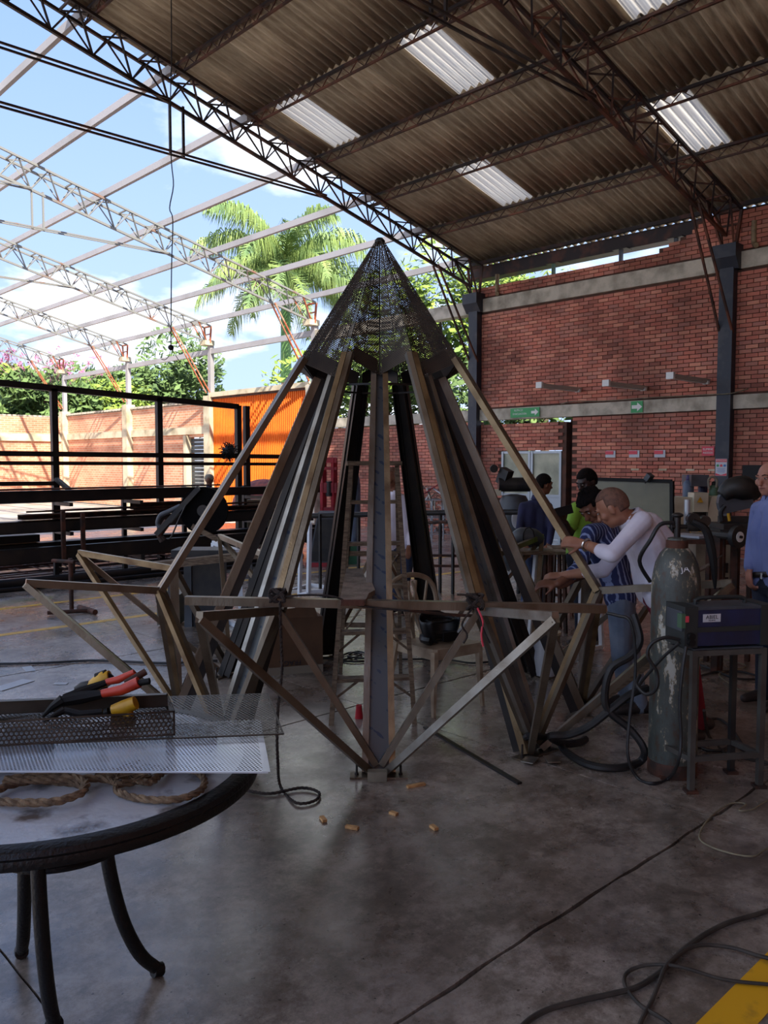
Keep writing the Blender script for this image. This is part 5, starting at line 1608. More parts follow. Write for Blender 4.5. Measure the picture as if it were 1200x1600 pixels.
# scrap cages
c = GD(684, 842); D3 = c.dot(HV)
cg = thing('wire_cage', 'wire cage trolley filled with bright metal scrap by the brick wall', 'cage', c)
def CG(a, b_, z): return c + RV * a + HV * b_ + V(0, 0, z)
for a in (-.35, -.12, .12, .35):
    for b_ in (0, .5): obj('wire_post', MB().bar(CG(a, b_, 0), CG(a, b_, .85), 0.022), M['alu'], cg)
for z in (.1, .45, .83):
    obj('wire_rail', MB().bar(CG(-.35, 0, z), CG(.35, 0, z), 0.022).bar(CG(-.35, .5, z), CG(.35, .5, z), 0.022).bar(CG(-.35, 0, z), CG(-.35, .5, z), 0.022).bar(CG(.35, 0, z), CG(.35, .5, z), 0.022), M['alu'], cg)
b = MB(); q = random.Random(12)
for i in range(110):
    a = CG(q.uniform(-.33, .33), q.uniform(.03, .47), q.uniform(.12, 1.12) * (1 - 0.0))
    v = V(q.uniform(-1, 1), q.uniform(-1, 1), q.uniform(-1, 1)).normalized() * q.uniform(.06, .22)
    b.bar(a - v / 2, a + v / 2, q.uniform(.01, .05), 0.012)
obj('metal_scrap', b, M['steel_bright'], label='heap of crooked metal offcuts filling the wire cage', cat='scrap', kind='stuff')
for k, (pa, pb, w, m) in enumerate((((662, 772), (692, 752), .1, 'red_paint'), ((668, 764), (676, 790), .05, 'steel_bright'), ((676, 762), (690, 772), .06, 'white_paint'))):
    obj('metal_offcut', MB().bar(P(*pa, D3 + .2), P(*pb, D3 + .1), w, 0.02), M[m], label=['dark red strip leaning on top of the metal scrap', 'bright steel strip standing in the metal scrap', 'white sheet strip on the metal scrap'][k], cat='scrap')
# blower / round machine behind the right ribs
c = GD(762, 860)
bw = thing('blower', 'grey fan housing on the floor behind the right ribs', 'machine', c)
cc2 = c + V(0, 0, .42)
obj('housing', MB().cyl(cc2 - HV * 0.1, cc2 + HV * 0.1, 0.24, n=24), M['machine_grey'], bw)
obj('guard', MB().tube([cc2 - HV * .11 + (RV * math.cos(a) + V(0, 0, math.sin(a))) * 0.2 for a in [i * PI / 10 for i in range(20)]], 0.012, 6, closed=True), M['alu'], bw)
for k in range(6): obj('spoke', MB().bar(cc2 - HV * .11, cc2 - HV * .11 + (RV * math.cos(k * PI / 3) + V(0, 0, math.sin(k * PI / 3))) * .2, 0.015), M['alu'], bw)
obj('stand', MB().box(c + V(0, 0, .09), (0.4, 0.3, .18), rz=AZ - PI / 2), M['machine_dark'], bw)
b = MB()
# hanging power cable with a plug
top = P(269, -40, 9.0); top.z = zr(top.x)
cb = thing('hanging_cable', 'thin black electric cable hanging from the roof with a small plug', 'cable', P(267, 545, 9.0))
obj('cord', MB().tube([top, P(268, 60, 9.0), P(267, 120, 9.0), P(266, 200, 9), P(268, 255, 9.0), P(271, 290, 9.0), P(265, 325, 9.0), P(270, 345, 9), P(268, 420, 9.0), P(267, 540, 9.0)], 0.006, 6, 4), M['tool_black'], cb, smooth=True)
obj('plug', MB().ell(P(267, 543, 9.0), (0.032, 0.032, 0.03)), M['tool_black'], cb, smooth=True)
obj('loose_wire', MB().tube([P(267, 545, 9.0), P(264, 556, 9.0), P(258, 562, 9.0), P(252, 561, 9.0)], 0.004, 5, 3), M['cable_grey'], cb)
obj('loose_wire', MB().tube([P(268, 545, 9.0), P(275, 556, 9.0), P(281, 566, 9.0)], 0.004, 5, 3), M['cable_grey'], cb)

# ------------------------------------------------------------------ right side machines
# big framed board
D4 = 8.6
c = P(1000, 800, D4); c.z = 0
bd = thing('framed_board', 'large dark framed pane standing on edge behind the man in the white shirt', 'board', c)
p00, p10, p11, p01 = P(915, 748, D4 + .3), P(1050, 752, D4 - .2), P(1050, 826, D4 - .2), P(915, 826, D4 + .3)
e = (p10 - p00)
obj('pane', MB().prism([p00, p10, p11, p01], HV * 0.012), M['glass_board'], bd)
for a, d_ in ((p00, p10), (p10, p11), (p11, p01), (p01, p00)): obj('frame_bar', MB().bar(a, d_, 0.035), M['tool_black'], bd)
for p in (p11, p01): obj('leg', MB().bar(V(p.x, p.y, 0), p, 0.035), M['tool_black'], bd)
lampc = P(1014, 746, D4 - .1)
fl_ = thing('flood_lamp', 'small grey flood lamp clipped on top of the framed board', 'lamp', lampc)
obj('head', MB().box(lampc, (0.09, 0.05, 0.07), R=Matrix.Rotation(0.6, 3, 'X')), M['machine_grey'], fl_)
obj('bracket', MB().bar(lampc, lampc - V(0, 0, .06) - RV * .04, 0.012), M['machine_dark'], fl_)

# cream lathe with cabinet
D5 = 9.3
c = P(1095, 800, D5); c.z = 0
zb_ = P(1100, 832, D5).z
la = thing('machine_tool', 'cream painted machine tool with electrical boxes below the safety poster', 'machine', c)
def bx(px0, py0, px1, py1, d, dep, m, nm, par):
    a = P(px0, py1, d); b_ = P(px1, py0, d)
    w = (b_ - a).dot(RV); h = b_.z - a.z
    mid = (a + b_) / 2 + HV * dep / 2
    return obj(nm, MB().box(mid, (w, dep, h), rz=AZ - PI / 2), M[m], par)


bx(1053, 777, 1083, 832, D5, .4, 'cream', 'left_housing', la)
bx(1084, 770, 1107, 800, D5 - .05, .3, 'cream', 'electrical_box', la)
obj('column', MB().prism([P(1112, 776, D5), P(1132, 774, D5), P(1128, 822, D5), P(1106, 823, D5), P(1106, 800, D5)], HV * 0.4), M['cream'], la)
bx(1082, 800, 1106, 824, D5 + .05, .3, 'machine_dark', 'chuck_guard', la)
bx(1050, 824, 1135, 835, D5 - .1, .5, 'cream_dark', 'bed', la)
bx(1080, 742, 1108, 760, D5 + .1, .3, 'machine_grey', 'top_motor', la)
tri = P(1094, 781, D5 - .07)
o = obj('warning_label', MB().prism([tri - RV * .035 - V(0, 0, .03), tri + RV * .035 - V(0, 0, .03), tri + V(0, 0, .035)], HV * -0.004), M['tool_yellow'], la)
bx(1085, 850, 1145, 956.5, D5 - .3, .5, 'cream_dark', 'cabinet', la)
bx(1122, 880, 1128, 895, D5 - .32, .02, 'tool_black', 'vent', la); bx(1132, 880, 1138, 895, D5 - .32, .02, 'tool_black', 'vent', la)
bx(1122, 902, 1128, 915, D5 - .32, .02, 'tool_black', 'vent', la); bx(1132, 902, 1138, 915, D5 - .32, .02, 'tool_black', 'vent', la)
bx(1055, 835, 1085, 947, D5 + .1, .4, 'cream_dark', 'left_pedestal', la)


def gas(lab, px, pyb, pyt, w, d, m, cap):
    a = P(px, pyb, d); t_ = P(px, pyt, d); h = t_.z - a.z; r = w / FPX * d / 2
    t = thing('gas_cylinder', lab, 'gas cylinder', a)
    obj('body', MB().lathe([(r * .95, 0), (r, .02), (r, h * .55), (r * .85, h * .68), (r * .4, h * .78), (r * .3, h * .8)], a, 18), M[m], t, smooth=True)
    obj('cap', MB().lathe([(r * .42, h * .72), (r * .5, h * .82), (r * .4, h * .93), (r * .2, h)], a, 12), M[cap], t, smooth=True)


gas('small blue-grey gas bottle with purple cap on the cream machine', 1075, 778, 742, 17, D5 + .2, 'gas_blue', 'purple')
gas('small blue bottle partly hidden behind the electrical box', 1098, 772, 752, 14, D5 + .35, 'welder_blue', 'machine_dark')
gas('small green bottle with a pale ring handle right of the electrical box', 1115, 776, 752, 15, D5 + .15, 'gas_green', 'machine_dark')
obj('ring_handle', MB().tube([P(1108, 764, D5 + .1), P(1107, 750, D5 + .1), P(1113, 745, D5 + .1), P(1120, 750, D5 + .1), P(1119, 762, D5 + .1)], 0.014, 8, 5), M['card_pale'], smooth=True, label='pale looped hose above the small green bottle', cat='hose')

# steel work table in front of it
D6 = 7.3
wt = thing('work_table', 'cluttered steel work table with angled brown legs right of the gas cylinder', 'table', V(P(1110, 840, D6).x, P(1110, 840, D6).y, 0))
a0, a1, a2, a3 = P(1056, 846, 7.0), P(1152, 845, 6.9), P(1165, 832, 7.7), P(1060, 832, 7.9)
zt6 = a0.z
obj('top', MB().prism([V(p.x, p.y, zt6 - 0.02) for p in (a0, a1, a2, a3)], (0, 0, 0.03)), M['steel_dark'], wt)
for px, d, dx in ((1114, 7.0, 0), (1150, 6.95, 0), (1062, 7.05, 0), (1148, 7.6, 0)):
    c = P(px, 850, d); obj('leg', MB().bar(V(c.x, c.y, 0), V(c.x, c.y, zt6), 0.055), M['rust'], wt)
obj('diagonal', MB().bar(V(*P(1115, 852, 7.02).xy, zt6 - .03), V(*P(1143, 930, 7.0).xy, 0.33), 0.04), M['rust'], wt)
obj('edge_angle', MB().bar(V(a0.x, a0.y, zt6), V(a1.x, a1.y, zt6), 0.04, 0.035), M['rust'], wt)
for k, (px, py, d, sx_, sy_, h, m, lab) in enumerate(((1095, 826, 7.6, .22, .12, .05, 'tool_yellow', 'yellow tool case on the cluttered work table'), (1120, 834, 7.4, .4, .25, .03, 'wood', 'grey board lying on the work table'),
                                                      (1080, 838, 7.3, .3, .2, .02, 'paper', 'crumpled sheet metal scrap on the work table'), (1138, 838, 7.2, .25, .2, .06, 'wood_board', 'short wood block at the right of the work table'))):
    c = P(px, py, d); c.z = zt6 + .012 + h / 2
    obj('tool_case' if k == 0 else 'board_scrap', MB().box(c, (sx_, sy_, h), rz=AZ + k * .3), M[m], label=lab, cat='case' if k == 0 else 'board')
# black mitre saw on a stand
D7 = 6.6
ms = thing('mitre_saw', 'black mitre saw with grey guard beside the man in the blue shirt', 'saw', V(*P(1150, 826, D7).xy, P(1150, 826, D7).z))
cm = P(1150, 785, D7)
obj('motor_cover', MB().tube([P(1128, 775, D7), P(1142, 764, D7), P(1160, 762, D7), P(1176, 768, D7 + .1)], [0.05, 0.085, 0.1, 0.08], 14, 4), M['machine_dark'], ms, smooth=True)
obj('blade_guard', MB().prism([cm + (RV * math.cos(a) + V(0, 0, math.sin(a))) * 0.14 for a in [i * PI / 9 - .3 for i in range(13)]], HV * 0.05), M['machine_grey'], ms)
obj('handle', MB().tube([P(1132, 790, D7), P(1126, 800, D7), P(1128, 814, D7)], 0.02, 8, 4), M['machine_dark'], ms, smooth=True)
obj('fence', MB().box(P(1152, 815, D7 + .05), (0.3, 0.05, 0.09), rz=AZ - PI / 2), M['machine_dark'], ms)
obj('base', MB().box(P(1152, 822, D7), (0.34, 0.3, 0.05), rz=AZ - PI / 2), M['machine_dark'], ms)
obj('lock_lever', MB().bar(P(1138, 802, D7 - .1), P(1140, 814, D7 - .1), 0.018), M['tool_yellow'], ms)
c = P(1152, 828, D7)
sst = thing('saw_stand', 'dark steel pedestal under the mitre saw', 'stand', V(c.x, c.y, 0))
obj('top_plate', MB().box(c, (0.42, 0.36, 0.03), rz=AZ - PI / 2), M['machine_dark'], sst)
for s in (-1, 1):
    for u in (-1, 1): obj('leg', MB().bar(V(c.x, c.y, 0) + RV * .17 * s + HV * .14 * u, c + RV * .17 * s + HV * .14 * u, 0.035), M['rust'], sst)
# bench grinder wheel
c = P(1156, 839, 6.2)
gw = thing('grinding_wheel', 'round abrasive wheel with white hub at the end of the work table', 'wheel', c - V(0, 0, .085))
ax_ = (HV * 0.9 - RV * 0.45).normalized()
obj('disc', MB().cyl(c, c + ax_ * 0.04, 0.085, n=28), M['machine_dark'], gw, smooth=True)
obj('hub', MB().cyl(c - ax_ * 0.004, c, 0.04, n=20), M['white'], gw); obj('nut', MB().cyl(c - ax_ * 0.02, c, 0.012, n=6), M['steel_dark'], gw)
obj('arbor', MB().cyl(c + ax_ * .04, c + ax_ * .3, 0.03, n=12), M['machine_dark'], gw)
obj('arbor_stand', MB().bar(c + ax_ * .2, V(*(c + ax_ * .2).xy, 0), 0.05), M['rust'], gw)
# dark screen on the wall right of the column
obj('screen', MB().box((XW - 0.25, 5.62, 1.42), (0.05, 0.5, 0.34)), M['tool_black'], label='dark flat screen on the wall behind the man in the blue shirt', cat='screen')

# stools / seats and vice bench between ribs and people
c = V(*P(818, 845, 7.3).xy, 0)
vb = thing('canvas_seat', 'grey rolled canvas bag on a tube bench between the right ridge tubes', 'bag', P(818, 850, 7.3))
obj('roll', MB().tube([P(804, 842, 7.3), P(815, 838, 7.3), P(834, 840, 7.3), P(846, 846, 7.3)], [0.055, 0.08, 0.08, 0.05], 12, 4), M['machine_grey'], vb, smooth=True)
obj('strap', MB().tube([P(826, 838, 7.22) + (RV * .05 * math.cos(a) + V(0, 0, .08 * math.sin(a))) for a in [i * .7 for i in range(9)]], 0.006, 6, closed=True), M['tool_black'], vb)
bn_ = thing('tube_bench', 'low tube-framed bench under the canvas bag', 'bench', c)
zt7 = P(818, 858, 7.3).z
obj('top', MB().box(V(c.x, c.y, zt7 - .02), (0.5, 0.3, 0.03), rz=AZ - PI / 2), M['wood'], bn_)
for s in (-1, 1):
    for u in (-1, 1): obj('leg', MB().bar(V(c.x, c.y, 0) + RV * .22 * s + HV * .12 * u, V(c.x, c.y, zt7 - .03) + RV * .22 * s + HV * .12 * u, 0.03), M['rust'], bn_)
for k, (px, py, d, lab) in enumerate(((860, 862, 8.0, 'brown wooden stool, left of two, behind the hands'), (880, 856, 8.6, 'brown wooden stool further back below the man in green'))):
    c = P(px, py, d); s_ = thing('stool', lab, 'stool', V(c.x, c.y, 0))
    obj('seat', MB().box(c, (0.28, 0.28, 0.03), rz=AZ), M['wood'], s_)
    for s in (-1, 1):
        for u in (-1, 1): obj('leg', MB().bar(V(c.x, c.y, 0) + RV * .13 * s + HV * .13 * u, c + RV * .11 * s + HV * .11 * u, 0.03), M['rust'], s_)
    obj('stretcher', MB().bar(V(c.x, c.y, .25) - RV * .13, V(c.x, c.y, .25) + RV * .13, 0.025), M['rust'], s_)
# paint bucket and bag behind the right foot
c = GD(856, 1030)
pb_ = thing('bucket', 'pale round bucket on the floor behind the right point of the frame', 'bucket', c)
obj('body', MB().lathe([(0.09, 0), (0.1, 0.2), (0.105, 0.205), (0.105, 0.22)], c, 24), M['cream_dark'], pb_, smooth=True); obj('lid', MB().lathe([(0.107, 0.215), (0.107, 0.235), (0.0, 0.238)], c, 24), M['cream'], pb_)
sk = obj('sack', MB().tube([GD(852, 1058) + V(0, 0, .02), GD(852, 1058) + V(0, 0, .16), GD(852, 1058) + V(0, 0, .30), GD(852, 1058) + V(0, 0, .38)], [0.08, 0.11, 0.09, 0.03], 12, 3), M['label_white'], smooth=True, label='white printed sack standing behind the right point of the frame', cat='sack')

# compressor tank behind the man in the navy shirt
c = V(*P(803, 790, 10.4).xy, 0)
cp_ = thing('compressor', 'grey upright compressor tank with pipework before the glazed door', 'compressor', c)
zt8 = P(803, 772, 10.4).z
obj('tank', MB().lathe([(0.05, .25), (0.16, .32), (0.2, .42), (0.2, zt8 - .12), (0.15, zt8 - .02), (0.05, zt8)], c, 24), M['machine_grey'], cp_, smooth=True)
for k in range(3):
    a = k * 2.1; obj('leg', MB().bar(c + V(.16 * math.cos(a), .16 * math.sin(a), 0), c + V(.16 * math.cos(a), .16 * math.sin(a), .45), 0.03), M['machine_dark'], cp_)
obj('pump', MB().cyl(V(c.x, c.y, zt8 + .12) - RV * .2, V(c.x, c.y, zt8 + .12) + RV * .2, 0.09, n=14), M['machine_dark'], cp_, smooth=True)
obj('motor_head', MB().box(V(c.x, c.y, zt8 + .22) - RV * .12, (0.12, 0.14, 0.2), R=Matrix.Rotation(0.4, 3, 'X')), M['machine_dark'], cp_)
obj('control_box', MB().box(V(c.x, c.y, zt8 + .02) - RV * .22, (0.1, 0.1, 0.08), rz=AZ), M['cream'], cp_)
obj('gauge', MB().cyl(V(c.x, c.y, zt8 + .32) - RV * .26 - HV * .05, V(c.x, c.y, zt8 + .32) - RV * .26, 0.05, n=16), M['machine_dark'], cp_)
obj('label_plate', MB().ell(V(c.x, c.y, zt8 - .3) - HV * .2, (0.06, 0.012, 0.12), R=Matrix.Rotation(AZ - PI / 2, 3, 'Z')), M['label_white'], cp_)

# ------------------------------------------------------------------ gas cylinder, welder and stand (right foreground)
c = GD(1050, 1206); R0 = 0.124
gc = thing('gas_cylinder', 'tall worn grey-green gas cylinder with flaking paint in the right foreground', 'gas cylinder', c)
obj('body', MB().lathe([(0.10, 0), (R0 - .006, 0.01), (R0, 0.035), (R0, 1.0), (R0 * .97, 1.05), (R0 * .86, 1.12), (R0 * .68, 1.17), (R0 * .5, 1.195), (0.048, 1.205), (0.048, 1.25), (0.03, 1.255)], c, 40), M['gas_dark'], gc, smooth=True)
obj('neck_ring', MB().lathe([(0.05, 1.195), (0.056, 1.2), (0.056, 1.235), (0.05, 1.24)], c, 24), M['rust'], gc, smooth=True)
obj('base_ring', MB().lathe([(R0 + .002, 0.0), (R0 + .003, 0.01), (R0 + .003, 0.07), (R0, 0.075)], c, 40), M['rust'], gc, smooth=True)
obj('valve', MB().cyl(c + V(0, 0, 1.25), c + V(0, 0, 1.36), 0.017, n=12).cyl(c + V(0, 0, 1.31) - RV * .03, c + V(0, 0, 1.31) + RV * .06, 0.012, n=10).ell(c + V(0, 0, 1.37), (.03, .03, .014)), M['steel_dark'], gc, smooth=True)
text_obj('stencil', 'JA', 0.05, c + V(0, 0, 1.10) - HV * 0.112 + RV * 0.005, RV, V(0, 0, 1) + HV * 0.6, M['label_white'], gc)
rg = thing('regulator', 'dark gas regulator and black cloth strap hanging on the cylinder valve', 'regulator', c + V(0, 0, 1.27))
obj('gauge_body', MB().cyl(c + V(0, 0, 1.31) + RV * .05, c + V(0, 0, 1.31) + RV * .12, 0.025, n=12), M['machine_dark'], rg, smooth=True)
obj('gauge', MB().cyl(c + V(0, 0, 1.35) + RV * .08 - HV * .02, c + V(0, 0, 1.35) + RV * .08 + HV * .02, 0.032, n=18), M['steel_dark'], rg)
obj('gauge', MB().cyl(c + V(0, 0, 1.34) + RV * .14 - HV * .02, c + V(0, 0, 1.34) + RV * .14 + HV * .02, 0.028, n=18), M['steel_dark'], rg)
obj('flow_tube', MB().cyl(c + V(0, 0, 1.32) + RV * .06 + HV * .03, c + V(0, 0, 1.45) + RV * .06 + HV * .03, 0.016, n=12), M['alu'], rg)
obj('strap', MB().tube([c + V(0, 0, 1.34) + RV * .06 - HV * .05, c + V(0, 0, 1.30) + RV * .12 - HV * .07, c + V(0, 0, 1.19) + RV * .155 - HV * .07, c + V(0, 0, 1.08) + RV * .175 - HV * .06, c + V(0, 0, .99) + RV * .185 - HV * .05], [.017, .021, .022, .016, .005], 8, 4), M['tool_black'], rg, smooth=True)
obj('hose', MB().tube([c + V(0, 0, 1.33) - RV * .02, c + V(0, 0, 1.32) - RV * .09, c + V(0, 0, 1.24) - RV * .14, c + V(0, 0, 1.12) - RV * .17 + HV * .08, c + V(0, 0, 1.0) - RV * .09 + HV * .145], 0.011, 8, 5), M['rubber'], rg, smooth=True)
eh = thing('electrode_holder', 'electrode holder with wooden grip hooked right of the cylinder', 'tool', P(1095, 890, 4.3))
obj('grip', MB().tube([P(1085, 893, 4.3), P(1098, 888, 4.3), P(1108, 882, 4.3)], [.014, .013, .009], 8), M['wood_board'], eh, smooth=True)
obj('rod', MB().cyl(P(1106, 884, 4.3), P(1128, 868, 4.3), 0.004), M['machine_dark'], eh)

DW = 4.12
f0 = GD(1079, 1238)
ws_ = thing('welder_stand', 'grey angle-iron stand carrying the blue welding machine', 'stand', f0)
wdir = (GD(1186, 1230) - f0); wdir.normalize(); wnor = V(-wdir.y, wdir.x, 0)
if wnor.dot(HV) < 0: wnor = -wnor
ZSv = P(1079, 1010, DW).z
foot = [f0, GD(1186, 1230), GD(1160, 1212) + wnor * 0.0, GD(1056, 1216)]
wW = (foot[1] - foot[0]).length
foot = [f0, f0 + wdir * (wW - .0), f0 + wdir * (wW - .03) + wnor * .2, f0 + wdir * (-.03) + wnor * .2]
for k, p in enumerate(foot):
    obj('leg', MB().bar(p, p + V(0, 0, ZSv), 0.028, 0.028, up=wdir), M['stand_grey'] if k != 2 else M['machine_dark'], ws_)
    obj('foot_pad', MB().box(p + V(0, 0, .008), (.06, .06, .014), rz=AZ), M['rust'], ws_)
for z in (ZSv - .015, 0.17):
    for a, d_ in ((0, 1), (1, 2), (2, 3), (3, 0)):
        obj('rail', MB().bar(foot[a] + V(0, 0, z), foot[d_] + V(0, 0, z), 0.026), M['stand_grey'], ws_)
obj('tray', MB().prism([p + V(0, 0, ZSv) for p in foot], (0, 0, 0.006)), M['machine_grey'], ws_)
we = thing('welding_machine', 'blue inverter welding machine with dark end bezels on the stand', 'welder', f0 + V(0, 0, ZSv + .006))
o0 = f0 - wdir * 0.02 + wnor * 0.01 + V(0, 0, ZSv + .012)
WL, WH, WDp = 0.43, 0.20, 0.17
def WB(x0, x1, z0, z1, y0, y1): 
    m_ = MB(); p = [o0 + wdir * x + wnor * y for x, y in ((x0, y0), (x1, y0), (x1, y1), (x0, y1))]
    return m_.prism([q_ + V(0, 0, z0) for q_ in p], (0, 0, z1 - z0))
obj('case', WB(.03, WL - .03, .005, WH - .01, 0, WDp), M['welder_blue'], we)
obj('top_cover', WB(.02, WL - .02, WH - .014, WH, -.004, WDp + .004), M['machine_grey'], we)
obj('side_band', WB(.03, WL - .03, .075, .10, -.004, 0), M['welder_dark'], we)
obj('bezel', WB(-.03, .04, 0, WH + .004, -.008, WDp + .008), M['welder_dark'], we)
obj('bezel', WB(WL - .045, WL + .02, 0, WH + .004, -.008, WDp + .008), M['welder_dark'], we)
obj('control_panel', WB(-.036, -.03, .08, WH - .02, .01, WDp - .01), M['machine_grey'], we)
obj('front_face', WB(-.05, -.028, .10, WH - .03, -.012, 0.03), M['gas_green'], we)
obj('display', WB(-.03, -.012, .13, .16, -.014, -.008), M['red_sign'], we)
for z in (.03, .06): obj('socket', MB().cyl(o0 + wdir * 0.0 - wnor * .03 + V(0, 0, z), o0 + wdir * 0.0 + V(0, 0, z), .018, n=14), M['tool_black'], we)
obj('handle', MB().tube([o0 + wdir * .08 + wnor * WDp / 2 + V(0, 0, WH), o0 + wdir * .10 + wnor * WDp / 2 + V(0, 0, WH + .03), o0 + wdir * .33 + wnor * WDp / 2 + V(0, 0, WH + .03), o0 + wdir * .35 + wnor * WDp / 2 + V(0, 0, WH)], .01, 8, 3), M['welder_dark'], we, smooth=True)
obj('sticker', WB(.07, .165, .125, .165, -.003, -.001), M['label_white'], we)
text_obj('lettering', 'ABIEL', 0.027, o0 + wdir * .118 - wnor * .004 + V(0, 0, .149), wdir, UD, M['text_dark'], we, 0.0005)
text_obj('lettering', 'EQUIPOS', 0.009, o0 + wdir * .118 - wnor * .004 + V(0, 0, .133), wdir, UD, M['text_dark'], we, 0.0005)

# ------------------------------------------------------------------ cables
def cable(name, lab, pts, r, m, k=8, cat='cable'):
    return obj(name, MB().tube(pts, r, 8, k), M[m], smooth=True, label=lab, cat=cat)


GZ = lambda px, py, z=0.012: GD(px, py, z)
cable('welding_hose', 'thick black sleeved welding cable looping from the spire foot to the floor beside the cylinder',
      [P(990, 900 + 60, 4.5), P(1000, 1000, 4.45), P(985, 1025, 4.42), P(955, 1045, 4.42), P(945, 1085, 4.42), P(952, 1112, 4.42), P(985, 1140, 4.40), P(1006, 1170, 4.36), GZ(1000, 1190, .03), GZ(965, 1200, .03), GZ(920, 1195, .03), GZ(885, 1175, .03), GZ(868, 1155, .04), P(830, 1150, 4.5), P(822, 1152, 4.52)], 0.021, 'rubber', 6)
cable('welding_hose', 'second thick black cable resting along the wooden bar to the floor',
      [P(1012, 1075, 4.45), P(985, 1085, 4.42), P(955, 1108, 4.42), P(920, 1135, 4.45), P(888, 1148, 4.5), P(860, 1150, 4.52), GZ(880, 1162, .04), GZ(905, 1160, .03), GZ(915, 1155, .03)], 0.022, 'rubber', 6)
cable('power_cable', 'thin black cable hanging in a long loop from the welder past the cylinder', [P(1062, 1000, 4.05), P(1040, 996, 4.05), P(1018, 1006, 4.05), P(1012, 1025, 4.05), P(1026, 1050, 4.05), P(1026, 1075, 4.05), P(1010, 1085, 4.1), P(995, 1070, 4.15), P(1000, 1055, 4.2)], 0.009, 'rubber')
cable('power_cable', 'thin black cable from the welder curving down to the floor by the stand', [P(1072, 1010, 4.0), P(1066, 1050, 3.98), P(1062, 1100, 3.98), P(1064, 1150, 3.98), P(1060, 1190, 3.98), GZ(1045, 1216), GZ(1020, 1224), GZ(996, 1215), P(981, 1180, 4.2), P(984, 1120, 4.25), P(992, 1060, 4.3), P(992, 1010, 4.3), P(984, 970, 4.3), P(965, 962, 4.35), P(948, 958, 4.4)], 0.0085, 'rubber')
cable('power_cable', 'thin black cable crossing from the welder to the spire frame knee', [P(1062, 1004, 4.02), P(1035, 1028, 4.1), P(1005, 1062, 4.2), P(990, 1085, 4.3)], 0.008, 'rubber')
cable('power_cable', 'grey cable in wide loops on the floor behind the welder stand', [P(1100, 1110, 4.3), GZ(1108, 1150), GZ(1135, 1178), GZ(1150, 1182), GZ(1190, 1190), GZ(1240, 1200)], 0.009, 'cable_grey')
cable('power_cable', 'black cable ring on the floor right of the crimson trousers', [GZ(1088, 1150), GZ(1100, 1128), GZ(1125, 1124), GZ(1148, 1145), GZ(1165, 1175), GZ(1150, 1160), GZ(1128, 1172), GZ(1100, 1170), GZ(1088, 1155)], 0.009, 'rubber')
cable('power_cable', 'black cable on the floor behind the welder stand, at the man\'s shoes', [GZ(1094, 1056), GZ(1120, 1050), GZ(1160, 1050), GZ(1190, 1060), GZ(1150, 1060), GZ(1118, 1048), GZ(1085, 1036), GZ(1070, 1030)], 0.009, 'rubber')
cable('power_cable', 'pale thin cable on the floor behind the black cable', [GZ(1090, 1032), GZ(1120, 1028), GZ(1148, 1034), GZ(1165, 1042), GZ(1125, 1052), GZ(1140, 1068), GZ(1165, 1080), GZ(1220, 1074)], 0.006, 'cable_pale')
cable('extension_cord', 'dark cable sweeping in from the lower right corner, passing over the other cable', [GZ(1290, 1390), GZ(1200, 1423), GZ(1130, 1445), GZ(1075, 1478), GZ(1040, 1512), GZ(1000, 1540), GZ(960, 1552), GZ(900, 1565), GZ(850, 1580), GZ(815, 1605), GZ(800, 1640)], 0.0085, 'cable_grey')
cable('extension_cord', 'dusty cable looping near the lower right corner', [GZ(1290, 1510, .02), GZ(1200, 1497, .02), GZ(1140, 1480, .02), GZ(1085, 1478, .025), GZ(1045, 1504, .03), GZ(1030, 1535, .02), GZ(1018, 1565, .012), GZ(1000, 1600), GZ(985, 1650)], 0.007, 'cable_grey')
cable('extension_cord', 'thin dusty cable making a small loop near the lower right corner', [GZ(1290, 1545), GZ(1200, 1538), GZ(1130, 1530), GZ(1060, 1510, .03), GZ(1010, 1508, .02), GZ(980, 1520), GZ(977, 1540), GZ(1000, 1570), GZ(1040, 1595), GZ(1070, 1625)], 0.006, 'cable_grey')
cable('thin_cord', 'thin pale cord looped over the floor crack on the right', [GZ(1280, 1220), GZ(1200, 1251), GZ(1175, 1265), GZ(1155, 1266), GZ(1165, 1256), GZ(1140, 1256), GZ(1112, 1275), GZ(1094, 1300), GZ(1098, 1316), GZ(1130, 1330), GZ(1175, 1338), GZ(1200, 1325), GZ(1270, 1290)], 0.0042, 'cable_pale', cat='cord')
cable('floor_cable', 'black cable running across the left floor behind the tools', [GZ(-60, 1038), GZ(60, 1036), GZ(150, 1032), GZ(260, 1036), GZ(340, 1032)], 0.010, 'rubber')
cable('floor_cable', 'black cable coil on the floor behind the stepladder', [GZ(505, 1028), GZ(540, 1030), GZ(565, 1022), GZ(545, 1020), GZ(530, 1030), GZ(560, 1034), GZ(585, 1028), GZ(560, 1018), GZ(545, 1026), GZ(600, 1030), GZ(690, 1030), GZ(740, 1036), GZ(790, 1030)], 0.008, 'rubber')
# wooden bar leaning at the right point
obj('timber_bar', MB().bar(P(1014, 1036, 4.75), P(890, 1130, 4.72), 0.03, 0.04), M['wood'], label='pale timber bar slanting behind the black cables', cat='bar')
for k, (px, py, w, h) in enumerate(((20, 1070, .3, .12), (45, 1045, .18, .07), (95, 1068, .1, .05))):
    obj('film_scrap', MB().box(GD(px, py, .003), (w, h, .003), rz=.4 + k), M['paper'], label=['large clear film scrap on the floor at the left edge', 'narrow clear film scrap on the left floor', 'small clear film scrap behind the yellow drill'][k], cat='scrap', group='film scraps on the floor')

# ------------------------------------------------------------------ people
MATK = {}


def frame_of(face, up=(0, 0, 1)):
    f = Vector(face).normalized(); s = f.cross(Vector(up)).normalized(); u = s.cross(f).normalized()
    return f, s, u          # face, right-hand side, up


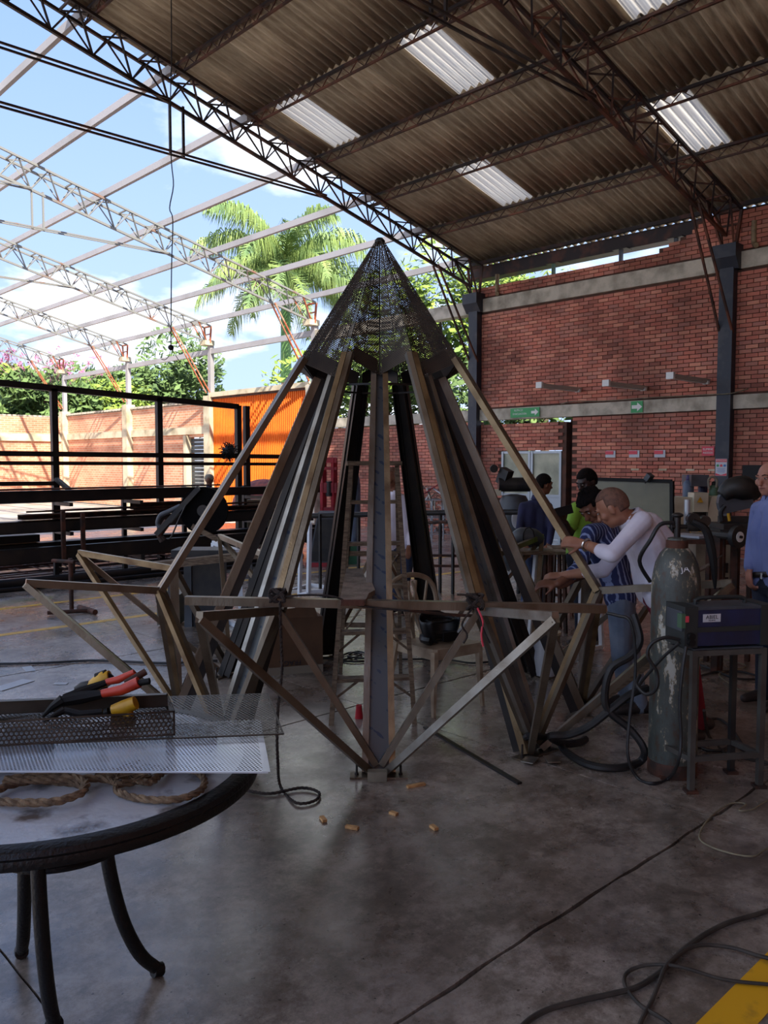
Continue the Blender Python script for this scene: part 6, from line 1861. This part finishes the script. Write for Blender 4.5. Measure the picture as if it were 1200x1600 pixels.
def vdir(a, b_, c):
    """direction from (right, depth, up) components"""
    return RV * a + HV * b_ + V(0, 0, c)


def human(label, J, face, mats, shoes='shoe', voxel=0.010, hair='hair', hair_style='short', fingers=None, belly=0.0, head_up=(0, 0, 1), group=None, extra=None, parts=None, sleeve='long', build=1.0):
    """J: joint name -> (px, py, depth). One continuous remeshed body, materials by the nearest limb."""
    j = {k: P(*v) if not isinstance(v, Vector) else v for k, v in J.items()}
    caps = []                                          # (p0, r0, p1, r1, material key)

    def cap(p0, r0, p1, r1, m): caps.append((Vector(p0), r0, Vector(p1), r1, m))
    top, leg, skin = mats['top'], mats['leg'], mats['skin']
    head = j['head']; f, s, u = frame_of(face, head_up)
    hip_mid = (j['hipL'] + j['hipR']) / 2; sh_mid = (j['shL'] + j['shR']) / 2
    sd = (j['shR'] - j['shL']).normalized(); hd = (j['hipR'] - j['hipL']).normalized()
    B = build
    # torso
    chest = sh_mid.lerp(hip_mid, 0.28)
    waist = sh_mid.lerp(hip_mid, 0.72)
    for q in (-1, 1):
        cap(chest + sd * 0.075 * q, 0.112 * B, waist + hd * 0.062 * q, 0.100 * B + belly, top)
        cap(waist + hd * 0.062 * q, 0.100 * B + belly, hip_mid + hd * 0.07 * q + (waist - hip_mid) * 0.15, 0.108 * B, top)
        cap(sh_mid + sd * 0.05 * q, 0.078, chest + sd * 0.075 * q, 0.11 * B, top)
    cap(j['shL'].lerp(sh_mid, 0.15), 0.062 * B, sh_mid, 0.075, top); cap(j['shR'].lerp(sh_mid, 0.15), 0.062 * B, sh_mid, 0.075, top)
    cap(sh_mid, 0.075, j['neck'], 0.062, top)
    cap(hip_mid - hd * 0.06, 0.105 * B, hip_mid + hd * 0.06, 0.105 * B, leg)
    # neck and head
    cap(j['neck'], 0.056, head - u * 0.06 - f * 0.012, 0.052, skin)
    # arms
    for q in 'LR':
        sh, el, wr = j['sh' + q], j['el' + q], j['wr' + q]
        cap(sh, 0.058 * B, el, 0.046, top)
        if sleeve == 'long': cap(el, 0.046, el.lerp(wr, 0.93), 0.036, top); cap(el.lerp(wr, .9), 0.026, wr, 0.024, skin)
        elif sleeve == 'roll':
            cap(el, 0.048, el.lerp(wr, 0.35), 0.045, top); cap(el.lerp(wr, .3), 0.038, wr, 0.027, skin)
        else:
            caps.pop(); cap(sh, 0.058 * B, sh.lerp(el, .72), 0.056, top); cap(sh.lerp(el, .6), 0.044, el, 0.039, skin); cap(el, 0.039, wr, 0.026, skin)
    # legs
    for q in 'LR':
        hp_, kn, an = j['hip' + q], j['kn' + q], j['an' + q]
        cap(hp_, 0.092 * B, kn, 0.066, leg); cap(kn, 0.066, an + (kn - an) * 0.08, 0.052, leg)
        td = j.get('toe' + q)
        a0 = V(an.x, an.y, 0.045)
        cap(a0 - td * 0.055, 0.040, a0 + td * 0.05, 0.040, shoes); cap(a0 + td * 0.05, 0.040, a0 + td * 0.15 - V(0, 0, .012), 0.030, shoes)
        cap(a0, 0.042, an, 0.044, shoes if an.z > .12 else leg)
    mb = MB()
    for c in caps: mb.cone(c[0], c[1], c[2], c[3], 12)
    Rh = Matrix((s, f, u)).transposed()
    ells = [(head + u * .015 - f * .008, (0.073, 0.094, 0.098)), (head + f * 0.022 - u * 0.058, (0.054, 0.062, 0.054)), (head + f * .052 - u * .088, (.026, .026, .022))]
    for e, r in ells: mb.ell(e, r, Rh, 20, 14)
    mb.cone(head + f * 0.088 + u * 0.008, 0.009, head + f * 0.108 - u * 0.028, 0.013, 8)       # nose
    mb.cone(head + f * .098 - u * .031 - s * .013, .008, head + f * .098 - u * .031 + s * .013, .008, 8)
    mb.cone(head + f * 0.080 + u * 0.026 - s * 0.04, 0.011, head + f * 0.080 + u * 0.026 + s * 0.04, 0.011, 8)   # brow
    mb.cone(head + f * 0.079 - u * 0.056 - s * 0.016, 0.010, head + f * 0.079 - u * 0.056 + s * 0.016, 0.010, 8)  # lips
    for q in (-1, 1):
        mb.ell(head + s * 0.077 * q - f * 0.008 - u * 0.004, (0.010, 0.019, 0.031), Rh, 10, 8)
        mb.ell(head + s * 0.045 * q + f * 0.055 - u * 0.02, (0.024, 0.024, 0.026), Rh, 10, 8)
    # hands with five fingers
    hd_list = []
    for q in 'LR':
        wr = j['wr' + q]; el = j['el' + q]
        g = (fingers or {}).get(q, {})
        fd = Vector(g.get('dir', (wr - el))).normalized()
        pn = Vector(g.get('palm', vdir(0, 1, 0))); pn = (pn - fd * pn.dot(fd)).normalized()     # palm normal
        ac = fd.cross(pn).normalized() * (1 if q == 'R' else -1)          # towards the little finger
        if g.get('flip'): ac = -ac
        curl = g.get('curl', 0.35)
        pc = wr + fd * 0.05
        for t in (-.027, -.009, .009, .027):
            caps.append((wr + fd * 0.012 + ac * t * 0.6, 0.014, wr + fd * 0.083 + ac * t, 0.0125, skin)); mb.cone(*caps[-1][:4], 8)
        for i, (t, ln) in enumerate(((-.029, .072), (-.010, .080), (.010, .075), (.028, .058))):
            p = wr + fd * 0.086 + ac * t; a = curl * 0.6
            for k_, w in enumerate((.45, .32, .25)):
                d = (fd * math.cos(a) + pn * math.sin(a) + ac * t * 1.5).normalized()
                p2 = p + d * ln * w
                caps.append((p, .0092 - .0008 * k_, p2, .0086 - .0008 * k_, skin)); mb.cone(*caps[-1][:4], 8)
                p = p2; a += curl
        p = wr + fd * 0.03 - ac * 0.026; d = (fd * .65 - ac * .65 + pn * (.35 + curl * .3)).normalized()
        p2 = p + d * .038; p3 = p2 + (d + fd * .5 + pn * curl * .5).normalized() * .03
        caps.append((p, .013, p2, .0105, skin)); mb.cone(*caps[-1][:4], 8)
        caps.append((p2, .0105, p3, .0088, skin)); mb.cone(*caps[-1][:4], 8)
    if extra:
        for e in extra(j): caps.append(e); mb.cone(*e[:4], 12)
    # remesh to one skin
    base = V(hip_mid.x, hip_mid.y, 0)
    vs = np.array(mb.v) - np.array(base)
    me = bpy.data.meshes.new('tmp'); me.from_pydata(vs.tolist(), [], mb.f)
    tmp = bpy.data.objects.new('tmp', me); COL.objects.link(tmp)
    rm_ = tmp.modifiers.new('r', 'REMESH'); rm_.mode = 'VOXEL'; rm_.voxel_size = voxel; rm_.use_smooth_shade = True
    sm_ = tmp.modifiers.new('s', 'SMOOTH'); sm_.factor = 0.5; sm_.iterations = 3
    dg = bpy.context.evaluated_depsgraph_get(); dg.update()
    body = bpy.data.meshes.new_from_object(tmp.evaluated_get(dg))
    bpy.data.objects.remove(tmp); body.name = 'body'
    keys = [top, leg, skin, shoes] + [e for e in {c[4] for c in caps} if e not in (top, leg, skin, shoes)]
    body.materials.clear()
    for k_ in keys: body.materials.append(M[k_])
    n = len(body.polygons); cen = np.empty(n * 3); body.polygons.foreach_get('center', cen); cen = cen.reshape(-1, 3) + np.array(base)
    best = np.full(n, 1e9); idx = np.zeros(n, dtype=np.int32)
    for p0, r0, p1, r1, m in caps:
        a = np.array(p0); ab = np.array(p1) - a; L2 = float(ab @ ab) + 1e-9
        t = np.clip(((cen - a) @ ab) / L2, 0, 1)
        dd = np.linalg.norm(cen - (a + t[:, None] * ab), axis=1) - (r0 + (r1 - r0) * t)
        w = dd < best; best[w] = dd[w]; idx[w] = keys.index(m)
    hc = cen - np.array(head)
    hz = hc @ np.array(u); hr = np.linalg.norm(hc, axis=1)
    w = (hr < 0.15) & (hz > -0.105); idx[w] = keys.index(skin)
    body.polygons.foreach_set('material_index', idx); body.update()
    t = thing('person', label, 'person', base, group)
    ob = link_mesh('body', body, t, None, [])
    # eyes, brows, mouth
    for q in (-1, 1):
        ec = head + f * 0.083 + s * 0.031 * q + u * 0.010
        e_ = obj('eye', MB().ell(ec, (0.011, 0.007, 0.0048), Rh, 12, 8), M['eye_white'], t, smooth=True)
        obj('iris', MB().ell(ec + f * 0.005, (0.0055, 0.004, 0.0055), Rh, 10, 6), M['eye_dark'], e_, smooth=True)
        obj('eyebrow', MB().tube([head + f * .094 + s * .012 * q + u * .028, head + f * .092 + s * .032 * q + u * .034, head + f * .078 + s * .05 * q + u * .028], [.0022, .0032, .0016], 6, 3), M['hair'], t, smooth=True)
    obj('mouth', MB().tube([head + f * .080 - u * .055 - s * .024, head + f * .090 - u * .055, head + f * .080 - u * .055 + s * .024], [.003, .0055, .003], 6, 4), M['lips'], t, smooth=True)
    # hair
    if hair_style in ('short', 'curly', 'stubble'):
        hm = MB(); hc_ = head + u * .018 - f * .010; q_ = random.Random(3)
        k_ = {'short': 0.010, 'curly': 0.018, 'stubble': 0.0035}[hair_style]
        nu_, nv_ = 32, 20; vs = []; ok = []
        for a in range(nv_ + 1):
            ph = PI * a / nv_
            for b_ in range(nu_):
                th = 2 * PI * b_ / nu_
                dl = Vector((math.sin(ph) * math.cos(th), math.sin(ph) * math.sin(th), math.cos(ph)))
                g_ = 1 + (q_.uniform(-.06, .1) if hair_style == 'curly' else 0)
                lp_ = Vector((dl.x * (.073 + k_) * g_, dl.y * (.094 + k_) * g_, dl.z * (.098 + k_) * g_))
                vs.append(hc_ + Rh @ lp_)
                lim = 0.045 if dl.y > 0.55 else (0.0 if dl.y > 0 else -0.065 if dl.y < -.2 else -.03)
                if hair_style == 'stubble': lim = 0.055 if dl.y > 0.2 else lim
                ok.append(lp_.z > lim)
        fs = []
        for a in range(nv_):
            for b_ in range(nu_):
                c_ = (a * nu_ + b_, (a + 1) * nu_ + b_, (a + 1) * nu_ + (b_ + 1) % nu_, a * nu_ + (b_ + 1) % nu_)
                if all(ok[i] for i in c_): fs.append(c_)
        hm.add(vs, fs)
        ho_ = obj('hair', hm, M[hair if hair_style != 'stubble' else 'stubble'], t, smooth=True)
        so = ho_.modifiers.new('t', 'SOLIDIFY'); so.thickness = k_ + .006; so.offset = -1
    if parts: parts(t, j, f, s, u, Rh)
    return t


def collar(t, nk, up, fwd, m, r=0.066):
    """folded shirt collar, open at the front"""
    up = up.normalized(); fwd = (fwd - up * fwd.dot(up)).normalized(); sd = fwd.cross(up)
    b = MB(); vs = []
    for i in range(17):
        a = 0.35 + (2 * PI - 0.7) * i / 16
        d = fwd * math.cos(a) + sd * math.sin(a)
        vs += [nk + d * r * .86 + up * 0.035, nk + d * r * 1.15 + up * 0.028, nk + d * r * 1.42 - up * 0.018]
    fs = []
    for i in range(16):
        for k in (0, 1): fs.append((3 * i + k, 3 * i + k + 1, 3 * i + k + 4, 3 * i + k + 3))
    b.add(vs, fs)
    o = obj('collar', b, M[m], t, smooth=True); so = o.modifiers.new('t', 'SOLIDIFY'); so.thickness = 0.004


def hips(px, py, d, dl, dd, w=0.09):
    c = P(px, py, d); v = (RV * dl + HV * dd).normalized()
    return c - v * w, c + v * w


# man in the white shirt leaning over the ridge tube
def white_parts(t, j, f, s, u, Rh):
    ax = (j['neck'] - j['shL'].lerp(j['shR'], .5) + V(0, 0, .02))
    collar(t, j['neck'] + V(0, 0, .005), vdir(-.55, 0, .75), vdir(-.7, .2, -.5), 'shirt_white', .064)
    w0 = j['elL'].lerp(j['wrL'], .9); d = (j['wrL'] - j['elL']).normalized()
    ring = []
    a = d.orthogonal().normalized(); b_ = d.cross(a)
    wt_ = obj('watch_strap', MB().tube([w0 + (a * math.cos(q * PI / 8) + b_ * math.sin(q * PI / 8)) * .034 for q in range(16)], .007, 6, closed=True), M['chrome'], t, smooth=True)
    obj('watch_face', MB().cyl(w0 - HV * .036, w0 - HV * .046, .017, n=18), M['chrome'], wt_)


def white_extra(j):
    hip = (j['hipL'] + j['hipR']) / 2; sh = (j['shL'] + j['shR']) / 2
    out = []
    for q in (-1, 1):
        out.append((sh.lerp(hip, .55) + HV * .07 * q + RV * .015, .118, hip + HV * .075 * q - RV * .01 + V(0, 0, .03), .122, 'shirt_white'))
    out.append((P(1012, 826, 4.85), .10, P(1032, 856, 4.85), .11, 'shirt_white'))
    return out


hl, hr_ = hips(1032, 930, 4.86, 0.05, 1, .085)
human('bald man in a white shirt leaning over to grip the ridge tube', dict(
    head=(957, 793, 4.82), neck=(986, 812, 4.84), shL=(1004, 814, 4.68), shR=(992, 824, 5.02), elL=(956, 867, 4.60), wrL=(913, 850, 4.80),
    elR=(942, 891, 4.98), wrR=(880, 899, 5.20), hipL=hl, hipR=hr_, knL=(1046, 1040, 4.72), knR=(1076, 1040, 4.95), anL=(1078, 1150, 4.74), anR=(1092, 1132, 4.98),
    toeL=vdir(-1, -.2, 0), toeR=vdir(-1, .1, 0)), vdir(-.72, .42, -.5), dict(top='shirt_white', leg='crimson', skin='skin'), voxel=0.0075,
    hair_style='stubble', sleeve='roll', head_up=vdir(-.35, 0, .9), extra=white_extra, parts=white_parts,
    fingers={'L': dict(dir=vdir(-1, .35, .15), palm=vdir(0.1, .9, -.5), curl=.62), 'R': dict(dir=vdir(-1, .3, -.1), palm=vdir(-.2, .5, -1), curl=.75)})

# man in the striped shirt bending behind him
hl, hr_ = hips(970, 935, 5.5, 0.3, 1, .085)
human('black-haired man in a striped blue shirt bending down behind the white shirt', dict(
    head=(926, 791, 5.62), neck=(944, 816, 5.62), shL=(922, 832, 5.42), shR=(966, 832, 5.76), elL=(905, 888, 5.28), wrL=(872, 912, 5.15),
    elR=(930, 890, 5.75), wrR=(895, 905, 5.6), hipL=hl, hipR=hr_, knL=(970, 1020, 5.38), knR=(986, 1020, 5.6), anL=(980, 1092, 5.5), anR=(1000, 1100, 5.3),
    toeL=vdir(-1, -.25, 0), toeR=vdir(-1, -.1, 0)), vdir(-.6, -.42, -.62), dict(top='stripes', leg='jeans_pale', skin='skin_mid'), voxel=0.009,
    hair_style='curly', sleeve='roll', head_up=vdir(-.3, -.1, .9), parts=lambda t, j, f, s, u, R: collar(t, j['neck'], vdir(-.5, 0, .8), vdir(-.6, -.5, -.4), 'stripes', .062),
    fingers={'L': dict(dir=vdir(-1, .1, 0), palm=vdir(0, .5, -.8), curl=.5)})


# man in the green polo with a phone
def green_parts(t, j, f, s, u, Rh):
    collar(t, j['neck'] + V(0, 0, .01), V(0, 0, 1), vdir(-.7, -.6, 0), 'navy', .06)
    for q in 'LR':
        c = j['sh' + q].lerp(j['el' + q], .72); d = (j['el' + q] - j['sh' + q]).normalized(); a = d.orthogonal().normalized(); b_ = d.cross(a)
        obj('cuff_band', MB().tube([c + (a * math.cos(k * PI / 8) + b_ * math.sin(k * PI / 8)) * .056 for k in range(16)], .006, 6, closed=True), M['lime'], t, smooth=True)


hl, hr_ = hips(910, 868, 7.42, .8, .6, .09)
human('man in a lime green polo shirt looking down at a phone', dict(
    head=(917, 753, 7.40), neck=(920, 777, 7.44), shL=(900, 794, 7.30), shR=(938, 794, 7.55), elL=(890, 834, 7.2), wrL=(884, 817, 7.05),
    elR=(950, 838, 7.5), wrR=(928, 862, 7.3), hipL=hl, hipR=hr_, knL=(908, 940, 7.3), knR=(926, 940, 7.5), anL=(908, 1000, 7.35), anR=(928, 998, 7.55),
    toeL=vdir(-.8, -.5, 0), toeR=vdir(-.7, -.6, 0)), vdir(-.78, -.42, -.42), dict(top='lime', leg='jeans_dark', skin='skin_dark'), voxel=0.011,
    sleeve='short', parts=green_parts, belly=.012, fingers={'L': dict(dir=vdir(-.7, -.2, .7), palm=vdir(.4, -.6, .5), curl=.5)})
ph = P(881, 798, 6.98)
phn = thing('phone', 'black mobile phone held up by the man in the green polo', 'phone', ph - V(0, 0, .04))
obj('case', MB().box(ph, (0.15, 0.012, 0.075), R=Matrix.Rotation(AZ - PI / 2, 3, 'Z') @ Matrix.Rotation(-.25, 3, 'Y')), M['tool_black'], phn)
obj('screen', MB().box(ph + HV * .007, (0.14, 0.002, 0.066), R=Matrix.Rotation(AZ - PI / 2, 3, 'Z') @ Matrix.Rotation(-.25, 3, 'Y')), M['glass_helmet'], phn)

# man in navy seen from behind
hl, hr_ = hips(834, 860, 9.3, 1, -.1, .09)
human('dark-haired man in a navy jacket turned away near the glazed door', dict(
    head=(850, 757, 9.30), neck=(842, 778, 9.3), shL=(818, 792, 9.3), shR=(856, 792, 9.3), elL=(812, 826, 9.2), wrL=(820, 852, 9.05),
    elR=(862, 824, 9.15), wrR=(858, 850, 9.0), hipL=hl, hipR=hr_, knL=(826, 905, 9.25), knR=(842, 905, 9.3), anL=(820, 941, 9.3), anR=(844, 944, 9.35),
    toeL=vdir(.3, .9, 0), toeR=vdir(.4, .9, 0)), vdir(.86, .35, -.1), dict(top='navy', leg='jeans', skin='skin_mid'), voxel=0.012, belly=.015,
    parts=lambda t, j, f, s, u, R: collar(t, j['neck'], V(0, 0, 1), vdir(.7, .5, 0), 'navy', .062))

# far man behind the ladder
hl, hr_ = hips(624, 856, 8.9, 1, .1, .09)
human('man in a pale grey shirt and jeans standing beyond the stepladder', dict(
    head=(611, 747, 8.9), neck=(617, 770, 8.92), shL=(640, 783, 8.95), shR=(600, 783, 8.85), elL=(645, 822, 8.9), wrL=(640, 852, 8.75),
    elR=(598, 822, 8.8), wrR=(604, 852, 8.65), hipL=hr_, hipR=hl, knL=(632, 908, 8.9), knR=(616, 908, 8.85), anL=(634, 950, 8.95), anR=(614, 950, 8.9),
    toeL=vdir(-.3, -.9, 0), toeR=vdir(-.5, -.8, 0)), vdir(-.75, -.6, -.15), dict(top='shirt_white', leg='jeans', skin='skin_mid'), voxel=0.012,
    hair_style='stubble', sleeve='long')


# man in a cap out in the yard
def cap_parts(t, j, f, s, u, Rh):
    h = j['head']
    cp2 = obj('cap', MB().lathe([(0.088, .0), (0.09, .03), (0.082, .065), (0.055, .095), (0.01, .105)], h + u * .01 - f * .005, 20), M['card_pale'], t, smooth=True)
    obj('peak', MB().prism([h + f * .07 + s * .06 + u * .02, h + f * .15 + s * .04 + u * .012, h + f * .15 - s * .04 + u * .012, h + f * .07 - s * .06 + u * .02], u * .006), M['card_pale'], cp2)
    text_obj('lettering', 'ORIZA', 0.10, (j['shL'] + j['shR']) / 2 - HV * .135 + V(0, 0, -.09), RV, UD, M['label_white'], t)


hl, hr_ = hips(327, 806, 16, 1, .1, .09)
human('man in a pale cap and navy tee seen from behind in the yard', dict(
    head=(327, 750, 16), neck=(327, 761, 16), shL=(312.5, 771, 16), shR=(341.5, 771, 16), elL=(308, 792, 15.9), wrL=(312, 806, 15.7),
    elR=(346, 792, 15.9), wrR=(342, 806, 15.7), hipL=hl, hipR=hr_, knL=(322, 829, 16), knR=(332, 829, 16), anL=(321, 848, 16), anR=(333, 848, 16),
    toeL=vdir(0, 1, 0), toeR=vdir(0, 1, 0)), vdir(0, 1, -.1), dict(top='navy', leg='jeans_dark', skin='skin_mid'), voxel=0.015, sleeve='short', hair_style='none', parts=cap_parts)


# man at the right edge
def right_parts(t, j, f, s, u, Rh):
    collar(t, j['neck'] - V(0, 0, .01), V(0, 0, 1), vdir(-.8, -.6, 0), 'shirt_blue', .068)
    hm = (j['hipL'] + j['hipR']) / 2 + V(0, 0, .065)
    pts = []
    dd = (j['hipR'] - j['hipL']).normalized(); ff = dd.cross(V(0, 0, 1))
    for k in range(24):
        a = k * PI / 12; pts.append(hm + dd * math.cos(a) * .185 + ff * math.sin(a) * .122)
    vs = []
    for p in pts: vs += [p + V(0, 0, -.019), p + V(0, 0, .019)]
    b = MB(); b.add(vs, [(2 * k, (2 * k + 2) % 48, (2 * k + 3) % 48, 2 * k + 1) for k in range(24)])
    bo = obj('belt', b, M['belt'], t, smooth=True); so = bo.modifiers.new('t', 'SOLIDIFY'); so.thickness = .004
    fr_ = hm + vdir(-.8, -.6, 0).normalized() * .135
    obj('buckle', MB().box(fr_, (.05, .012, .04), rz=AZ - PI / 2 + .6), M['chrome'], bo)
    for k in range(5):
        obj('button', MB().ell(sh_front(j, k), (.005, .005, .005)), M['text_dark'], t)


def sh_front(j, k):
    a = j['neck'] - V(0, 0, .08); b_ = (j['hipL'] + j['hipR']) / 2 + V(0, 0, .12)
    return a.lerp(b_, (k + .5) / 5) + vdir(-.8, -.6, 0).normalized() * (.122 if k else .10)


hl, hr_ = hips(1210, 912, 5.52, .6, -.8, .09)
human('bald man in a light blue shirt and dark jeans at the right edge', dict(
    head=(1203, 748, 5.5), neck=(1212, 780, 5.52), shL=(1228, 795, 5.30), shR=(1186, 796, 5.66), elL=(1236, 850, 5.2), wrL=(1226, 892, 5.12),
    elR=(1176, 848, 5.66), wrR=(1170, 888, 5.56), hipL=(1222, 912, 5.44), hipR=(1196, 912, 5.60), knL=(1218, 1010, 5.38), knR=(1196, 1008, 5.56), anL=(1218, 1092, 5.42), anR=(1192, 1084, 5.60),
    toeL=vdir(-.85, -.5, 0), toeR=vdir(-.95, -.25, 0)), vdir(-.88, -.46, -.08), dict(top='shirt_blue', leg='jeans_dark', skin='skin_fair'), voxel=0.008,
    hair_style='none', sleeve='long', parts=right_parts, belly=.01, fingers={'R': dict(dir=vdir(0, -.1, -1), palm=vdir(1, .1, 0), curl=.5), 'L': dict(dir=vdir(-.1, -.1, -1), palm=vdir(-.6, .6, 0), curl=.5)})


# ------------------------------------------------------------------ vegetation beyond the walls
def leafblob(mb, q, c, rad, n, size):
    for _ in range(n):
        th = q.uniform(0, 2 * PI); z = q.uniform(-1, 1); rr = math.sqrt(1 - z * z); k = q.uniform(.72, 1.05)
        p = Vector(c) + Vector((rad[0] * rr * math.cos(th), rad[1] * rr * math.sin(th), rad[2] * z)) * k
        a = Vector((q.gauss(0, 1), q.gauss(0, 1), q.gauss(0, 1))).normalized(); b = a.orthogonal().normalized()
        s = size * q.uniform(.6, 1.3)
        mb.add([p - a * s, p + b * s * .45, p + a * s, p - b * s * .45], [(0, 1, 2, 3)])


def tree(lab, base, h, spread, m, seed, n=7, leaves=420, size=.22, trunk=.16, flowers=False):
    q = random.Random(seed); t = thing('tree', lab, 'tree', base, 'trees beyond the yard wall' if False else None)
    base = Vector(base)
    tr = MB(); tr.tube([base, base + V(.1, .05, h * .35), base + V(-.05, .1, h * .7)], [trunk, trunk * .8, trunk * .5], 8, 3)
    for k in range(4):
        a = q.uniform(0, 2 * PI); tr.tube([base + V(0, 0, h * (.3 + .1 * k)), base + V(math.cos(a) * spread * .5, math.sin(a) * spread * .5, h * .75)], [trunk * .5, trunk * .15], 6)
    obj('trunk', tr, M['bark'], t, smooth=True)
    mb = MB()
    for k in range(n):
        a = 2 * PI * k / n + q.uniform(-.4, .4); r = spread * q.uniform(.25, .62)
        c = base + V(math.cos(a) * r, math.sin(a) * r, h * q.uniform(.5, .84))
        rr = spread * q.uniform(.34, .5)
        leafblob(mb, q, c, (rr, rr, rr * .75), leaves, size)
    leafblob(mb, q, base + V(0, 0, h * .8), (spread * .5, spread * .5, h * .2), leaves, size)
    obj('crown', mb, M[m], t)
    if flowers:
        fb = MB()
        for _ in range(70):
            a = q.uniform(0, 2 * PI); r = spread * q.uniform(.2, 1); c = base + V(math.cos(a) * r, math.sin(a) * r, h * q.uniform(.95, 1.12))
            leafblob(fb, q, c, (.15, .15, .12), 6, .12)
            fb.bar(base + V(0, 0, h * .7), c, .012)
        obj('blossom', fb, M['flowers'], t)
    return t


def onray(px, d):
    p = P(px, 721, d); return V(p.x, p.y, 0)


tl = [(-60, 44, 7.2, 4.2, 'tree', 'dense green tree above the yard wall at the left edge of the photo', 0), (25, 46, 7.0, 4.4, 'tree_light', 'lighter green tree above the yard wall, left of the black post', 0),
      (75, 41, 6.2, 3.0, 'tree', 'tree with sparse pink blossom beside the far corner pier', 1), (118, 45, 7.0, 4.0, 'tree', 'dark green tree right of the far corner pier', 0),
      (170, 43, 5.8, 3.6, 'tree_light', 'yellow-green bushy tree left of the middle pier', 0), (215, 47, 6.0, 3.6, 'tree', 'low green tree just behind the middle pier', 0),
      (275, 46, 9.0, 4.2, 'tree', 'round-headed green tree between the two right piers', 0),
      (560, 27, 6.2, 3.2, 'tree_light', 'pale green tree behind the brick wall, seen left of the front rib', 0), (625, 26, 6.4, 3.0, 'tree', 'green tree behind the brick wall, seen right of the front rib', 0),
      (690, 25, 8.6, 3.0, 'tree_light', 'tall yellow-green tree behind the dark steel column', 0), (760, 25.5, 8.2, 2.6, 'tree_light', 'yellow-green tree showing over the broken brick wall top', 0), (850, 26, 8.0, 3.2, 'tree_light', 'yellow-green tree right of the greenish gutter post', 0),
      (820, 21, 4.6, 2.4, 'tree', 'low green shrub glimpsed through the gap under the lower beam', 0)]
for k, (px, d, h_, sp, m, lab, fl2) in enumerate(tl):
    tree(lab, onray(px, d), h_, sp, m, 30 + k, flowers=bool(fl2), leaves=520 if d > 40 else 420, size=.24 if d > 40 else .15)

# royal palm
pc = onray(448, 36); H0 = 10.2
pm = thing('palm_tree', 'tall royal palm with green crownshaft beyond the orange wall', 'palm tree', pc)
obj('trunk', MB().tube([pc, pc + V(0, 0, 2), pc + V(0, 0, 5.1)], [.28, .25, .22], 16, 4), M['palm_trunk'], pm, smooth=True)
obj('crownshaft', MB().tube([pc + V(0, 0, 5.05), pc + V(0, 0, 6.4), pc + V(0, 0, 8.4), pc + V(0, 0, 10.3)], [.25, .23, .20, .11], 16, 4), M['palm_shaft'], pm, smooth=True)
q = random.Random(11)
top = pc + V(0, 0, 10.0)
for k in range(30):
    az_ = 2 * PI * k * 0.382 + q.uniform(-.2, .2)
    el = 1.4 - 1.75 * (k / 29) ** .8
    ln = q.uniform(4.0, 4.9)
    dirh = V(math.cos(az_), math.sin(az_), 0); path = []; p = top.copy(); e = el; N = 16
    for i in range(N + 1):
        path.append(p.copy()); p = p + (dirh * math.cos(e) + V(0, 0, math.sin(e))) * ln / N; e -= (.045 + .11 * (i / N)) * (1.2 if el > 0 else .8)
    mb = MB(); mb.tube(path, [.05, .03, .012], 6)
    side = dirh.cross(V(0, 0, 1))
    for i in range(105):
        tt_ = .08 + .9 * i / 105; kk = tt_ * N; i0 = int(kk); pp = path[i0].lerp(path[min(i0 + 1, N)], kk - i0)
        tn = (path[min(i0 + 1, N)] - path[i0]).normalized()
        L_ = 1.3 * math.sin(PI * min(1, .12 + tt_ * .85)) ** .6 * q.uniform(.8, 1.15)
        for sg in (-1, 1):
            d1 = (side * sg * .7 + tn * .7 + V(0, 0, q.uniform(-.5, .5))).normalized()
            m1 = pp + d1 * L_ * .35; m2 = m1 + (d1 * q.uniform(.1, .6) + V(0, 0, -1)).normalized() * L_ * .75
            w = tn * .022
            mb.add([pp - w, pp + w, m1 + w * 1.2, m1 - w * 1.2, m2], [(0, 1, 2, 3), (3, 2, 4)])
    obj('frond', mb, M['palm'], pm)
